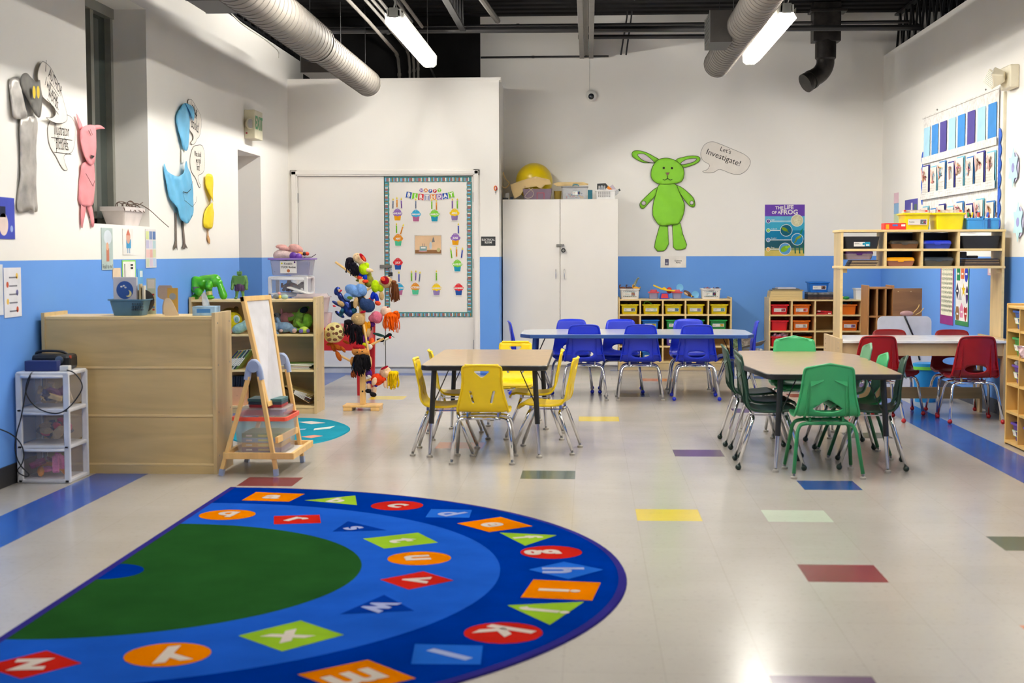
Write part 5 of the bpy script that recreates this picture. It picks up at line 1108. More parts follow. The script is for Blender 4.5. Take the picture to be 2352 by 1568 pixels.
pap('body', Z((395, 640), (575, 640), (620, 720), (665, 820), (692, 900), (680, 1000), (640, 1090), (600, 1125), (520, 1130), (480, 1140), (390, 1135), (330, 1060), (308, 1000), (315, 880), (345, 770)), .022, amp=.01)
pap('ear', Z((385, 350), (330, 315), (230, 262), (130, 240), (75, 250), (60, 285), (80, 325), (180, 378), (260, 385), (340, 380)), .016, amp=.003)
pap('ear', Z((585, 355), (680, 318), (780, 302), (850, 310), (875, 330), (870, 365), (820, 400), (740, 430), (670, 438)), .016, amp=.003)
pap('inner_ear', Z((125, 290), (190, 278), (250, 310), (325, 380), (260, 380), (180, 350)), .021, amp=0, m=PINK); pap('inner_ear', Z((650, 385), (720, 345), (830, 335), (810, 370), (740, 395), (660, 408)), .021, amp=0, m=PINK)
pap('head', Z((350, 370), (400, 340), (480, 330), (560, 350), (620, 390), (670, 440), (686, 510), (670, 590), (620, 625), (540, 640), (400, 642), (330, 615), (290, 560), (292, 480), (315, 420)), .03, amp=.004)
pap('paw_patch', ell(*z5(201, 871), 5, 5, 16), .02, amp=0, m=PINK, smoothn=0); pap('paw_patch', ell(*z5(776, 866), 4.4, 4.4, 16), .02, amp=0, m=PINK, smoothn=0)
b = B()
for px, py in ((440, 450), (538, 452)):
    (x, z) = Q([z5(px, py)])[0]; b.disc(x, z, .012, INK, y=-.038, n=16)
(x, z) = Q([z5(486, 520)])[0]; b.plate([(x, z - .02), (x + .024, z + .014), (x - .024, z + .014)], paper(120, 84, 84), 0, y=-.0375)
b.line([(x, z - .02), (x, z - .05), (x - .03, z - .068), (x - .05, z - .06)], .006, INK, y=-.0375); b.line([(x, z - .05), (x + .03, z - .068), (x + .05, z - .06)], .006, INK, y=-.0375)
b.build('drawn_face', t)
def bubble(name, label, outpx, P_, lines, base, rz, y0=.004, pen=.003, sx=1):
    """lines: (text, px, py, size, rot)"""
    c = P_(*base); t = T(name, label, 'speech bubble', c, rz)
    def L2(px, py): v = P_(px, py) - c; return (v.x * math.cos(rz) + v.y * math.sin(rz), v.z)
    out = [L2(*p) for p in spline(outpx, 4)]; b = B(); b.plate(out, BUBBLE, .001, y=-y0); b.line(out + [out[0]], pen, INK, y=-y0 - .0006); b.build('paper', t)
    b = B()
    for tx, px, py, s_, ro in lines:
        x, z = L2(px, py); b.text(tx, x, z, s_, INK, y=-y0 - .001, rot=ro, sx=sx)
        if tx in ('AUTHOR', 'words.', 'Illustrator', 'pictures.'): w_ = s_ * .25 * len(tx) * sx; b.line([(x - w_ * math.cos(ro) + s_ * .5 * math.sin(ro), z - w_ * math.sin(ro) - s_ * .5 * math.cos(ro)), (x + w_ * math.cos(ro) + s_ * .5 * math.sin(ro), z + w_ * math.sin(ro) - s_ * .5 * math.cos(ro))], .004, INK, y=-y0 - .001)
    b.build('lettering', t); return t
bubble('speech_bubble', "white paper speech bubble reading Let's Investigate! on the back wall", Z((890, 250), (930, 170), (1010, 133), (1090, 150), (1250, 215), (1400, 280), (1470, 340), (1478, 400), (1430, 480), (1340, 528), (1240, 510), (1115, 465), (1040, 500), (960, 505), (908, 490), (965, 465), (990, 410), (920, 365), (890, 310)),
       lambda px, py: at(px, py, BY), (("Let's", *z5(1185, 238), .068, -.3), ('Investigate!', *z5(1160, 325), .088, -.36)), z5(1180, 330), 0)
# frog poster
x0, z0 = bp(1756, 588); x1, z1 = bp(1848.5, 469.5); w, h = x1 - x0, z1 - z0
b = B(); W_ = lambda u: u * w; H_ = lambda v: v * h
b.rect(0, 0, w, h, paper(30, 120, 160), t=.001, y=-.002)
for i, (v0, v1, c) in enumerate(((0, .11, (206, 184, 96)), (.11, .16, (130, 140, 100)), (.16, .32, (34, 84, 98)), (.32, .5, (20, 120, 160)), (.5, .65, (60, 160, 190)), (.65, .775, (100, 180, 210)))): b.rect(0, H_(v0), w, H_(v1), paper(*c), y=-.0022)
b.rect(0, H_(.775), w, h, paper(104, 66, 166), y=-.0022)
for s_, u, v, sz in (('THE', .36, .935, .047), ('LIFE', .6, .945, .06), ('OF A', .28, .845, .042), ('FROG', .61, .85, .072)): b.text(s_, W_(u), H_(v), sz, WHITE, y=-.0026, bold=.03)
for (u, v, cu, cv, r_, c, pc) in ((.09, .68, .81, .69, .072, (80, 60, 140), (206, 200, 160)), (.09, .5, .54, .5, .072, (120, 190, 60), (16, 90, 110)), (.09, .315, .82, .325, .072, (110, 140, 190), (30, 130, 180)), (.09, .135, .515, .14, .072, (230, 160, 40), (90, 150, 200))):
    b.line([(W_(u), H_(v)), (W_(cu), H_(v))], .007, WHITE, y=-.0024); b.disc(W_(u), H_(v), .023, WHITE, y=-.0026); b.disc(W_(u), H_(v), .018, paper(*c), y=-.0028)
    b.disc(W_(cu), H_(cv), r_ * .92, WHITE, y=-.0026, n=28); b.disc(W_(cu), H_(cv), r_ * .85, paper(*pc), y=-.0028, n=28)
for i, (u, v) in enumerate(((.09, .68), (.09, .5), (.09, .315), (.09, .135))): b.text(str(i + 1), W_(u), H_(v), .026, WHITE, y=-.003)
for s_, v in (('eggs', .71), ('tadpole', .53), ('froglet', .35), ('frog', .168)): b.text(s_, W_(.16), H_(v), .022, WHITE, y=-.003, align='LEFT')
for i in range(12): b.disc(W_(.81) + .04 * math.cos(i * 2.4) * math.sqrt(i / 12), H_(.69) + .04 * math.sin(i * 2.4) * math.sqrt(i / 12), .008, paper(236, 232, 196), y=-.003); b.disc(W_(.81) + .04 * math.cos(i * 2.4) * math.sqrt(i / 12), H_(.69) + .04 * math.sin(i * 2.4) * math.sqrt(i / 12), .0025, INK, y=-.0032)
b.plate(ell(W_(.5), H_(.52), .035, .018, 16, -.5), paper(120, 150, 30), 0, y=-.003); b.plate([(W_(.52), H_(.52)), (W_(.64), H_(.44)), (W_(.56), H_(.47))], paper(100, 130, 40), 0, y=-.003)
b.plate(ell(W_(.85), H_(.36), .04, .014, 16, .6), paper(140, 160, 50), 0, y=-.003); b.plate(ell(W_(.78), H_(.29), .03, .008, 12, 1), paper(120, 140, 40), 0, y=-.003)
b.plate(ell(W_(.5), H_(.14), .045, .03, 16, .6), paper(120, 170, 40), 0, y=-.003); b.plate(ell(W_(.58), H_(.18), .028, .016, 16, .2), paper(150, 200, 50), 0, y=-.0032); b.disc(W_(.57), H_(.2), .004, INK, y=-.0034)
for u in (.76, .87, .97): b.plate([(W_(u), H_(.05)), (W_(u + .03), H_(.05)), (W_(u + .02), H_(.2)), (W_(u - .02), H_(.28)), (W_(u - .01), H_(.15))], paper(30, 100, 76), 0, y=-.0025)
b.plate([(W_(.87), H_(.41)), (W_(.92), H_(.42)), (W_(.97), H_(.55)), (W_(.9), H_(.49))], paper(30, 120, 90), 0, y=-.0025)
tag(b.build('frog_poster', loc=(x0, BY, z0)), 'THE LIFE OF A FROG poster with purple heading on the back wall', 'poster')
x0, z0 = bp(1517, 614.5); x1, z1 = bp(1576, 588); w, h = x1 - x0, z1 - z0
b = B(); b.rect(0, 0, w, h, WHITE, t=.001, y=-.002); b.rect(w * .17, h * .2, w * .32, h * .76, paper(96, 96, 118), y=-.0024); b.rect(w * .2, h * .3, w * .28, h * .45, paper(180, 180, 190), y=-.0026); b.text('Science', w * .69, h * .6, .026, INK, y=-.0026, bold=.02); b.text('Area', w * .69, h * .44, .026, INK, y=-.0026, bold=.02)
tag(b.build('area_sign', loc=(x0, BY, z0)), 'white Science Area sign on the blue wall under the green animal', 'sign')
# ---------------------------------------------------------------- cubby shelves
YS = 15.24
def sx(px, y=YS): return at(px, 750, y).x
def sz(py, y=YS): return at(1550, py, y).z
xs0, xs1 = sx(1420), sx(1681)
zt_ = sz(687)
colx = [sx(v) for v in (1470.5, 1522.5, 1574.5, 1627)]; rowz = [sz(v) for v in (723.5, 759, 796)]
cubby('cubby_shelf', 'birch cubby shelf of yellow and green bins under the green paper animal', xs0, xs1, YS, .0, zt_, .4, colx, rowz, basez=sz(833))
def bin_at(label, px, pyb, rgb, txt, pic=(90, 80, 70), w=.2, h=.106, grp='bins in the left cubby shelf', y=YS, trim=(60, 170, 190), **k):
    x = sx(px, y + .01); z = sz(pyb, y + .01); z = {}.get(0, z); return tray(label, x, y + .19, z, w, .36, h, rgb, txt, pic, grp, trim=trim, **k)
YB_, GB_, BB_, PB_, RB_, OB_ = (226, 206, 20), (30, 140, 70), (24, 110, 200), (84, 62, 160), (204, 24, 34), (226, 112, 20)
R0, R1, R2, R3 = rowz[0] + .008, rowz[1] + .008, rowz[2] + .008, sz(833) + .016
def bx_(label, px, z, rgb, txt, pic=(90, 80, 70), grp='bins in the left cubby shelf', w=.196, trim=(60, 170, 190), **k): return tray(label, sx(px, YS + .02), YS + .2, z, w, .36, .106, rgb, txt, pic, grp, trim=trim, **k)
for px, tx, pc in ((1446, 'Bugs/\nInsects', (90, 100, 96)), (1496, 'Reptiles/\nAmphibians', (200, 214, 190)), (1546.5, 'Sea\nCreatures', (60, 100, 150)), (1597.5, 'Farm\nAnimals', (150, 150, 150)), (1652, 'Animal\nCards', (100, 120, 140))):
    bx_('yellow bin labelled %s in the top row of the cubby' % tx.replace('\n', ' '), px, R0, YB_, tx, pc)
bx_('blue bin with a colourful label in the second row of the cubby', 1494, R1, BB_, 'Blocks', (190, 150, 60)); bx_('green bin labelled Jungle Animals in the second row', 1550, R1, GB_, 'Jungle\nAnimals', (120, 110, 80)); bx_('green bin half hidden behind a blue chair, second row', 1598, R1, GB_, ''); bx_('green bin labelled Bears in the second row', 1650, R1, GB_, 'Bears', (200, 160, 90))
bx_('purple bin in the third row behind a blue chair', 1492, R2, PB_, 'Trucks'); bx_('purple bin labelled Cars in the third row', 1550, R2, PB_, 'Cars')
bx_('blue bin at the left end of the bottom row', 1446, R3, BB_, 'Beads'); bx_('blue bin seen through the chair opening, bottom row', 1494, R3, BB_, 'Links')
b = B(); b.tube([(-.04, 0, 0), (-.035, 0, .03), (-.01, 0, .04), (.02, 0, .03), (.04, 0, .01)], .007, C(110, 200, 50), smooth=2); tag(b.build('toy_snake', loc=(sx(1488), YS + .08, R0 + .098), smooth=True), 'lime green toy snake curling out of a yellow bin', 'toy')
for px, z, lab in ((1446, R0, 'dark toy insects heaped in the first yellow bin'), (1500, R0, 'dark toy reptiles heaped in the second yellow bin'), (1548, R0, 'dark sea creature toys heaped in the middle yellow bin'), (1550, R1, 'jungle animal toys heaped in the green bin')):
    pile(lab, 'toys', sx(px), YS + .18, z + .07, .1, .22, .03, [(60, 50, 40), (90, 70, 40), (50, 60, 50), (120, 80, 50)], 16, .02, px, kind='stuff', group='toys heaped in bins')
# on top of the left cubby
ZC = zt_
def wbasket(label, px, y, txt, pic, w=.215, h=.112, z=ZC):
    t = T('white_basket', label, 'basket', (sx(px, y), y + .1, z)); b = B(); tray_bm(b, w, .2, h, C(228, 226, 222, rough=.5), .86, .008); 
    for i in range(7):
        for j in (0, 4):
            b.box(-.069 + i * .022, -.0985 + .0, .026 + j * .013, -.063 + i * .022, -.09, .032 + j * .013, C(70, 70, 72, rough=.8))
    b.build('tub', t, smooth=True, angle=.5)
    if txt: b = B(); label_bm(b, .115, .044, txt, pic); b.build('label', t, loc=(0, -.0985, .055), rot=(.1, 0, 0))
    b = B(); b.plate([(-.045, 0), (-.03, -.014), (0, -.02), (.03, -.014), (.045, 0)], C(190, 190, 188), .002, y=-.102); b.build('handle', t, loc=(0, 0, h - .002))
    return t
t1 = wbasket('white perforated basket labelled Dinosaurs on the cubby shelf', 1446.5, YS + .04, 'Dinosaurs', (170, 130, 90))
t2 = wbasket('white perforated basket labelled magnet tiles on the cubby shelf', 1633, YS + .04, 'magnet\ntiles', (60, 50, 50))
t = T('toy_dinosaur', 'long necked grey toy dinosaur rising from the Dinosaurs basket', 'toy dinosaur', (t1.location.x + .05, YS + .1, ZC + .1)); b = B()
b.tube([(.06, 0, .0), (0, 0, .02), (.0, 0, .05), (.03, 0, .11), (.038, -.005, .122)], [.024, .005], C(120, 124, 100), smooth=2); b.ball((.042, -.01, .122), (.012, .014, .01), C(120, 124, 100)); b.build('body', t, smooth=True)
for i, (dx, c, nm) in enumerate(((-.075, (110, 60, 36), 'rust brown toy dinosaur at the left of the basket'), (-.005, (70, 40, 44), 'maroon toy dinosaur in the middle of the basket'), (.065, (224, 160, 30), 'yellow orange toy dinosaur at the right of the basket'))):
    t = T('toy_dinosaur', nm, 'toy dinosaur', (t1.location.x + dx, YS + .08, ZC + .105), 0, 'small dinosaurs in the basket'); b = B(); m_ = C(*c)
    b.ball((0, 0, .012), (.035, .018, .016), m_, 10, 7); b.tube([(-.025, 0, .01), (-.035, 0, .03), (-.03, -.005, .045)], [.01, .004], m_, n=6); b.ball((-.028, -.008, .045), (.011, .007, .006), m_, 8, 5); b.tube([(.03, 0, .01), (.045, 0, .015), (.05, 0, .03)], [.008, .002], m_, n=6); b.cyl((.01, -.01, 0), (.012, -.014, -.02), .006, m_, n=6); b.build('body', t, smooth=True)
pile('dark translucent magnet tiles standing in the right white basket', 'magnet tiles', t2.location.x, YS + .14, ZC + .095, .15, .08, .02, [(110, 30, 50), (40, 60, 90), (110, 30, 60), (30, 90, 90)], 22, .018, 9, kind='stuff')
cl2 = mat('lilac_clear', (186, 178, 206), .2, alpha=.45)
t = tub('small clear tub with a red lid left of the toy scale', sx(1502), YS + .12, ZC, .1, .12, .065, cl2, C(200, 70, 80)); t['group'] = 'red lidded tubs on the cubby'
t = tub('small clear tub with a red lid right of the toy scale', sx(1556), YS + .12, ZC, .1, .12, .065, cl2, C(200, 70, 80)); t['group'] = 'red lidded tubs on the cubby'
t = T('toy_scale', 'red and blue toy balance scale with a yellow beam', 'toy scale', (sx(1527), YS + .09, ZC))
b = B(); b.add([(-.052, -.04, 0), (.052, -.04, 0), (.052, .04, 0), (-.052, .04, 0), (-.04, -.03, .065), (.04, -.03, .065), (.04, .03, .065), (-.04, .03, .065)], [(3, 2, 1, 0), (4, 5, 6, 7), (0, 1, 5, 4), (1, 2, 6, 5), (2, 3, 7, 6), (3, 0, 4, 7)], C(30, 44, 170)); b.build('base', t, bev=.003)
b = B(); b.plate([(-.04, .006), (.04, .006), (.03, .052), (-.03, .052)], C(206, 30, 40), .002, y=-.043); b.text('Scale', 0, .03, .015, C(30, 44, 170), y=-.0435); b.build('front_panel', t, rot=(-.12, 0, 0))
b = B(); b.plate([(-.12, .15), (-.05, .125), (-.02, .115), (0, .132), (.015, .112), (.075, .092), (.115, .085), (.118, .095), (.08, .083), (-.01, .074), (-.05, .11), (-.12, .158)], C(240, 200, 20), .02, y=-.02)
b = B(); b.bar((-.12, 0, .148), (-.01, 0, .1), .03, .016, C(240, 200, 20)); b.bar((-.01, 0, .1), (.115, 0, .085), .03, .016, C(240, 200, 20)); b.plate([(-.04, .1), (.03, .1), (.0, .128), (-.008, .128)], C(240, 200, 20), .02, y=-.01); b.build('beam', t, bev=.003)
b = B(); b.ball((.055, .05, .09), (.03, .03, .035), C(200, 40, 44)); tag(b.build('red_ball', loc=(sx(1527), YS + .12, ZC + .0), smooth=True), 'small red toy ball behind the yellow scale beam', 'toy ball')
for px, pz, ty, lab in ((1562, .12, .5, 'light blue toy pan leaning up behind the brown toy'), (1598, .045, .75, 'light blue toy pan lying at the right of the brown toy')):
    b = B(); b.lathe([(.001, 0), (.034, 0), (.04, .008), (.037, .008), (.031, .003), (.001, .003)], C(110, 180, 224), 22); tag(b.build('toy_pan', loc=(sx(px), YS + .1, ZC + pz), rot=(1.2, ty, 0), smooth=True), lab, 'toy pan', 'blue toy pans on the cubby')
b = B(); b.ball((0, 0, .04), (.05, .028, .024), C(96, 60, 40), 16, 10, rot=Matrix.Rotation(.6, 3, 'Y')); b.ball((-.015, -.012, .035), (.03, .02, .014), C(206, 176, 140), 12, 8, rot=Matrix.Rotation(.6, 3, 'Y')); b.ball((.05, 0, .006), (.018, .01, .008), C(96, 60, 40)); b.ball((.042, -.015, .01), (.007, .006, .01), C(236, 200, 60)); tag(b.build('toy_animal', loc=(sx(1580), YS + .08, ZC + .02), smooth=True), 'glossy brown toy animal lying on the cubby shelf', 'toy')
# right cubby
xr0, xr1 = sx(1757.5, YS - .0) , 3.05
xr0 = sx(1765); colr = [sx(v) for v in (1817.5, 1871, 1924, 1977)]; rr = [sz(v) for v in (724, 760.5, 797)]
xr1 = sx(2030)
YR = YS - .04
cubby('cubby_shelf', 'birch cubby shelf of red and orange bins beside the white desk', xr0 - .0, xr1, YR, .0, sz(688), .42, colr, rr, basez=sz(833))
R0, R1, R2, R3 = rr[0] + .008, rr[1] + .008, rr[2] + .008, sz(833) + .016
def rb(label, px, z, rgb, txt, pic=(160, 90, 80), **k): return tray(label, sx(px, YR + .02), YR + .2, z, .196, .36, .108, rgb, txt, pic, 'bins in the right cubby shelf', trim=(226, 206, 210), **k)
rb('red bin labelled Connectors in the right cubby', 1791, R0, RB_, 'Connectors', (140, 60, 60)); rb('orange bin labelled Small Wooden Blocks in the right cubby', 1841.5, R0, OB_, 'Small\nWooden\nBlocks', (190, 80, 60)); rb('unlabelled red bin in the second row of the right cubby', 1791, R1, RB_, None); rb('orange bin labelled Lacing in the second row', 1841, R1, OB_, 'Lacing', (170, 150, 150)); rb('red bin under the pink bag in the third row', 1791, R2, RB_, None); rb('orange bin behind the green chair in the third row', 1845, R2, OB_, None)
rb('orange bin of bright toys just right of the hutch post', 1948, R0, OB_, None); rb('orange bin labelled Unifix Cubes right of the hutch post', 1952, R1, OB_, 'Unifix\nCubes', (120, 80, 110)); rb('red bin at the right end of the top row, beside the brown shelf', 1999, R0, RB_, 'Pegs'); rb('red bin at the right end of the second row', 1998, R1, RB_, 'Gears'); rb('red bin in the bottom row of the right cubby', 1791, R3, RB_, None); rb('yellow bin in the bottom row near the white desk', 1897, R3, (226, 190, 20), None)
ZR = sz(688)
pile('tangled pink and clear bag contents on the lower red bin', 'bag', sx(1792), YR + .08, R2 + .09, .14, .08, .04, [(220, 150, 190), (226, 214, 220), (200, 190, 196)], 20, .026, 8, name='plastic_bag', kind='stuff')
pile('bright toys heaped in the orange bin right of the hutch post', 'toys', sx(1948), YR + .14, R0 + .095, .13, .15, .02, [(200, 110, 210), (60, 110, 130), (110, 170, 140), (230, 130, 60)], 14, .022, 18, kind='stuff')
b = B(); b.tube([(-.1, 0, 0), (-.05, 0, .022), (.02, 0, .028), (.09, 0, .018)], .006, BLACKM, smooth=2); tag(b.build('black_strap', loc=(sx(1846), YR + .05, R2 + .115), smooth=True), 'black curved strap lying over the orange bin', 'strap')
for i, z in enumerate((0, .022)): b = B(); b.box(-.08, -.06, 0, .08, .1, .018, C(180, 24, 30)); b.box(.04 - i * .11, -.062, .006, .07 - i * .11, -.058, .016, WHITE); tag(b.build('red_case', loc=(sx(1893), YR + .1, R0 + z), rot=(0, .06 if i else -.02, 0), bev=.003), 'flat red case in the top cubby, ' + ('upper of two' if i else 'lower of two'), 'case', 'red cases in the cubby')
# stacks on the right cubby
for i in range(5): b = B(); b.box(-.175 + .003 * i, -.12, 0, .172, .14, .0175, mat('tray_wood', (214, 188, 130), .5, kind='wood', scale=3, var=.05)); tag(b.build('wooden_tray', loc=(sx(1807, YR) - .005, YR + .15, ZR + i * .018), bev=.002), 'flat wooden puzzle tray, %s from the bottom of the left stack' % cnum(i), 'puzzle tray', 'wooden puzzle trays on the right cubby')
for i, c in enumerate(((150, 130, 90), (110, 100, 80), (200, 196, 210))): b = B(); b.box(-.165 + i * .03, -.11, 0, .165 - i * .04, .13, .012, C(*c)); tag(b.build('flat_puzzle', loc=(sx(1810, YR), YR + .15, ZR + .091 + i * .0125)), '%s flat puzzle on top of the wooden trays' % ('brown', 'dark grey', 'pale lilac')[i], 'puzzle', 'thin puzzles on the wooden trays')
for i, (c, nm) in enumerate((((70, 46, 40), 'dark brown patterned'), ((40, 34, 38), 'black patterned'), ((120, 120, 120), 'grey'))): b = B(); b.box(-.14, -.12, 0, .15, .12, .026 if i < 2 else .02, mat('box_' + str(i), c, .5, scale=18, var=.45)); tag(b.build('game_box', loc=(sx(1887, YR), YR + .16, ZR + .001 + i * .027)), '%s game box under the blue Magnets bin' % nm, 'game box', 'game boxes on the right cubby')
tray('blue bin labelled Magnets on the game boxes', sx(1883, YR), YR + .17, ZR + .076, .225, .26, .112, BB_, 'Magnets', (90, 60, 70), None, trim=(226, 206, 210))
wb = T('white_basket', 'white perforated basket at the right end of the cubby top', 'basket', (sx(1983, YR), YR + .14, ZR)); b = B(); tray_bm(b, .16, .2, .118, C(228, 228, 226, rough=.5), .84, .008); 
for i in range(2):
    for j in range(3): b.box(.028 + i * .022, -.0935 + .002 * j * 0, .026 + j * .026, .034 + i * .022, -.08, .034 + j * .026, C(90, 84, 80, rough=.8))
b.build('tub', wb, smooth=True, angle=.5)
for dx, c, nm in ((0, (230, 200, 20), 'yellow'), (.04, (30, 140, 60), 'green')): b = B(); b.ball((0, 0, .018), (.035, .02, .018), C(*c)); tag(b.build('play_food', loc=(sx(1935, YR) + dx, YR + .06 - dx, ZR), smooth=True), '%s toy piece on the cubby top right of the hutch post' % nm, 'toy', 'small toys on the cubby top')
# rolled and bagged things on the floor between the cubbies
t = T('floor_box', 'open grey box of bagged supplies between the two cubbies', 'box', (sx(1712, 14.9), 14.95, 0)); gb = mat('grey_card', (150, 142, 128), .7)
b = B(); b.box(-.13, -.12, 0, .16, .14, .25, gb); b.build('carton', t); b = B(); b.add([(-.13, -.12, .25), (.16, -.12, .3), (.2, -.2, .36), (-.16, -.22, .26)], [(0, 1, 2, 3)], gb); b.build('flap', t, solid=.004)
for i, (dx, dz, c, nm) in enumerate(((-.08, .3, (110, 130, 90), 'green patterned bag in the floor box'), (.03, .34, (150, 140, 130), 'grey crumpled bag in the floor box'), (.08, .12, (226, 210, 60), 'yellow card bag leaning on the floor box'), (.13, .2, (170, 166, 164), 'clear grey bag beside the floor box'))):
    b = B(); vs, fs = sheet(ell(0, 0, .08, .07, 14), (), .02); b.add([(x, .03 * wrinkle(x, z_, 45, i) - .02, z_) for x, z_ in vs], fs, mat('bag%d' % i, c, .25, scale=30, var=.3)); b.ball((0, .03, 0), (.07, .03, .06), mat('bag%d' % i, c), 12, 8)
    tag(b.build('supply_bag', loc=(t.location.x + dx, 14.9 - (.12 if dz < .25 else 0), dz), smooth=True), nm, 'bag', 'bags around the floor box')
wb2 = T('white_basket', 'white perforated basket on the floor beyond the blue table', 'basket', (at(1697, 840, 14.75).x + .03, 14.72, 0)); b = B(); tray_bm(b, .16, .16, .13, C(226, 226, 226, rough=.5), .9, .008); 
for i in range(5):
    for j in range(3): b.box(-.05 + i * .022, -.0785, .04 + j * .026, -.043 + i * .022, -.07, .048 + j * .026, C(60, 60, 62, rough=.8))
b.build('tub', wb2, smooth=True, angle=.5)
# ================================================================ RIGHT SIDE: desk with hutch
D0, D1, DYn, DYf, DZ = 1.86, 3.1, 10.66, 11.38, .602
t = T('writing_desk', 'birch desk with a white top below the cubby hutch', 'desk', ((D0 + D1) / 2, DYn, 0)); cx = (D0 + D1) / 2; a_, c_ = D0 - cx, D1 - cx
b = B(); b.box(a_ + .022, -.01, DZ - .02, c_ - .0, DYf - DYn, DZ, mat('desk_white', (232, 230, 226), .25)); b.build('tabletop', t, bev=.004)
PT = mat('ply_tan', (196, 170, 128), .45, kind='woodz', scale=3, var=.05)
for x in (a_, c_ - .04):
    b = B()
    b.box(x, 0, DZ - .14, x + .022, DYf - DYn, DZ + .012, PT); b.box(x, 0.0, 0, x + .022, .09, DZ - .14, PT); b.box(x, DYf - DYn - .09, 0, x + .022, DYf - DYn, DZ - .14, PT)
    for y in (.06, .62):
        for z in (DZ - .02, DZ - .06, DZ - .1): b.cyl((x - .002, y, z), (x, y, z), .006, CHROME, n=8)
    b.build('end_panel', t, bev=.003)
b = B(); b.box(a_ + .022, .02, DZ - .115, c_ - .04, .04, DZ - .02, PT); b.build('apron', t); b = B(); b.box(a_ + .022, DYf - DYn - .03, DZ - .115, c_ - .04, DYf - DYn - .01, DZ - .02, PT); b.build('apron', t)
b = B(); z0 = at(2100, 914, 11.25).z; z1 = at(2100, 888, 11.25).z; b.box(a_ + .022, .56, z0, c_ - .04, .58, z1, WOOD); b.build('stretcher', t, bev=.003)
HF, HD = 10.86, .3; hx0, hx1 = at(1932, 570, HF).x - .003, at(2308, 570, HF).x
ztp, zmd, zbt = at(2100, 527, HF).z, at(2100, 571, HF).z, at(2100, 611, HF).z
t = T('desk_hutch', 'birch hutch with eight cubbies standing on the white desk', 'hutch', ((hx0 + hx1) / 2, HF, DZ)); cx = (hx0 + hx1) / 2
for x in (hx0, hx1 - .018):
    b = B(); b.box(x - cx, 0, 0, x - cx + .018, HD, ztp - DZ, WOODZ); b.box(x - cx - (.001), -.001, 0, x - cx + .019, .0, ztp - DZ, WOODE); b.build('side_panel', t, bev=.002)
for z, nm in ((ztp, 'top_panel'), (zmd, 'shelf'), (zbt, 'bottom_panel')):
    b = B(); b.box(hx0 - cx - (.012 if nm != 'shelf' else -.018), -.006, z - DZ - .018, hx1 - cx + (.006 if nm != 'shelf' else -.018), HD, z - DZ, WOODE); b.build(nm, t, bev=.002)
dvx = [at(px, 570, HF).x - cx for px in (2034, 2118, 2202)]
for x in dvx: b = B(); b.box(x - .009, -.002, zbt - DZ, x + .009, HD - .01, ztp - DZ - .018, WOODE); b.build('divider', t)
b = B(); b.box(dvx[0], HD - .012, zbt - DZ, dvx[2], HD - .002, ztp - DZ - .02, C(34, 42, 74, rough=.6)); b.build('back_panel', t)
for x, s_ in ((hx0 - cx + .018, 1), (hx1 - cx - .018, -1)): b = B(); b.box(x, .02, zbt - DZ - .05, x + s_ * .035, .05, zbt - DZ - .018, WOOD); b.build('corner_block', t)
def hxp(px, y=HF + .1): return at(px, 570, y).x
def dish(name, label, px0, px1, z, h, m, lidm=None, y=HF + .02, d=.2, cat='case', grp='cases in the hutch cubbies', tap=.9, lidh=.45):
    x0, x1 = hxp(px0, y), hxp(px1, y); w = x1 - x0; t = T(name, label, cat, ((x0 + x1) / 2, y + d / 2, z), 0, grp)
    b = B(); loops(b, [rr_loop(w * tap * .96, d * tap, 0, .02), rr_loop(w * .98, d * .98, h * (1 - lidh), .02), rr_loop(w, d, h * (1 - lidh) + .003, .02), rr_loop(w - .008, d - .008, h * (1 - lidh) + .003, .02), rr_loop(w * tap * .94, d * tap * .97, .004, .02)], m, True, True); b.build('tub', t, smooth=True, angle=.5)
    if lidm:
        b = B(); loops(b, [rr_loop(w, d, h * (1 - lidh) + .004, .02), rr_loop(w * .98, d * .98, h * .85, .02), rr_loop(w * .9, d * .88, h, .02)], lidm, True, True); b.build('lid', t, smooth=True, angle=.5)
        b = B(); b.plate([(-.03, 0), (.03, 0), (.018, -.016), (-.018, -.016)], lidm, .004, y=-d / 2 - .005); b.build('latch', t, loc=(0, 0, h * (1 - lidh) + .012))
    return t
SMOKE = mat('smoke_clear', (70, 62, 54), .15, alpha=.8); BKP = C(28, 28, 32)
t1 = dish('storage_bin', 'black bin with a white and teal label at the hutch upper left', 1938, 2022, zmd, .095, BKP, y=HF + .0, d=.26, cat='bin', grp=None, lidh=.05)
b = B(); b.rect(-.06, -.017, .06, .017, WHITE, t=.0008, y=-.001); b.rect(.02, -.017, .06, .017, paper(40, 150, 180), y=-.0014); b.text('HOME TRAY', -.025, .006, .01, INK, y=-.0016) if 0 else None; b.disc(.012, .002, .009, paper(40, 150, 180), y=-.0014); b.rect(.03, -.012, .054, .0, WHITE, y=-.0018); b.line([(-.055, .008), (-.02, .008)], .003, INK, y=-.0016); b.line([(-.055, 0), (-.01, 0)], .0015, INK, y=-.0016); b.build('label', t1, loc=(0, -.127, .035), rot=(.09, 0, 0))
dish('pencil_case', 'smoky grey case with brown contents in the hutch top row', 2045, 2112, zmd, .062, mat('brown_clear', (120, 84, 60), .25, alpha=.85), SMOKE)
dish('pencil_case', 'translucent royal blue case in the hutch top row', 2120, 2187, zmd, .062, mat('blue_clear', (40, 70, 190), .2, alpha=.8), C(30, 56, 200, rough=.2))
dish('storage_bin', 'plain black bin at the hutch upper right', 2207, 2300, zmd, .098, BKP, y=HF, d=.26, cat='bin', grp=None, lidh=.05)
dish('pencil_case', 'purple lidded case on the paper stack at the hutch lower left', 1941, 2007, zbt + .05, .07, mat('lilac_tub', (170, 150, 160), .25, alpha=.8), C(84, 26, 110, rough=.25))
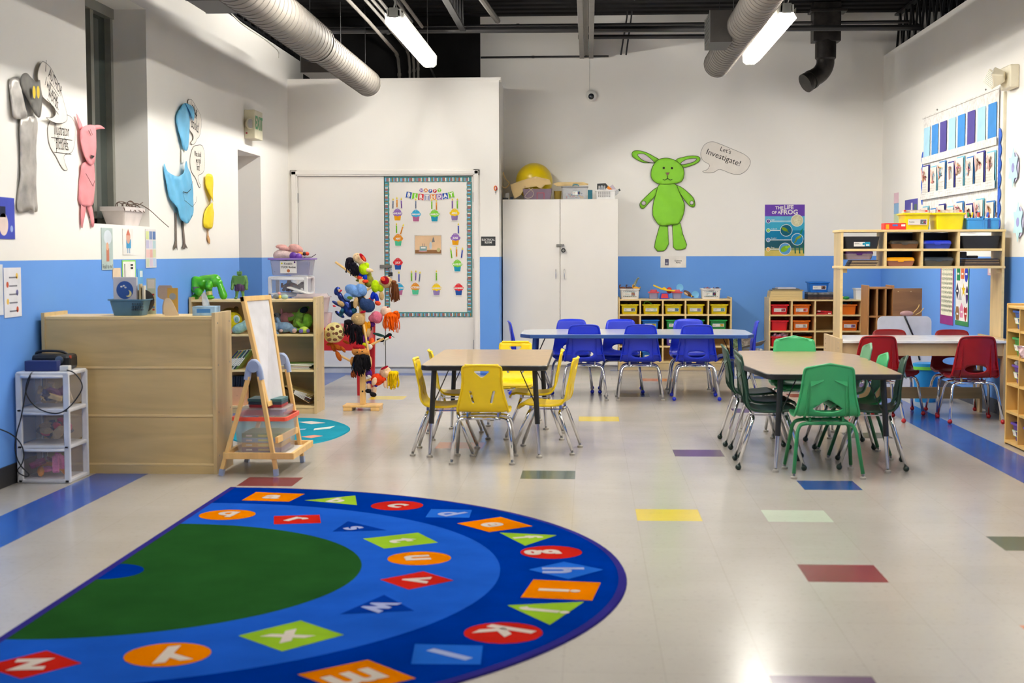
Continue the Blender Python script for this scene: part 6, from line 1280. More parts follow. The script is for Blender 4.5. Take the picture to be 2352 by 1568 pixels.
dish('pencil_case', 'yellow lidded clear case in the hutch bottom row', 2036, 2103, zbt, .066, mat('orange_clear', (190, 130, 110), .25, alpha=.6), C(240, 166, 10, rough=.25))
dish('pencil_case', 'dark grey lidded clear case in the hutch bottom row', 2121, 2193, zbt, .068, mat('grey_clear', (96, 96, 90), .25, alpha=.75), C(40, 50, 60, rough=.25))
for i in range(6): b = B(); b.box(-.11 + i * .004, -.1, 0, .09 + i * .003, .1, .007, C(*[(96, 80, 64), (150, 130, 100), (70, 60, 52)][i % 3])); tag(b.build('card_folder', loc=(hxp(1982), HF + .13, zbt + i * .0078)), 'thin folder in the lower left hutch cubby, %s from the bottom' % cnum(i), 'folder', 'folders at the hutch lower left')
for i in range(6): b = B(); b.box(-.135 + i * .002, -.1, 0, .13 - i * .003, .1, .009, C(*[(96, 80, 60), (50, 42, 44), (120, 100, 76), (44, 38, 40), (110, 90, 66), (40, 36, 42)][i])); tag(b.build('card_folder', loc=(hxp(2252), HF + .13, zbt + i * .0095)), 'dark folder in the lower right hutch cubby, %s from the bottom' % cnum(i), 'folder', 'folders at the hutch lower right')
b = B(); b.box(-.04, -.02, 0, .04, .03, .02, BKP); b.box(-.09, -.02, 0, -.045, .05, .05, BKP); tag(b.build('black_stapler', loc=(hxp(2235), HF + .12, zbt + .058), bev=.006), 'black stapler lying on the dark folders', 'stapler')
# on the hutch
def hz(px): return at(px, 520, HF + .12).x
b = B(); b.box(-.08, -.06, 0, .08, .06, .05, C(210, 40, 36)); b.rect(-.07, .006, -.045, .04, paper(220, 170, 40), y=-.0606); b.rect(-.02, .026, .02, .04, paper(80, 110, 180), y=-.0606); b.rect(.045, .025, .075, .04, WHITE, y=-.0606)
tag(b.build('red_box', loc=(hz(2051), HF + .1, ztp), bev=.001), 'flat red cardboard box at the left of the hutch top', 'box')
tray('yellow bin labelled Puzzles on the hutch', hz(2101), HF + .15, ztp, .215, .26, .125, (236, 216, 20), 'Puzzles', (110, 110, 120), 'yellow bins on the hutch', trim=(220, 190, 190), lw=.66, lh=.36)
tray('unlabelled yellow bin right of the Puzzles bin', hz(2176), HF + .15, ztp, .235, .26, .125, (236, 220, 16), None, group='yellow bins on the hutch')
for px, dx, lab in ((2101, 0, 'red tipped zip bag filling the Puzzles bin'), (2176, .01, 'red tipped zip bag filling the unlabelled yellow bin')):
    b = B(); vs, fs = sheet(rrect(-.1, 0, .1, .035, .01), (), .02); b.add([(x, -.02 + .012 * wrinkle(x, z, 50), z) for x, z in vs], fs, mat('zip_bag', (236, 226, 224), .25, alpha=.75)); b.box(.07, -.04, .02, .085, -.03, .032, C(200, 40, 40)); b.box(-.09, -.04, .022, -.075, -.03, .034, C(200, 40, 40)); tag(b.build('zip_bag', loc=(hz(px) + dx, HF + .12, ztp + .115), smooth=False), lab, 'bag', 'zip bags in the yellow bins')
t = T('marker_caddy', 'sky blue caddy of markers at the right of the hutch', 'caddy', (hz(2252), HF + .13, ztp)); b = B(); BLC = C(64, 150, 220, rough=.35); tray_bm(b, .25, .2, .085, BLC, .94, .006); b.box(-.004, -.1, 0, .004, .1, .1, BLC); b.box(.03, -.101, .01, .05, -.099, .08, C(30, 70, 140)); b.build('tub', t, smooth=True, angle=.5)
mk = [(30, 140, 60, 'green'), (240, 210, 30, 'yellow'), (90, 50, 30, 'brown'), (200, 40, 40, 'red'), (230, 140, 30, 'orange'), (130, 40, 140, 'purple'), (30, 90, 200, 'blue'), (220, 200, 190, 'cream'), (190, 30, 50, 'crimson'), (70, 40, 30, 'dark brown')]
for i, (r_, g_, b__, nm) in enumerate(mk):
    t = T('marker', '%s capped marker sticking out of the blue caddy' % nm, 'marker', (hz(2252) - .1 + i * .021, HF + .06 + (i % 3) * .03, ztp + .06), 0, 'markers in the blue caddy', rot=(.2 * ((i % 3) - 1), .35 * math.sin(i * 2.3) - .1, 0))
    b = B(); b.cyl((0, 0, -.05), (0, 0, .035), .0065, WHITE, n=8); b.build('barrel', t, smooth=True, angle=.7); b = B(); b.cyl((0, 0, .035), (0, 0, .07), .0075, C(r_, g_, b__), n=8); b.build('cap', t, smooth=True, angle=.7)
# behind the desk: brown corner shelf, brown board, white folded panel, bucket
yb_ = 14.1; x0, x1 = at(1993, 700, yb_).x, at(2054, 700, yb_).x; zt_ = at(2020, 660, yb_).z
w = x1 - x0
cubby('corner_shelf', 'brown plywood shelf standing in the back right corner', x0, x1, yb_, .0, zt_, .35, [x0 + w * .36, x0 + w * .68], [at(2020, 727, yb_).z], basez=.06, m=OAKP, me=mat('brown_edge', (176, 124, 72), .45, kind='woodz', var=.08), mb=OAKP)
yb2 = 13.75; x0, x1 = at(2051, 700, yb2).x, at(2133, 700, yb2).x; zt2 = at(2090, 662, yb2).z
b = B(); b.box(-(x1 - x0) / 2, 0, 0, (x1 - x0) / 2, .02, zt2, OAKP); 
for x in (-.12, 0, .14): b.cyl((x, -.002, zt2 - .03), (x, 0, zt2 - .03), .006, C(200, 170, 120), n=8)
tag(b.build('plywood_board', loc=((x0 + x1) / 2, yb2, 0), bev=.004), 'swirl grained brown plywood board behind the white folded panel', 'board')
yp = 12.75; x0, x1 = at(2018, 780, yp).x, at(2141, 780, yp).x; zt3 = at(2080, 726, yp).z
t = T('folded_table', 'white folded panel with a black strap leaning behind the desk', 'folding table', ((x0 + x1) / 2, yp, 0), rot=(-.05, 0, 0))
b = B(); b.plate(rrect(-(x1 - x0) / 2, 0.0, (x1 - x0) / 2, zt3, .05, 5), mat('panel_white', (216, 216, 222), .4), .035); b.build('panel', t, bev=.004)
b = B(); a = at(2079, 725, yp); c = at(2106, 790, yp); b.tube([(a.x - (x0 + x1) / 2, -.006, zt3 + .004), (c.x - (x0 + x1) / 2 - .01, -.01, zt3 - .22), (.13, -.008, .3)], .008, BLACKM, n=6, smooth=1); b.build('strap', t, smooth=True)
b = B(); b.tube([(0, 0, 0), (.02, 0, .03), (.05, .0, .06), (.06, 0, .09)], .004, C(210, 170, 90), smooth=2); b.tube([(.03, 0, 0), (.07, 0, .02), (.1, 0, .06)], .004, C(210, 170, 90), smooth=2); b.ball((-.05, 0, .01), (.06, .03, .025), C(170, 130, 130)); tag(b.build('craft_twigs', loc=(at(2095, 724, yp + .1).x, yp + .09, zt3 + .01), smooth=True), 'yellow twigs and a pinkish bag above the white folded panel', 'craft pieces')
xb_ = at(2126, 860, 12.1).x; zt4 = at(2126, 838, 12.1).z
t = T('bucket', 'bright blue bucket with a lime rim under the desk', 'bucket', (xb_, 12.1, 0)); b = B(); b.lathe([(.001, 0), (.085, 0), (.105, zt4 - .03), (.108, zt4 - .03)], C(20, 140, 210), 28); b.build('tub', t, smooth=True, angle=.6)
b = B(); b.lathe([(.108, zt4 - .035), (.118, zt4 - .035), (.118, zt4 - .01), (.1, zt4 - .01)], C(120, 210, 70), 28); b.build('rim', t, smooth=True, angle=.6)
b = B(); b.lathe([(.106, zt4 - .01), (.104, zt4 + .015), (.08, zt4 + .02), (.001, zt4 + .02)], C(20, 140, 210), 28); b.build('lid', t, smooth=True, angle=.6)
# right wall: charts
def rp(px, py, x=RX): return atx(px, py, x)
def rwall(name, label, px0, py0, px1, py1, cat, draw, group=None, py1r=None):
    """px0..px1 from the far to the near edge on the right wall"""
    a = rp(px0, (py0 + py1) / 2); c = rp(px1, (py0 + py1) / 2); za = rp(px0, py0).z; zb = rp(px0, py1).z; w = a.y - c.y; h = za - zb
    b = B(); draw(b, w, h); return tag(b.build(name, loc=(RX, a.y, zb), rz=-PI / 2), label, cat, group)
def numchart(b, w, h):
    b.rect(0, 0, w, h, C(140, 40, 120, rough=.6), y=-.004, t=.002); b.rect(.03, .08, w - .03, h, paper(236, 232, 206), y=-.0045)
    for i in range(10):
        for j in range(10): b.text(str(i * 10 + j + 1), .06 + (w - .12) * j / 9, h - .05 - (h - .16) * i / 9.3, w * .075, INK, y=-.005)
    for i in range(11): z = h - .01 - (h - .16) * (i) / 9.3; b.rect(.03, z, w - .03, z + .004, paper(170, 190, 150), y=-.005)
rwall('number_chart', 'purple edged number chart to 100 hanging right of the folded panel', 2161, 606, 2191, 742, 'chart', numchart)
def shapes(b, w, h):
    b.rect(0, 0, w, h, paper(60, 130, 80), y=-.004, t=.002); b.rect(.01, .04, w - .02, h, paper(238, 234, 230), y=-.0045); Y_ = -.005
    b.rect(w * .08, h * .72, w * .35, h * .95, paper(40, 130, 80), y=Y_); b.rect(w * .4, h * .75, w * .66, h * .92, paper(210, 110, 70), y=Y_); b.disc(w * .82, h * .83, w * .13, paper(40, 60, 170), y=Y_, rz=h * .13)
    b.plate([(w * .14, h * .4), (w * .27, h * .55), (w * .14, h * .69), (w * .02, h * .55)], paper(50, 44, 60), 0, y=Y_); b.plate([(w * .22, h * .41), (w * .5, h * .41), (w * .38, h * .63)], paper(180, 176, 180), 0, y=Y_)
    s_ = [(w * .62 + w * .16 * math.sin(i * PI / 5) * (1 if i % 2 == 0 else .42), h * .57 + h * .12 * math.cos(i * PI / 5) * (1 if i % 2 == 0 else .42)) for i in range(10)]; b.plate(s_[::-1], paper(216, 180, 20), 0, y=Y_)
    b.disc(w * .88, h * .5, w * .09, paper(70, 40, 100), y=Y_, rz=h * .14); b.plate([(w * .08, h * .08), (w * .28, h * .08), (w * .33, h * .19), (w * .25, h * .3), (w * .08, h * .3), (w * .03, h * .19)], paper(140, 100, 60), 0, y=Y_)
    b.plate([(w * .38, h * .13), (w * .6, h * .13), (w * .66, h * .27), (w * .49, h * .37), (w * .33, h * .27)], paper(220, 140, 170), 0, y=Y_); b.plate(spline([(w * .8, h * .07), (w * .92, h * .22), (w * .9, h * .31), (w * .8, h * .29), (w * .7, h * .31), (w * .67, h * .22)], 3), paper(170, 50, 50), 0, y=Y_)
    for u, v in ((.21, .83), (.53, .83), (.82, .83), (.14, .55), (.88, .52), (.18, .18), (.5, .22), (.8, .2)): b.rect(w * (u - .07), h * v - .008, w * (u + .07), h * v + .008, WHITE, y=Y_ - .0005)
rwall('shapes_poster', 'white poster of nine coloured shapes right of the number chart', 2196, 604, 2226, 745, 'poster', shapes)
rwall('pink_note', 'small pink edged paper high behind the hutch post', 2270, 612, 2282, 632, 'note', lambda b, w, h: [b.rect(0, 0, w, h, paper(226, 190, 206), y=-.004, t=.002), b.rect(.03, h * .3, w, h, WHITE, y=-.0045)])
# scalloped border + pocket chart
def pocket():
    A_, Bq = rp(2124, 350), rp(2296, 350); y0, y1 = A_.y, Bq.y; W = y0 - y1
    ztop = (rp(2124, 268).z + rp(2296, 204).z) / 2; t = T('pocket_chart', 'white pocket chart with coloured cards and drawings high on the right wall', 'pocket chart', (RX, y0, 0), -PI / 2)
    zb = 1.43; FABR = cloth(232, 228, 222); b = B(); b.rect(0, zb, W, ztop, FABR, y=-.012, t=.003); b.build('backing', t)
    b = B(); b.box(-.03, -.02, ztop - .012, W + .03, -.01, ztop, FABR)
    for f in (.22, .86): b.ball((W * f, -.02, ztop + .02), .008, STEEL, 8, 5)
    b.build('top_rod', t)
    cs = [(170, 212, 232), (70, 140, 208), (84, 76, 146)]; seq = [0, 1, 2, 0, 1, 2, 0, 1]; nmz = ('pale blue', 'mid blue', 'violet')
    rows_ = [rp(2296, py).z for py in (232, 330, 335, 430, 452, 530)]
    zc1, zc0 = rp(2297, 232).z, rp(2297, 328).z
    zr = [(zc0, zc1, 0), (rp(2297, 428).z, rp(2297, 338).z, 1), (rp(2297, 520).z, rp(2297, 452).z, 2)]
    cw = W / 8
    for z0, z1, k in zr:
        for i in range(8):
            x = i * cw + cw * .5; dz = .015 * math.sin(i * 3.1 + k)
            if k == 0:
                b = B(); vs, fs = sheet([(-cw * .38, 0), (cw * .38, 0), (cw * .38, z1 - z0), (-cw * .38, z1 - z0)], (), .04); b.add([(p[0], -.006 * math.sin((p[0] / cw + .5) * PI) , p[1]) for p in vs], fs, paper(*cs[seq[i]])); o = b.build('card', t, loc=(x, -.016, z0), smooth=True); o['label'] = nmz[seq[i]] + ' card'
            else:
                o_ = T('child_drawing', 'lined %s sheet, %s from the left in the %s row of the chart' % ('drawing', cnum(i), 'middle' if k == 1 else 'lower'), 'drawing', (RX - .02, y0 - x, z0 + dz), -PI / 2, 'drawings in the pocket chart')
                b = B(); h_ = z1 - z0 - .02; b.rect(-cw * .4 + .012, .0, cw * .4 + .012, h_ + .012, paper(*[(70, 130, 190), (60, 60, 140), (120, 190, 210)][(i + k) % 3]), y=-.001, t=.001)
                vs, fs = sheet([(-cw * .4, 0), (cw * .38, 0), (cw * .38, h_), (-cw * .4, h_)], (), .05); b.add([(p[0], -.006 - .008 * max(0, p[0] / cw), p[1]) for p in vs], fs, paper(228, 222, 212)); b.build('sheet', o_)
                b = B(); rnd = random.Random(i * 7 + k)
                for q in range(5): b.rect(-cw * .3, h_ * (.08 + q * .08), cw * .25, h_ * (.08 + q * .08) + .003, paper(190, 186, 180), y=-.0155)
                for q in range(3): cc = rnd.choice([(220, 130, 120), (230, 180, 80), (120, 180, 210), (200, 120, 150), (150, 120, 90)]); b.line([(rnd.uniform(-.3, .25) * cw, h_ * rnd.uniform(.5, .9)) for _ in range(4)], .008, paper(*cc), y=-.0158)
                b.build('drawing', o_)
                b = B(); b.plate([(-.03, 0), (.02, .01), (.03, -.1), (-.01, -.13)], paper(230, 180, 170), .001, y=-.03); b.build('pink_tab', o_, loc=(cw * (.0 if i % 2 else -.2), 0, h_ * .92), rot=(.15, .25, 0))
    for z0, z1, k in zr[:2]: b = B(); b.rect(0, z0 - .012, W, z0 + .05, FABR, y=-.034 if k else -.026, t=.001); b.build('pocket_strip', t)
pocket()
def scal(px, py0, py1, left, label):
    a = rp(px, py0); c = rp(px, py1); h = a.z - c.z; n = int(h / .1); out = []
    for i in range(n * 6 + 1): v = i / (n * 6); out.append((.0 + .025 * abs(math.sin(v * n * PI)), v * h))
    pts = [(-.15, 0)] + [(x * 1.7, z) for x, z in out] + [(-.15, h)]
    if left: pts = [(-x, z) for x, z in pts][::-1]
    b = B(); b.plate(pts, C(24, 86, 190, rough=.6), .003, y=-.009); tag(b.build('scalloped_border', loc=(RX, a.y, c.z), rz=-PI / 2), label, 'border', 'blue scalloped borders on the right wall')
scal(2300, 294, 530, False, 'blue scalloped border down the near side of the pocket chart'); scal(2121, 349, 470, True, 'blue scalloped border down the far side of the pocket chart')
for px, py, s_, lab in ((2333, 385, .13, 'upper pale blue paper snowflake on the right wall'), (2344, 510, .13, 'lower pale blue paper snowflake on the right wall')):
    c = rp(px, py); b = B(); b.plate(spline([(s_ * (1 if i % 2 else .62) * math.cos(i * PI / 6), s_ * 1.15 * (1 if i % 2 else .62) * math.sin(i * PI / 6)) for i in range(12)], 3), paper(186, 222, 226), .001, y=-.02); b.disc(.0, 0, .035, paper(150, 150, 200), y=-.021); b.plate(spline([(s_ * .9 * math.cos(i * PI / 3 + .2), s_ * .9 * math.sin(i * PI / 3 + .2)) for i in range(6)], 2), paper(206, 200, 226), .001, y=-.012)
    tag(b.build('paper_snowflake', loc=(RX, c.y, c.z), rz=-PI / 2), lab, 'paper snowflake', 'paper snowflakes on the right wall')
for i, (py, c, nm) in enumerate(((456, (230, 196, 204), 'pink'), (480, (150, 190, 226), 'blue'), (504, (206, 220, 180), 'green'))):
    a = rp(2059, py); b = B(); b.rect(-.11, -.05, .11, .06, paper(*c), y=-.002, t=.001); tag(b.build('colour_square', loc=(RX, a.y, a.z), rz=-PI / 2), 'faint %s painted square on the far right wall' % nm, 'painting', 'three painted squares in a column')
rwall('small_photo', 'small violet photo behind the Puzzles bin on the right wall', 2079, 460, 2108, 500, 'photo', lambda b, w, h: [b.rect(0, 0, w, h, paper(84, 80, 160), y=-.003, t=.002), b.rect(w * .5, h * .2, w * .62, h * .8, WHITE, y=-.0035), b.rect(w * .75, h * .1, w * .95, h * .7, paper(80, 100, 90), y=-.0035)])
# near right cubby with trays
CX, CYf = 2.725, 9.45; zc = at(2313, 696, CYf).z
W_ = 1.3
rows_ = [at(2312, py, CYf).z for py in (757, 818, 880, 943)]
t = T('cubby_shelf', 'tall maple cubby shelf cut off by the right edge of the photo', 'shelf unit', (CX, CYf, 0), -PI / 2)
cw = .265
for x in (0, W_ - .016): b = B(); b.box(x, 0, 0, x + .016, .42, zc, HONEY); b.build('side_panel', t, bev=.006)
b = B(); b.box(.016, .004, zc - .03, W_ - .016, .42, zc - .014, HONEY); b.build('top_panel', t, bev=.003)
for z in rows_: b = B(); b.box(.016, .004, z - .008, W_ - .016, .41, z + .008, HONEY); b.build('shelf', t)
b = B(); b.box(.016, .0, 0.012, W_ - .016, .41, .028, HONEY); b.build('bottom_panel', t); b = B(); b.box(.016, .405, .03, W_ - .016, .415, zc - .03, HONEY); b.build('back_panel', t)
for k in range(1, 5): b = B(); b.box(.016 + k * cw - .008, .002, .028, .016 + k * cw + .008, .405, zc - .03, HONEY); b.build('divider', t)
zz = [.029] + [z + .009 for z in rows_]
def rtray(label, col, row, rgb, txt=''):
    y = CYf - .016 - (col + .5) * cw; tray(label, CX + .19, y, zz[row], .2, .34, .12, rgb, txt, (90, 90, 100), 'bins in the maple cubby shelf', rz=-PI / 2, trim=(110, 190, 80), lw=.55)
PUR, GRN, BLU_ = (90, 60, 160), (40, 150, 70), (40, 100, 190)
for col, row, rgb, tx, lab in ((0, 0, PUR, 'Cars', 'purple bin in the bottom row of the maple cubby, far column'), (0, 1, BLU_, 'Farm', 'blue bin in the second row up of the maple cubby, far column'), (0, 2, GRN, 'Food', 'green bin in the middle row of the maple cubby, far column'), (0, 3, PUR, '', 'purple bin with a foil bag in the maple cubby, far column'),
                               (1, 0, PUR, 'Blocks', 'purple bin in the bottom row of the maple cubby, second column'), (1, 1, BLU_, 'People', 'blue bin in the second row up of the maple cubby, second column'), (1, 3, (30, 60, 190), '', 'royal blue bin in the maple cubby, second column')): rtray(lab, col, row, rgb, tx)
b = B(); b.ball((0, 0, .06), (.055, .05, .06), mat('clear_bag', (226, 216, 210), .2, alpha=.6, scale=30, var=.2), 14, 9); b.cyl((0, 0, .11), (-.005, 0, .135), .012, C(226, 220, 216), r1=.006, n=8); b.ball((-.005, 0, .138), .009, C(210, 50, 30), 8, 5); tag(b.build('tied_bag', loc=(CX + .1, CYf - .016 - .6 * cw, zz[4]), smooth=True), 'clear bag with a red tie in the top of the maple cubby', 'bag')
b = B(); vs, fs = sheet(rrect(-.06, 0, .06, .06, .01), (), .015); b.add([(x, .02 * wrinkle(x, z, 70), z) for x, z in vs], fs, mat('foil', (220, 210, 216), .2, .6, scale=30, var=.3)); tag(b.build('foil_bag', loc=(CX + .06, CYf - .016 - .5 * cw, zz[3] + .1), rz=-PI / 2 + .3, solid=.002), 'silver foil bag poking out of a purple bin in the maple cubby', 'bag')
b = B(); vs, fs = sheet(rrect(-.09, 0, .09, .08, .02), (), .015); b.add([(x, .02 * wrinkle(x, z, 60), z) for x, z in vs], fs, mat('pink_bag', (230, 200, 206), .2, alpha=.7)); tag(b.build('pink_plastic_bag', loc=(CX + .03, CYf - .016 - 1.3 * cw, zz[2]), rz=-PI / 2 + .3, solid=.002), 'pinkish clear bag spilling from the second column of the maple cubby', 'bag')
# wall outlet coil of wire behind the desk leg
q = fl(2292, 950); b = B(); b.tube([(.035 * math.cos(a) * (1 - a / 60), .02 * math.sin(a * 1.7), .05 + .045 * math.sin(a)) for a in [i * .5 for i in range(40)]], .0018, C(150, 150, 146), n=4); tag(b.build('wire_coil', loc=(q.x, q.y, .0), smooth=True), 'tangle of thin grey wire on the floor by the right desk leg', 'wire')
# ================================================================ RUGS
def carpet(name, rgb):
    m = mat(name, rgb, .95, scale=3.5, var=.07, spec=.08, bump=.0); nt = m.node_tree; N = nt.nodes; L = nt.links; b = N['Principled BSDF']
    tc = [n for n in N if n.bl_idname == 'ShaderNodeTexCoord'][0]; n2 = N.new('ShaderNodeTexNoise'); n2.inputs['Scale'].default_value = 260; bp = N.new('ShaderNodeBump'); bp.inputs['Strength'].default_value = .35; bp.inputs['Distance'].default_value = .003
    L.new(tc.outputs['Object'], n2.inputs['Vector']); L.new(n2.outputs['Fac'], bp.inputs['Height']); L.new(bp.outputs[0], b.inputs['Normal']); b.inputs['Specular IOR Level'].default_value = 0; return m
CB1, CB2, CGN, CBD = carpet('carpet_royal', (0, 36, 116)), carpet('carpet_mid_blue', (24, 71, 158)), carpet('carpet_green', (27, 64, 27)), carpet('carpet_binding', (40, 36, 104))
CO, CL, CR, CW = carpet('carpet_orange', (190, 104, 0)), carpet('carpet_lime', (121, 156, 36)), carpet('carpet_red', (156, 28, 20)), carpet('carpet_white', (186, 176, 166))
RC = Vector((-1.885, 5.43)); b = B(); N_ = 72
def arc(r, z): return [(r * math.cos(-PI / 2 + PI * i / N_), r * math.sin(-PI / 2 + PI * i / N_), z) for i in range(N_ + 1)]
HZ = .009
def ring(r0, r1, m, z=HZ):
    a, c = arc(r0, z), arc(r1, z); n = len(a); b.add(a + c, [(i, i + n, i + 1 + n, i + 1) for i in range(n - 1)], m)
ring(.0001, .135, CB1); ring(.135, .99, CGN); ring(.99, 1.54, CB2); ring(1.54, 2.0, CB1)
a, c, d = arc(2.0, HZ), arc(2.028, HZ - .002), arc(2.032, 0); n = len(a); b.add(a + c + d, [(i + k * n, i + k * n + n, i + k * n + n + 1, i + k * n + 1) for k in range(2) for i in range(n - 1)], CBD)
b.box(-.03, -2.03, 0, 0, 2.03, HZ, CBD)
ltr = [(p, q_) for p, q_ in ()]
def patch(pts, m):
    P = [fl(px, py, HZ) for px, py in pts]; P = [(p.x - RC.x, p.y - RC.y, HZ + .0008) for p in P]
    ar = sum(P[i][0] * P[(i + 1) % len(P)][1] - P[(i + 1) % len(P)][0] * P[i][1] for i in range(len(P)))
    if ar < 0: P = P[::-1]
    b.add(P, [tuple(range(len(P)))], m)
def oval(px, py, rx, m):       # round patch: circle on the floor whose half width on the photo is rx pixels
    c = fl(px, py, HZ); r = (fl(px + rx, py, HZ) - c).length; b.add([(c.x - RC.x + r * math.cos(2 * PI * i / 30), c.y - RC.y + r * math.sin(2 * PI * i / 30), HZ + .0008) for i in range(30)], [tuple(range(30))], m)
def letter(ch, px, py, size=.2, m=CW, bold=.035):
    c = fl(px, py, HZ); v = Vector((c.x, c.y)) - RC; v.normalize(); cu = bpy.data.curves.new('t', 'FONT'); cu.body = ch; cu.size = size; cu.align_x = 'CENTER'; cu.align_y = 'CENTER'; cu.resolution_u = 4; cu.offset = bold * size
    ob = bpy.data.objects.new('t', cu); me = ob.to_mesh(); zs_ = [p.co.y for p in me.vertices]; my = (max(zs_) + min(zs_)) / 2; mx_ = [p.co.x for p in me.vertices]; mxx = (max(mx_) + min(mx_)) / 2
    r_ = Vector((v.y, -v.x)); vs = []
    for p in me.vertices: q = Vector((c.x, c.y)) - RC + r_ * (p.co.x - mxx) + v * (p.co.y - my); vs.append((q.x, q.y, HZ + .0016))
    fs = []
    for f in me.polygons:
        f = tuple(f.vertices); A, Bv, Cv = vs[f[0]], vs[f[1]], vs[f[2]]; cr = (Bv[0] - A[0]) * (Cv[1] - A[1]) - (Bv[1] - A[1]) * (Cv[0] - A[0]); fs.append(f if cr > 0 else f[::-1])
    b.add(vs, fs, m); ob.to_mesh_clear(); bpy.data.objects.remove(ob); bpy.data.curves.remove(cu)
LB = carpet('carpet_sky', (28, 82, 168)); DB = carpet('carpet_navy', (4, 40, 118)); PL_ = carpet('carpet_lavender', (140, 148, 184))
patch([(588, 1130), (700, 1134), (664, 1152), (555, 1149)], CO); letter('a', 626, 1141)
patch([(699, 1149), (816, 1138), (820, 1160)], CL); letter('b', 776, 1149, .17)
oval(912, 1161, 60, CR); letter('c', 912, 1161)
patch([(990, 1169), (1084, 1171), (1078, 1189), (977, 1188)], LB); letter('d', 1036, 1179, .19, PL_)
patch([(1150, 1187), (1223, 1208), (1124, 1222), (1050, 1202)], CO); letter('e', 1130, 1205)
patch([(1147, 1223), (1279, 1229), (1206, 1253)], CL); letter('f', 1212, 1234, .17)
oval(1266, 1268, 71, CR); letter('g', 1245, 1268)
patch([(1295, 1290), (1386, 1308), (1305, 1330), (1214, 1308)], LB); letter('h', 1294, 1310, .22, PL_)
patch([(1225, 1331), (1380, 1338), (1360, 1379), (1196, 1372)], CO); letter('i', 1285, 1356, .22)
patch([(1165, 1390), (1342, 1382), (1263, 1435)], CL); letter('j', 1250, 1401, .2)
oval(1156, 1453, 91, CR); letter('k', 1158, 1452, .23)
patch([(953, 1479), (1109, 1483), (1104, 1526), (944, 1525)], LB); letter('l', 1032, 1503, .22, PL_)
patch([(845, 1515), (955, 1558), (800, 1592), (683, 1549)], CO); letter('m', 815, 1556, .23)
oval(522, 1182, 64, CO); letter('q', 520, 1181, .19)
patch([(629, 1185), (734, 1182), (737, 1201), (629, 1204)], CR); letter('r', 682, 1193, .2)
patch([(763, 1221), (799, 1197), (889, 1218)], DB); letter('s', 812, 1213, .17, PL_)
patch([(960, 1223), (1006, 1246), (882, 1260), (834, 1237)], CL); letter('t', 925, 1241, .19)
oval(963, 1282, 73, CO); letter('u', 958, 1281, .2)
patch([(972, 1312), (1042, 1333), (939, 1354), (873, 1331)], CR); letter('v', 955, 1332, .2)
patch([(780, 1411), (882, 1366), (952, 1403)], DB); letter('w', 869, 1393, .19, PL_)
patch([(690, 1425), (790, 1458), (648, 1496), (547, 1460)], CL); letter('x', 661, 1461, .22)
oval(385, 1503, 98, CO); letter('y', 385, 1503, .23)
patch([(107, 1494), (187, 1523), (48, 1559), (-40, 1530)], CR); letter('z', 70, 1526, .23)
o = b.build('alphabet_rug', loc=(RC.x, RC.y, 0)); tag(o, 'half round blue and green rug with alphabet letters on coloured shapes', 'rug')
# teal rug by the easel
TE = carpet('carpet_teal', (34, 124, 142)); TD = carpet('carpet_teal_dark', (20, 90, 110)); b = B()
pts = spline([(560, 960), (640, 959), (720, 960), (770, 967), (803, 982), (784, 998), (742, 1012), (690, 1019), (600, 1020), (540, 1010), (500, 985)], 4); P = [fl(*p, .007) for p in pts]; c0 = Vector((-2.1, 9.9, 0))
P = [(p.x - c0.x, p.y - c0.y, .007) for p in P][::-1]; n = len(P); b.add(P + [(p[0] * 1.01, p[1] * 1.01, 0) for p in P], [tuple(range(n))] + [(i, i + n, (i + 1) % n + n, (i + 1) % n) for i in range(n)], TE)
for pts, rgb in ((((686, 969), (715, 967), (748, 971), (715, 974)), (200, 190, 180)), (((722, 984), (770, 978), (758, 984), (720, 988)), (196, 206, 196)), (((690, 1003), (722, 999), (742, 1001), (715, 1006)), (206, 140, 120)), (((668, 986), (704, 984), (700, 987), (668, 989)), (150, 170, 190))):
    P = [fl(*p, .007) for p in pts]; P = [(p.x - c0.x, p.y - c0.y, .0078) for p in P][::-1]; b.add(P, [tuple(range(len(P)))], carpet('c%d%d' % rgb[:2], rgb))
tag(b.build('teal_rug', loc=c0), 'small teal rug with book pictures on the floor behind the easel', 'rug')

# ================================================================ EASEL
yn, yf_ = 7.9, 8.42
t = T('floor_easel', 'pine floor easel with a narrow swivelling whiteboard turned almost edge-on', 'easel', (-1.9, 8.16, 0)); o3 = Vector((-1.9, 8.16, 0))
GB = C(150, 164, 196, rough=.45)
def frame(y, xl, xr, xa, za):
    for x in (xl, xr):
        s_ = -1 if x < xa else 1; top = Vector((xa + s_ * .03, y, za - .09)) - o3; bot = Vector((x, y, .02)) - o3
        b = B(); b.bar(bot, top, .034, .022, PINE, up=(1, 0, 0)); lg = b.build('leg', t, bev=.003)
        b = B(); b.bar(bot - Vector((0, 0, .018)), bot + (top - bot).normalized() * .02, .036, .025, GB, up=(1, 0, 0)); b.build('foot_cap', lg)
    b = B(); A = lambda x, z: Vector((x, y, z)) - o3
    b.tube([A(xa - .04, za - .11), A(xa - .03, za - .05), A(xa - .012, za - .01), A(xa + .012, za - .01), A(xa + .03, za - .05), A(xa + .04, za - .11)], .019, GB, n=10, smooth=1); b.cyl(A(xa, za - .035) + Vector((0, -.022, 0)), A(xa, za - .035) + Vector((0, .022, 0)), .033, GB, n=18); b.build('hinge_bracket', t, smooth=True, angle=.7)
frame(yn, -2.08, -1.765, -1.885, .655); frame(yf_, -2.06, -1.72, -1.84, .655)
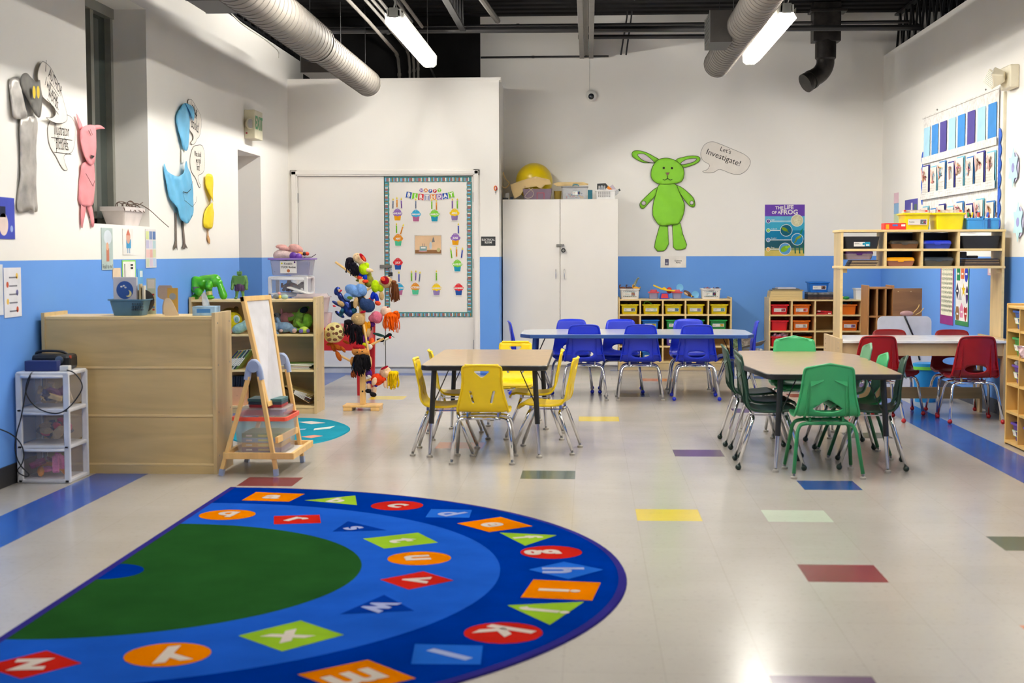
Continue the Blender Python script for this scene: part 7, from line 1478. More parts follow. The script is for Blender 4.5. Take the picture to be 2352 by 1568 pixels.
# board
bx0, bz0, bx1, bz1 = -1.975, 1.01, -1.84, .38
def BP_(u, v): return Vector((bx0 + (bx1 - bx0) * v + .085 * u * (1 - .6 * v), 8.0 + .33 * u, bz0 + (bz1 - bz0) * v)) - o3
b = B(); nrm = Vector((-(bz1 - bz0), 0, (bx1 - bx0))).normalized(); nrm = Vector((abs(nrm.x), 0, -abs(nrm.z) if False else nrm.z * (1 if nrm.x > 0 else -1)))
def slab(bb, u0, v0, u1, v1, th, m, off=0):
    q = [BP_(u0, v0), BP_(u1, v0), BP_(u1, v1), BP_(u0, v1)]; f = [p + nrm * (off + th) for p in q]; k = [p + nrm * (off - th) for p in q]
    bb.add(f + k, [(3, 2, 1, 0), (4, 5, 6, 7), (0, 1, 5, 4), (1, 2, 6, 5), (2, 3, 7, 6), (3, 0, 4, 7)], m)
slab(b, .05, .03, .95, .97, .004, mat('whiteboard', (214, 212, 214), .25)); b.build('whiteboard', t)
for (u0, v0, u1, v1) in ((0, 0, 1, .045), (0, .955, 1, 1), (0, 0, .09, 1), (.91, 0, 1, 1)): b = B(); slab(b, u0, v0, u1, v1, .011, PINE); b.build('board_frame', t, bev=.002)
for z, ys, nm in ((.115, (yn - .012, yf_ + .012), 'tray_rail'),):
    for y in ys: b = B(); b.box(-2.06 - o3.x, y - .01 - o3.y, z - .018, -1.66 - o3.x, y + .01 - o3.y, z + .018, PINE); b.build(nm, t, bev=.002)
    for x in (-2.06, -1.67): b = B(); b.box(x - .01 - o3.x, yn - o3.y, z - .018, x + .01 - o3.x, yf_ - o3.y, z + .018, PINE); b.build(nm, t, bev=.002)
b = B(); b.box(-2.05 - o3.x, yn - o3.y, .1, -1.68 - o3.x, yf_ - o3.y, .108, mat('tray_white', (214, 210, 204), .5)); b.build('tray', t)
b = B(); b.bar(Vector((-1.765, yn + .02, .2)) - o3, Vector((-1.75, yf_ - .02, .2)) - o3, .016, .034, PINE); b.build('side_rail', t)
# things on the easel tray
ZT2 = .108
cxg = (at(545, 1020, 8.08).x + at(648, 1020, 8.08).x) / 2
t = T('storage_tub', 'clear tub with an orange rim holding game boxes on the easel tray', 'tub', (-1.885, 8.19, ZT2)); w_, d_, h_ = .315, .36, .2
b = B(); loops(b, [rr_loop(w_ * .86, d_ * .9, 0, .03), rr_loop(w_ * .98, d_ * .98, h_, .03), rr_loop(w_ * .98 - .006, d_ * .98 - .006, h_, .03), rr_loop(w_ * .86 - .006, d_ * .9 - .006, .004, .03)], mat('tub_clear2', (206, 200, 196), .15, alpha=.28), True, True); b.build('tub', t, smooth=True, angle=.5)
b = B(); loops(b, [rr_loop(w_ * .97, d_ * .97, h_ - .012, .03), rr_loop(w_ + .012, d_ + .012, h_ - .01, .03), rr_loop(w_ + .012, d_ + .012, h_ + .012, .03), rr_loop(w_ * .97, d_ * .97, h_ + .012, .03), rr_loop(w_ * .97, d_ * .97, h_ - .012, .03)], C(232, 84, 60), False, False); b.build('rim', t, smooth=True, angle=.5)
for i, (c, nm, c2) in enumerate((((96, 40, 110), 'purple', (190, 160, 60)), ((206, 160, 60), 'mustard', (230, 220, 120)), ((110, 164, 210), 'light blue', (200, 220, 120)), ((60, 130, 70), 'green', (200, 210, 60)))):
    b = B(); b.box(-.115, -.13, 0, .115, .13, .026, C(*c)); b.rect(-.09, .008, -.055, .017, WHITE, y=-.1306); b.rect(-.02, .007, .05, .019, paper(*c2), y=-.1306)
    tag(b.build('game_box', loc=(-1.885, 8.19, ZT2 + .005 + i * .0272), bev=.001), '%s game box in the orange rimmed tub, %s from the bottom' % (nm, cnum(i)), 'game box', 'game boxes in the orange rimmed tub')
b = B(); loops(b, [rr_loop(.26, .28, 0, .02), rr_loop(.27, .29, .04, .02), rr_loop(.26, .28, .045, .02)], mat('case_clear', (206, 196, 206), .15, alpha=.4), True, True); b.box(-.1, -.12, .005, .02, .12, .03, C(190, 50, 60)); b.box(.03, -.12, .005, .1, .1, .02, C(90, 110, 150))
tag(b.build('clear_case', loc=(-1.885, 8.19, ZT2 + .213)), 'flat clear case of red pieces lying on the orange rimmed tub', 'case')
for i, (c, nm) in enumerate((((150, 30, 40), 'dark red'), ((26, 52, 66), 'dark teal'), ((48, 96, 100), 'teal'))): b = B(); b.box(-.09 - i * .004, -.09, 0, .1, .09, .016, C(*c)); tag(b.build('flat_box', loc=(-1.87, 8.17, ZT2 + .26 + i * .017), bev=.002), 'thin %s box, %s in the pile on the clear case' % (nm, cnum(i)), 'box', 'flat boxes on the clear case')

# ================================================================ PUPPET TREE
PY = 11.32
q = fl(832, 942); tx = q.x
t = T('puppet_tree', 'wooden puppet tree stand with dowel branches beside the bookcase', 'puppet tree', (tx, PY, 0))
b = B(); b.box(-.15, -.1, .028, .15, .1, .045, PINE); b.build('base_board', t, bev=.004)
for x in (-.11, .11): b = B(); b.box(x - .035, -.1, 0, x + .035, .1, .028, PINE); b.build('base_foot', t, bev=.003)
ptop = at(832, 640, PY).z; b = B(); b.box(-.022, -.022, .045, .022, .022, ptop, PINE); b.cyl((0, -.024, .15), (0, -.021, .15), .008, INK, n=10); b.cyl((0, -.024, .52), (0, -.021, .52), .008, INK, n=10); b.build('post', t, bev=.003)
def z3(x, y): return (740 + x / 4.48, 570 + y / 4.48)
def z4(x, y): return (740 + x / 4.265, 740 + y / 4.267)
MP = at(800, 700, PY); KM = at(801, 700, PY).x - MP.x
def pw(p, dy=0): return at(p[0], p[1], PY + dy)
for a_, c_, dy0, dy1 in ((z3(135, 140), z3(400, 330), -.03, .0), (z3(460, 430), z3(560, 370), 0, .0), (z4(130, 300), z4(390, 440), -.03, 0), (z4(400, 260), z4(600, 160), 0, -.04), (z4(405, 20), z4(470, 400), -.06, -.05), (z4(400, 580), z4(470, 560), 0, -.03)):
    p_, r_ = pw(a_, dy0) - Vector((tx, PY, 0)), pw(c_, dy1) - Vector((tx, PY, 0)); b = B(); b.cyl(p_, r_, .0095, PINE, n=10); b.build('dowel', t, smooth=True, angle=.7)
def puppet(name, label, org, Z_, sc, parts, cat='puppet', dyo=0, grp='hand puppets on the puppet tree'):
    """parts: (name, rgb, [(x,y,rx,rz,tilt deg,dy)], kind)"""
    c = pw(Z_(*org), dyo); t = T(name, label, cat, c, 0, grp)
    for nm, rgb, es, *k in parts:
        b = B(); kind = k[0] if k else ''; m_ = rgb if not isinstance(rgb, tuple) else cloth(*rgb)
        if kind == 'hair':                       # yarn strands: (x,y, width, length)
            rnd = random.Random(str(org) + nm)
            for (x, y, w, l, dy) in es:
                for i in range(26):
                    p = pw(Z_(x + rnd.uniform(-w, w), y + rnd.uniform(-w * .5, w * .3)), dyo + dy + rnd.uniform(-.02, .02)) - c; L_ = l / sc * KM * rnd.uniform(.75, 1.05); dx = rnd.uniform(-.012, .012)
                    b.tube([p, p + Vector((dx, -.012, -L_ * .35)), p + Vector((dx * 1.5 + rnd.uniform(-.006, .006), -.006, -L_ * .7)), p + Vector((dx * 1.2, 0, -L_))], .0038, m_, n=4, smooth=1)
                p = pw(Z_(x, y), dyo + dy + .01) - c; b.ball(p, (w / sc * KM * 1.05, .035, w / sc * KM * .75), m_, 12, 8)
            b.build(nm, t, smooth=True); continue
        for (x, y, rx, rz, tl, dy) in es:
            p = pw(Z_(x, y), dyo + dy - (.022 if kind == 'flat' or nm in ('eyes', 'nose') else 0)) - c; r1, r2 = rx / sc * KM, rz / sc * KM
            th = min(r1, r2) * (.28 if kind == 'flat' else .9)
            b.ball(p, (r1, th, r2), m_, 14, 9, rot=Matrix.Rotation(math.radians(tl), 3, 'Y'))
        b.build(nm, t, smooth=True, fuse=.005 if len(es) > 1 and kind != 'flat' else 0)
    return t
SK1, SK2, SK3 = (226, 196, 156), (192, 160, 112), (196, 132, 66); LG = (188, 222, 20)
puppet('hand_puppet', 'black haired puppet in a lime shirt at the top of the tree', (390, 130), z3, 4.48, [
    ('body', SK1, [(365, 100, 55, 50, 45, 0), (480, 225, 50, 22, 10, -.03), (405, 150, 32, 35, 30, 0), (420, 230, 40, 50, 0, .01)]), ('shirt', LG, [(430, 215, 55, 62, -20, -.01), (455, 175, 30, 30, 0, -.015)]),
    ('mouth', (176, 20, 34), [(418, 95, 20, 52, -38, -.035)], 'flat'), ('tongue', (232, 100, 60), [(428, 105, 10, 28, -30, -.045)], 'flat'), ('eyes', (24, 22, 24), [(340, 73, 6, 6, 0, -.045), (370, 101, 6, 6, 0, -.045)]), ('nose', SK1, [(370, 62, 9, 8, 0, -.04)]),
    ('trousers', (20, 56, 176), [(440, 300, 24, 40, 0, -.01), (395, 270, 24, 36, 20, 0)]), ('shoe', (220, 70, 40), [(445, 340, 34, 20, 0, -.02), (385, 305, 34, 22, 30, -.01)]), ('hair', (30, 26, 36), [(285, 120, 38, 120, -.01), (320, 165, 32, 110, -.02), (345, 190, 26, 90, -.02)], 'hair')])
puppet('hand_puppet', 'brown haired puppet in a lime shirt hanging right of the tree', (600, 400), z3, 4.48, [
    ('body', SK2, [(660, 350, 72, 62, 20, 0), (610, 490, 26, 46, -5, -.02), (590, 380, 40, 40, 0, .01)]), ('shirt', LG, [(545, 390, 42, 66, 0, -.01), (600, 410, 34, 40, -10, -.01)]),
    ('mouth', (140, 14, 34), [(645, 330, 46, 42, 30, -.05)], 'flat'), ('tongue', (236, 84, 50), [(625, 315, 26, 20, 35, -.06)], 'flat'), ('eyes', (40, 34, 30), [(705, 340, 6, 6, 0, -.05), (712, 362, 6, 6, 0, -.05)]),
    ('trousers', (20, 50, 176), [(520, 490, 24, 50, 15, -.01), (560, 510, 22, 50, -12, -.02)]), ('shoe', (222, 76, 44), [(505, 525, 30, 16, 20, -.01), (572, 565, 34, 24, 20, -.03)]), ('hair', (110, 62, 34), [(735, 350, 30, 190, -.01), (760, 380, 22, 160, 0)], 'hair')])
puppet('hand_puppet', 'puppet in a pale blue shirt and navy cap bending forward on the tree', (400, 450), z3, 4.48, [
    ('body', SK2, [(195, 570, 48, 26, 30, -.03), (345, 560, 26, 60, 10, -.05), (400, 550, 50, 60, 0, 0)]), ('shirt', (110, 150, 206), [(330, 440, 105, 60, 25, -.02), (400, 430, 60, 70, -30, -.02), (265, 500, 45, 42, 10, -.03)]),
    ('patch', (90, 120, 50), [(285, 510, 30, 17, 8, -.075)], 'flat'), ('vest', (28, 28, 34), [(400, 530, 70, 40, 30, -.02), (310, 590, 34, 46, 0, .0)]), ('cap', (40, 60, 100), [(470, 590, 76, 70, 30, -.04), (420, 570, 40, 60, 0, -.05)])])
puppet('hand_puppet', 'shiny dark blue bird puppet at the left of the tree', (200, 560), z3, 4.48, [
    ('body', mat('blue_foil', (24, 50, 130), .25, .5, scale=30, var=.4), [(155, 440, 34, 46, 15, -.02), (190, 500, 28, 60, -25, -.01), (150, 570, 60, 18, 30, -.01), (250, 600, 60, 90, -20, 0), (180, 680, 60, 22, 35, -.02), (290, 660, 50, 50, 0, 0)]), ('beak', (196, 30, 50), [(190, 440, 22, 9, -40, -.05), (125, 595, 20, 10, 20, -.04)]), ('face', SK1, [(175, 435, 12, 16, 0, -.045)]), ('teal_wing', mat('teal_foil', (20, 100, 140), .25, .5, scale=30, var=.4), [(200, 660, 24, 46, 20, -.04), (330, 640, 30, 30, 0, -.02)])])
puppet('hand_puppet', 'olive plush dinosaur puppet behind the lime shirted puppets', (470, 330), z3, 4.48, [('body', (130, 128, 50), [(470, 330, 60, 60, 40, .05), (490, 370, 50, 34, 0, .03), (400, 330, 60, 18, 0, .05), (480, 280, 30, 50, 0, .05)])])
puppet('hand_puppet', 'dark haired puppet facing down in the middle of the tree', (360, 720), z3, 4.48, [
    ('body', SK2, [(370, 730, 75, 62, 25, -.02), (470, 850, 28, 70, 5, .0)]), ('eyes', (24, 22, 24), [(323, 714, 6, 6, 0, -.09), (362, 733, 6, 6, 0, -.09)]), ('nose', SK2, [(352, 708, 14, 12, 0, -.085)]), ('mouth', (150, 20, 40), [(420, 655, 30, 14, -10, -.06)], 'flat'),
    ('shirt', (214, 140, 20), [(440, 820, 40, 70, 0, .0), (480, 790, 20, 40, 0, -.01)]), ('trousers', (110, 40, 130), [(430, 940, 34, 50, 0, .0)]), ('shoe', (206, 206, 20), [(440, 990, 36, 20, 0, -.02)]), ('hair', (24, 22, 28), [(270, 760, 40, 140, -.03), (330, 810, 44, 160, -.04), (385, 820, 30, 170, -.03)], 'hair')], dyo=-.03)
puppet('hand_puppet', 'orange haired puppet in a pink shirt at the right of the tree', (600, 700), z3, 4.48, [
    ('body', (230, 196, 172), [(655, 650, 58, 55, 20, 0), (640, 770, 24, 46, 5, .01), (590, 690, 30, 30, 0, 0)]), ('shirt', (206, 106, 128), [(560, 710, 60, 66, -35, -.01), (520, 720, 46, 40, 0, -.01)]), ('face_mark', (150, 60, 60), [(675, 605, 12, 8, 0, -.045)], 'flat'),
    ('trousers', (90, 40, 130), [(510, 780, 34, 32, 0, .01)]), ('shoe', (30, 28, 30), [(495, 825, 18, 26, 0, -.01)]), ('hair', (228, 92, 10), [(690, 690, 50, 150, -.02), (740, 700, 44, 150, -.01), (760, 660, 24, 60, 0)], 'hair')])
puppet('hand_puppet', 'tortoise puppet with a brown and cream shell on the left branch', (120, 120), z4, 4.265, [
    ('shell', (226, 214, 150), [(120, 100, 100, 100, 0, -.02), (90, 140, 70, 60, 0, -.01)]), ('shell_patch', (112, 74, 52), [(60, 120, 20, 22, 10, -.095), (100, 60, 24, 18, 30, -.1), (150, 40, 20, 16, 0, -.1), (140, 110, 18, 16, 0, -.115), (180, 90, 18, 16, 0, -.105), (110, 110, 12, 12, 0, -.115), (70, 170, 22, 16, -20, -.09), (125, 170, 22, 14, 0, -.105), (180, 150, 20, 14, 0, -.1), (160, 140, 10, 10, 0, -.115), (60, 70, 12, 12, 0, -.09), (200, 120, 10, 14, 0, -.09)], 'flat'),
    ('limbs', (168, 84, 26), [(110, 245, 24, 46, -20, -.01), (155, 245, 22, 46, -50, -.03), (205, 265, 16, 40, -35, -.04), (160, 330, 24, 56, -25, -.02), (70, 215, 30, 16, 0, 0), (235, 195, 40, 14, 25, .0)])], dyo=-.02)
puppet('hand_puppet', 'dark bearded puppet with a red cap low on the tree', (370, 300), z4, 4.265, [
    ('body', SK3, [(365, 285, 78, 52, 0, -.03), (295, 380, 22, 46, 5, -.02), (440, 300, 26, 30, 0, -.02)]), ('cap', (150, 24, 34), [(360, 245, 62, 28, 0, -.045)]), ('nose', (230, 130, 60), [(367, 272, 11, 13, 0, -.09)]), ('eyes', (24, 22, 24), [(343, 292, 8, 9, 0, -.085), (391, 286, 8, 9, 0, -.085)]),
    ('shirt', (40, 90, 180), [(320, 400, 24, 50, 10, -.01), (390, 380, 60, 60, 0, 0)]), ('beard', (24, 22, 26), [(350, 340, 34, 170, -.06), (400, 340, 40, 150, -.06), (440, 340, 26, 130, -.05), (360, 440, 34, 80, -.06)], 'hair'), ('fringe', (150, 76, 40), [(310, 480, 16, 60, -.03)], 'hair')], dyo=-.04)
puppet('hand_puppet', 'puppet with purple trousers and a white shoe behind the tree post', (470, 230), z4, 4.265, [('body', SK2, [(455, 100, 20, 46, 15, 0), (470, 390, 18, 60, 0, 0)]), ('trousers', (90, 50, 130), [(430, 150, 30, 46, 0, .02), (455, 500, 36, 40, 0, 0)]), ('shirt', (220, 90, 40), [(485, 200, 30, 50, 0, .02)]), ('shoe', (206, 202, 198), [(462, 240, 32, 28, 0, -.02)]), ('yellow_trim', (206, 206, 20), [(430, 195, 32, 14, 0, -.02)])])
puppet('hand_puppet', 'black and white hummingbird puppet on the right branch', (620, 150), z4, 4.265, [('body', (26, 28, 30), [(640, 140, 50, 22, -30, 0), (570, 175, 40, 18, 10, 0), (660, 122, 24, 18, 0, -.005)]), ('belly', (226, 222, 200), [(635, 162, 30, 12, -25, -.025)]), ('throat', (200, 24, 34), [(664, 148, 13, 14, 0, -.035)]), ('wing', (30, 64, 58), [(555, 122, 62, 14, 15, -.03)], 'flat'), ('beak', (24, 24, 26), [(692, 140, 20, 3, 35, 0)]), ('tail', (210, 206, 196), [(608, 205, 8, 20, 0, -.02)])])
puppet('hand_puppet', 'blonde haired puppet in a red shirt at the bottom of the tree', (580, 560), z4, 4.265, [
    ('body', (226, 190, 156), [(620, 490, 60, 58, 30, 0), (510, 580, 26, 44, 20, -.05), (618, 605, 20, 38, 0, -.02), (458, 630, 24, 40, 0, -.02), (510, 660, 24, 40, 0, -.02)]), ('shirt', (220, 62, 24), [(540, 560, 62, 60, 30, -.01), (590, 560, 40, 34, 20, -.01)]), ('mouth', (150, 20, 40), [(610, 445, 42, 12, -25, -.03)], 'flat'),
    ('ear', (226, 190, 156), [(625, 495, 15, 17, 0, -.06)]), ('trousers', (70, 40, 140), [(460, 590, 30, 20, 0, -.015), (520, 620, 26, 16, 0, -.02)]), ('shoe', (28, 26, 30), [(452, 672, 32, 22, 0, -.03), (500, 708, 34, 24, 10, -.03)]), ('shoe_tag', (220, 214, 206), [(462, 532, 22, 14, 30, -.06)], 'flat'), ('hair', (230, 190, 10), [(680, 500, 34, 150, -.02), (715, 500, 34, 150, -.02)], 'hair')])

# ================================================================ LEFT WALL DECORATION
def lwp(px, py): return atx(px, py, LX)
def lout(pts, base): return [(lwp(*p).y - base.y, lwp(*p).z - base.z) for p in pts]
def wpaper(parent, nm, pts, base, m, y0=.01, amp=.008, sm=3, s=18, puff=.0, edge=None):
    P = lout(spline(pts, sm) if sm else pts, base); vs, fs = sheet(P, (), .035); b = B(); xs_ = [p[0] for p in P]; xm, xw = (min(xs_) + max(xs_)) / 2, max(max(xs_) - min(xs_), .01) / 2
    b.add([(x, -y0 - puff * max(0, 1 - ((x - xm) / xw) ** 2) + amp * wrinkle(x, z, s, y0 * 60), z) for x, z in vs], fs, m)
    return b.build(nm, parent, smooth=True, solid=.0015)
s1 = lambda x, y: (x / 3.5636, y / 3.5636)
S1 = lambda *p: [s1(*q) for q in p]
s2 = lambda x, y: (x / 2.42, 130 + y / 2.42); S2 = lambda *p: [s2(*q) for q in p]
s5 = lambda x, y: (360 + x / 2.42, 220 + y / 2.42); S5 = lambda *p: [s5(*q) for q in p]
FOIL = mat('grey_foil', (176, 172, 166), .35, .35, scale=12, var=.15); DGR = mat('dark_grey_paper', (92, 90, 84), .6, scale=12, var=.15); PNK = mat('pink_paper', (226, 140, 146), .6, scale=10, var=.06); BLP_ = mat('sky_paper', (96, 176, 218), .6, scale=10, var=.05); YLP = mat('yellow_paper', (236, 208, 20), .6, scale=10, var=.05)
base = lwp(50, 480); t = T('paper_animal', 'grey foil paper animal taped high at the far left wall', 'paper cutout', (LX, base.y, base.z), PI / 2)
wpaper(t, 'body', S2((95, 350), (130, 335), (195, 340), (200, 450), (190, 600), (195, 760), (192, 860), (150, 850), (135, 862), (85, 858), (90, 760), (100, 600), (92, 420)), base, FOIL, .008, .008, puff=.012)
wpaper(t, 'ear', S2((50, 115), (75, 125), (90, 190), (110, 280), (130, 320), (95, 345), (50, 335), (42, 250), (38, 150)), base, FOIL, .016, .006, puff=.012)
wpaper(t, 'head', S2((85, 100), (110, 92), (140, 120), (160, 140), (190, 130), (202, 180), (205, 240), (195, 310), (175, 340), (145, 300), (110, 230), (80, 150)), base, DGR, .03, .006, puff=.01)
b = B()
for x, y in ((134, 198), (157, 198)): (u, v) = lout([s2(x, y)], base)[0]; b.disc(u, v, .022, paper(206, 180, 60), y=-.057, rz=.035)
b.build('paper_eyes', t)
base = lwp(190, 510); t = T('paper_animal', 'pink paper animal with pointed ears left of the window', 'paper cutout', (LX, base.y, base.z), PI / 2)
wpaper(t, 'leg', S2((440, 820), (465, 820), (458, 900), (448, 950), (440, 935)), base, PNK, .012, .004); wpaper(t, 'leg', S2((470, 820), (500, 822), (512, 900), (510, 940), (500, 945), (490, 890)), base, PNK, .012, .004)
wpaper(t, 'body', S2((445, 590), (515, 585), (520, 680), (518, 760), (505, 825), (435, 822), (432, 720), (438, 650)), base, PNK, .008, .006, puff=.012)
wpaper(t, 'ear', S2((410, 315), (440, 380), (440, 400), (425, 400)), base, PNK, .016, .003); wpaper(t, 'ear', S2((500, 385), (540, 380), (570, 400), (540, 402), (508, 408)), base, PNK, .016, .003)
wpaper(t, 'head', S2((430, 400), (460, 380), (512, 390), (515, 470), (512, 560), (500, 595), (465, 598), (440, 540), (428, 460)), base, PNK, .02, .004, puff=.012)
b = B(); P = lout(S2((465, 545), (490, 552), (478, 568)), base); b.plate(P[::-1], INK, 0, y=-.042)
for a_ in (((455, 410), (470, 440)), ((465, 405), (478, 435)), ((440, 650), (480, 720)), ((480, 720), (490, 690))): b.line(lout(S2(*a_), base), .006, INK, y=-.042)
b.build('pen_lines', t)
base = lwp(410, 570); t = T('paper_animal', 'sky blue paper bird with long grey legs right of the window', 'paper cutout', (LX, base.y, base.z), PI / 2)
GL_ = paper(112, 100, 92)
wpaper(t, 'leg', S5((96, 650), (103, 650), (105, 820), (108, 858), (100, 840), (92, 850), (86, 860), (88, 835), (97, 810)), base, GL_, .01, 0, sm=0); wpaper(t, 'leg', S5((132, 690), (141, 700), (152, 820), (165, 848), (152, 842), (146, 852), (138, 848), (132, 846), (142, 820)), base, GL_, .01, 0, sm=0)
wpaper(t, 'body', S5((30, 375), (50, 420), (85, 448), (115, 430), (130, 380), (136, 362), (150, 395), (172, 440), (182, 520), (200, 590), (195, 650), (170, 690), (140, 710), (110, 690), (95, 640), (60, 580), (40, 500), (32, 420)), base, BLP_, .01, .008, puff=.03)
wpaper(t, 'neck_band', S5((128, 298), (147, 300), (142, 375), (128, 375)), base, WHITE, .012, 0, sm=0)
wpaper(t, 'head', S5((98, 120), (112, 70), (135, 40), (165, 60), (180, 100), (178, 135), (165, 110), (165, 180), (160, 240), (148, 300), (130, 295), (110, 220), (100, 160)), base, BLP_, .016, .006, puff=.015)
wpaper(t, 'paper_tuft', S5((135, 42), (172, 62), (182, 110), (176, 140), (166, 110), (150, 75)), base, BLP_, .04, .003)
b = B(); b.line(lout(S5((160, 475), (150, 520), (130, 540), (107, 533)), base), .006, INK, y=-.055); b.line(lout(S5((107, 533), (115, 580), (160, 617), (180, 590), (184, 560)), base), .004, INK, y=-.055); b.build('pen_lines', t)
base = lwp(475, 555); t = T('paper_animal', 'small yellow paper bird below the lower speech bubble', 'paper cutout', (LX, base.y, base.z), PI / 2)
wpaper(t, 'leg', S5((275, 735), (279, 735), (281, 775), (290, 800), (290, 825), (280, 815), (273, 790), (276, 770)), base, paper(206, 160, 110), .01, 0, sm=0)
wpaper(t, 'body', S5((288, 590), (300, 605), (308, 598), (304, 625), (312, 660), (308, 710), (290, 732), (268, 738), (252, 720), (256, 660), (270, 610)), base, YLP, .01, .008, puff=.02)
wpaper(t, 'head', S5((268, 432), (285, 445), (296, 480), (298, 530), (304, 560), (298, 590), (284, 580), (268, 540), (258, 490), (260, 445)), base, YLP, .014, .006, puff=.02)
def lb(label, pts, lines, base_, **k): return bubble('speech_bubble', label, pts, lwp, lines, base_, PI / 2, sx=.62, **k)
sx_ = .38
lb('tall speech bubble with AUTHOR and words at the upper left wall', S2((185, 100), (205, 35), (225, 32), (262, 70), (300, 150), (325, 230), (350, 350), (290, 370), (232, 340), (262, 340), (285, 320), (275, 280), (215, 225), (200, 170)), (('I', *s2(230, 55), .1, -.2), ('AUTHOR', *s2(283, 145), .085, -.45), ('I will write', *s2(262, 185), .075, -.42), ('words.', *s2(275, 235), .1, -.4)), s2(260, 200), y0=.025)
lb('speech bubble with Illustrator and pictures left of the window', S2((265, 380), (290, 340), (350, 322), (390, 335), (412, 380), (412, 470), (395, 530), (352, 550), (360, 600), (370, 628), (350, 628), (325, 590), (308, 555), (275, 500), (262, 430)), (('Illustrator', *s2(338, 410), .1, .03), ('I will draw the', *s2(333, 460), .055, .03), ('pictures.', *s2(343, 490), .1, .03)), s2(338, 430))
lb('upper speech bubble reading Look at the Books! beside the blue bird', S5((165, 30), (185, 22), (210, 60), (235, 110), (240, 160), (230, 220), (215, 240), (205, 262), (190, 270), (182, 258), (195, 240), (192, 215), (172, 180), (170, 100)), (('Look at', *s5(198, 72), .1, -.25), ('the', *s5(208, 110), .08, -.2), ('Books!', *s5(205, 165), .13, -.15)), s5(205, 150), y0=.012)
lb('lower speech bubble reading What should we read first? over the yellow bird', S5((185, 330), (200, 285), (225, 274), (250, 278), (262, 320), (264, 380), (255, 425), (228, 445), (232, 480), (242, 500), (232, 506), (215, 460), (190, 420), (182, 370)), (('What should', *s5(225, 325), .062, .02), ('we read', *s5(228, 360), .07, .02), ('first?', *s5(228, 398), .08, .02)), s5(225, 370), pen=.004)
def lpaper(name, label, px0, py0, px1, py1, cat, cols, draw=None, group=None):
    a = lwp(px0, py1); c = lwp(px1, py0); w, h = c.y - a.y, c.z - a.z; b = B(); b.rect(0, 0, w, h, paper(*cols), y=-.004, t=.002)
    if draw: draw(b, w, h)
    return tag(b.build(name, loc=(LX, a.y, a.z), rz=PI / 2), label, cat, group)
def scr(cols, n=6, y0=.15, y1=.85):
    def f(b, w, h):
        rnd = random.Random(str(cols)); 
        for i in range(n): u, v = rnd.uniform(.15, .6), y0 + (y1 - y0) * i / n; b.rect(w * u, h * v, w * (u + .25), h * (v + .5 / n), paper(*cols[i % len(cols)]), y=-.0045)
    return f
lpaper('wall_poster', 'violet blue picture poster cut off by the left edge of the photo', -20, 455, 31, 548, 'poster', (66, 78, 176), lambda b, w, h: [b.disc(w * .5, h * .35, w * .2, paper(226, 206, 196), y=-.0045), b.rect(w * .35, h * .52, w * .6, h * .78, paper(30, 36, 60), y=-.0045), b.disc(w * .85, h * .25, w * .06, paper(150, 170, 220), y=-.0045)])
lpaper('visual_schedule', 'white picture schedule sheet on the blue wall', 9, 614, 46, 730, 'sheet', (226, 226, 230), lambda b, w, h: [b.line([(w * .3, h * (.12 + i * .17)), (w * .75, h * (.12 + i * .17))], .008, paper(120, 120, 130), y=-.0045) for i in range(5)] + [b.disc(w * (.2 if i % 2 else .75), h * (.15 + i * .17), w * .07, paper(*[(200, 90, 60), (230, 190, 90), (120, 120, 170)][i % 3]), y=-.0045) for i in range(5)], 'schedule sheets')
lpaper('visual_schedule', 'white schedule sheet cut off by the left edge of the photo', -25, 607, 4, 726, 'sheet', (220, 222, 226), None, 'schedule sheets')
lpaper('bookmark', 'grey green bookmark with a child drawing under the window left corner', 233, 524, 257, 620, 'bookmark', (176, 192, 188), lambda b, w, h: [b.disc(w * .55, h * .78, w * .36, paper(206, 214, 220), y=-.0045, rz=h * .17), b.rect(w * .4, h * .2, w * .65, h * .52, paper(190, 120, 96), y=-.0045), b.disc(w * .5, h * .56, w * .12, paper(220, 170, 140), y=-.0047), b.text('Read to me!', w * .5, h * .08, w * .18, INK, y=-.0047)])
lpaper('bookmark', 'white bookmark with a blue overall drawing under the window', 281.5, 526, 304.5, 585, 'bookmark', (232, 228, 222), lambda b, w, h: [b.rect(w * .3, h * .25, w * .75, h * .6, paper(70, 150, 196), y=-.0045), b.disc(w * .5, h * .68, w * .2, paper(206, 160, 140), y=-.0046), b.plate([(w * .3, h * .75), (w * .5, h), (w * .7, h * .75)], paper(190, 110, 90), 0, y=-.0047), b.rect(w * .38, h * .06, w * .48, h * .25, paper(150, 170, 190), y=-.0045), b.rect(w * .56, h * .06, w * .66, h * .25, paper(150, 170, 190), y=-.0045)])
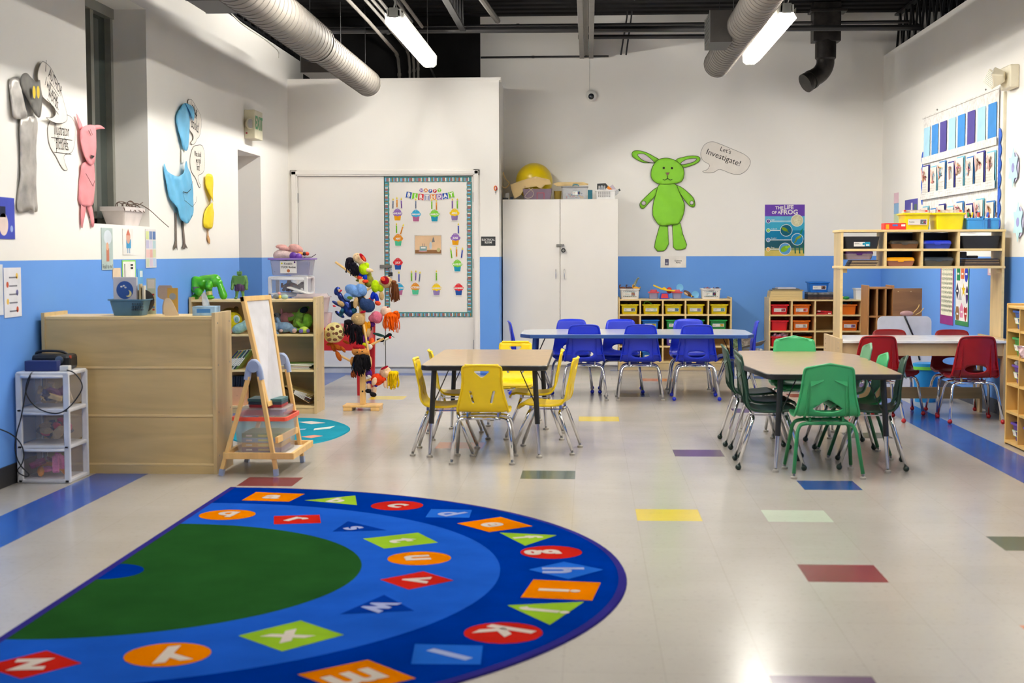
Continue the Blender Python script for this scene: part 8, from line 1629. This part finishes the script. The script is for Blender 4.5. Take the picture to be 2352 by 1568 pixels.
lpaper('bookmark', 'pastel patchwork bookmark under the window right corner', 334, 527, 356.5, 615, 'bookmark', (220, 216, 214), lambda b, w, h: [b.rect(w * (.04 + .32 * (i % 3)), h * (.03 + .235 * (i // 3)), w * (.32 + .32 * (i % 3)), h * (.24 + .235 * (i // 3)), paper(*[(196, 206, 180), (206, 190, 206), (180, 196, 216), (226, 190, 186), (220, 170, 160), (206, 210, 170), (190, 186, 210), (210, 206, 220), (180, 206, 210), (206, 214, 150), (120, 140, 180), (90, 120, 170)][i]), y=-.0045) for i in range(12)])
lpaper('book_list', 'white sheet with a lime border behind the basket of books', 280, 597, 310, 640, 'sheet', (150, 214, 110), lambda b, w, h: [b.rect(w * .05, 0, w * .94, h * .92, WHITE, y=-.0045), b.rect(w * .15, h * .05, w * .2, h * .8, INK, y=-.0047), b.rect(w * .6, h * .5, w * .8, h * .62, INK, y=-.0047), b.rect(w * .6, h * .68, w * .8, h * .78, INK, y=-.0047)])
lpaper('bookmark', 'narrow blue bookmark behind the basket of books', 315, 617, 327, 665, 'bookmark', (100, 160, 206), lambda b, w, h: b.rect(w * .4, h * .6, w * .9, h * .9, paper(210, 220, 220), y=-.0045))
lpaper('bookmark', 'small tan note above the board book in the basket', 258, 615, 276, 640, 'note', (220, 196, 166))
# planter on the window sill
t = T('planter', 'white planter with dry bare vines on the window sill', 'planter', (LX - .11, 9.83, 1.45)); PLM = mat('planter_white', (214, 204, 200), .55)
b = B(); loops(b, [rr_loop(.13, .42, 0, .02), rr_loop(.17, .56, .1, .02), rr_loop(.185, .6, .1, .02), rr_loop(.185, .6, .13, .02), rr_loop(.165, .57, .13, .02), rr_loop(.15, .5, .1, .02)], PLM, True, True); b.T = Matrix(); o = b.build('pot', t, smooth=True, angle=.5)
o.scale = (1, .75, 1)
b = B(); VN = C(92, 70, 58, rough=.8); rnd = random.Random(4)
for i in range(7):
    y = -.15 + i * .045; b.tube([(0, y, .11), (.02, y + rnd.uniform(-.08, .08), .16 + rnd.uniform(0, .04)), (.06, y + rnd.uniform(-.15, .15), .15), (.1, y + rnd.uniform(-.15, .15), .1)], .003, VN, n=4, smooth=2)
b.tube([(.02, .0, .13), (.06, .1, .17), (.12, .2, .13), (.17, .32, .05), (.2, .42, .0)], .003, VN, n=4, smooth=2); b.tube([(.02, .05, .13), (.05, .2, .15), (.08, .3, .2)], .0025, VN, n=4, smooth=2); b.build('vine', t, smooth=True)
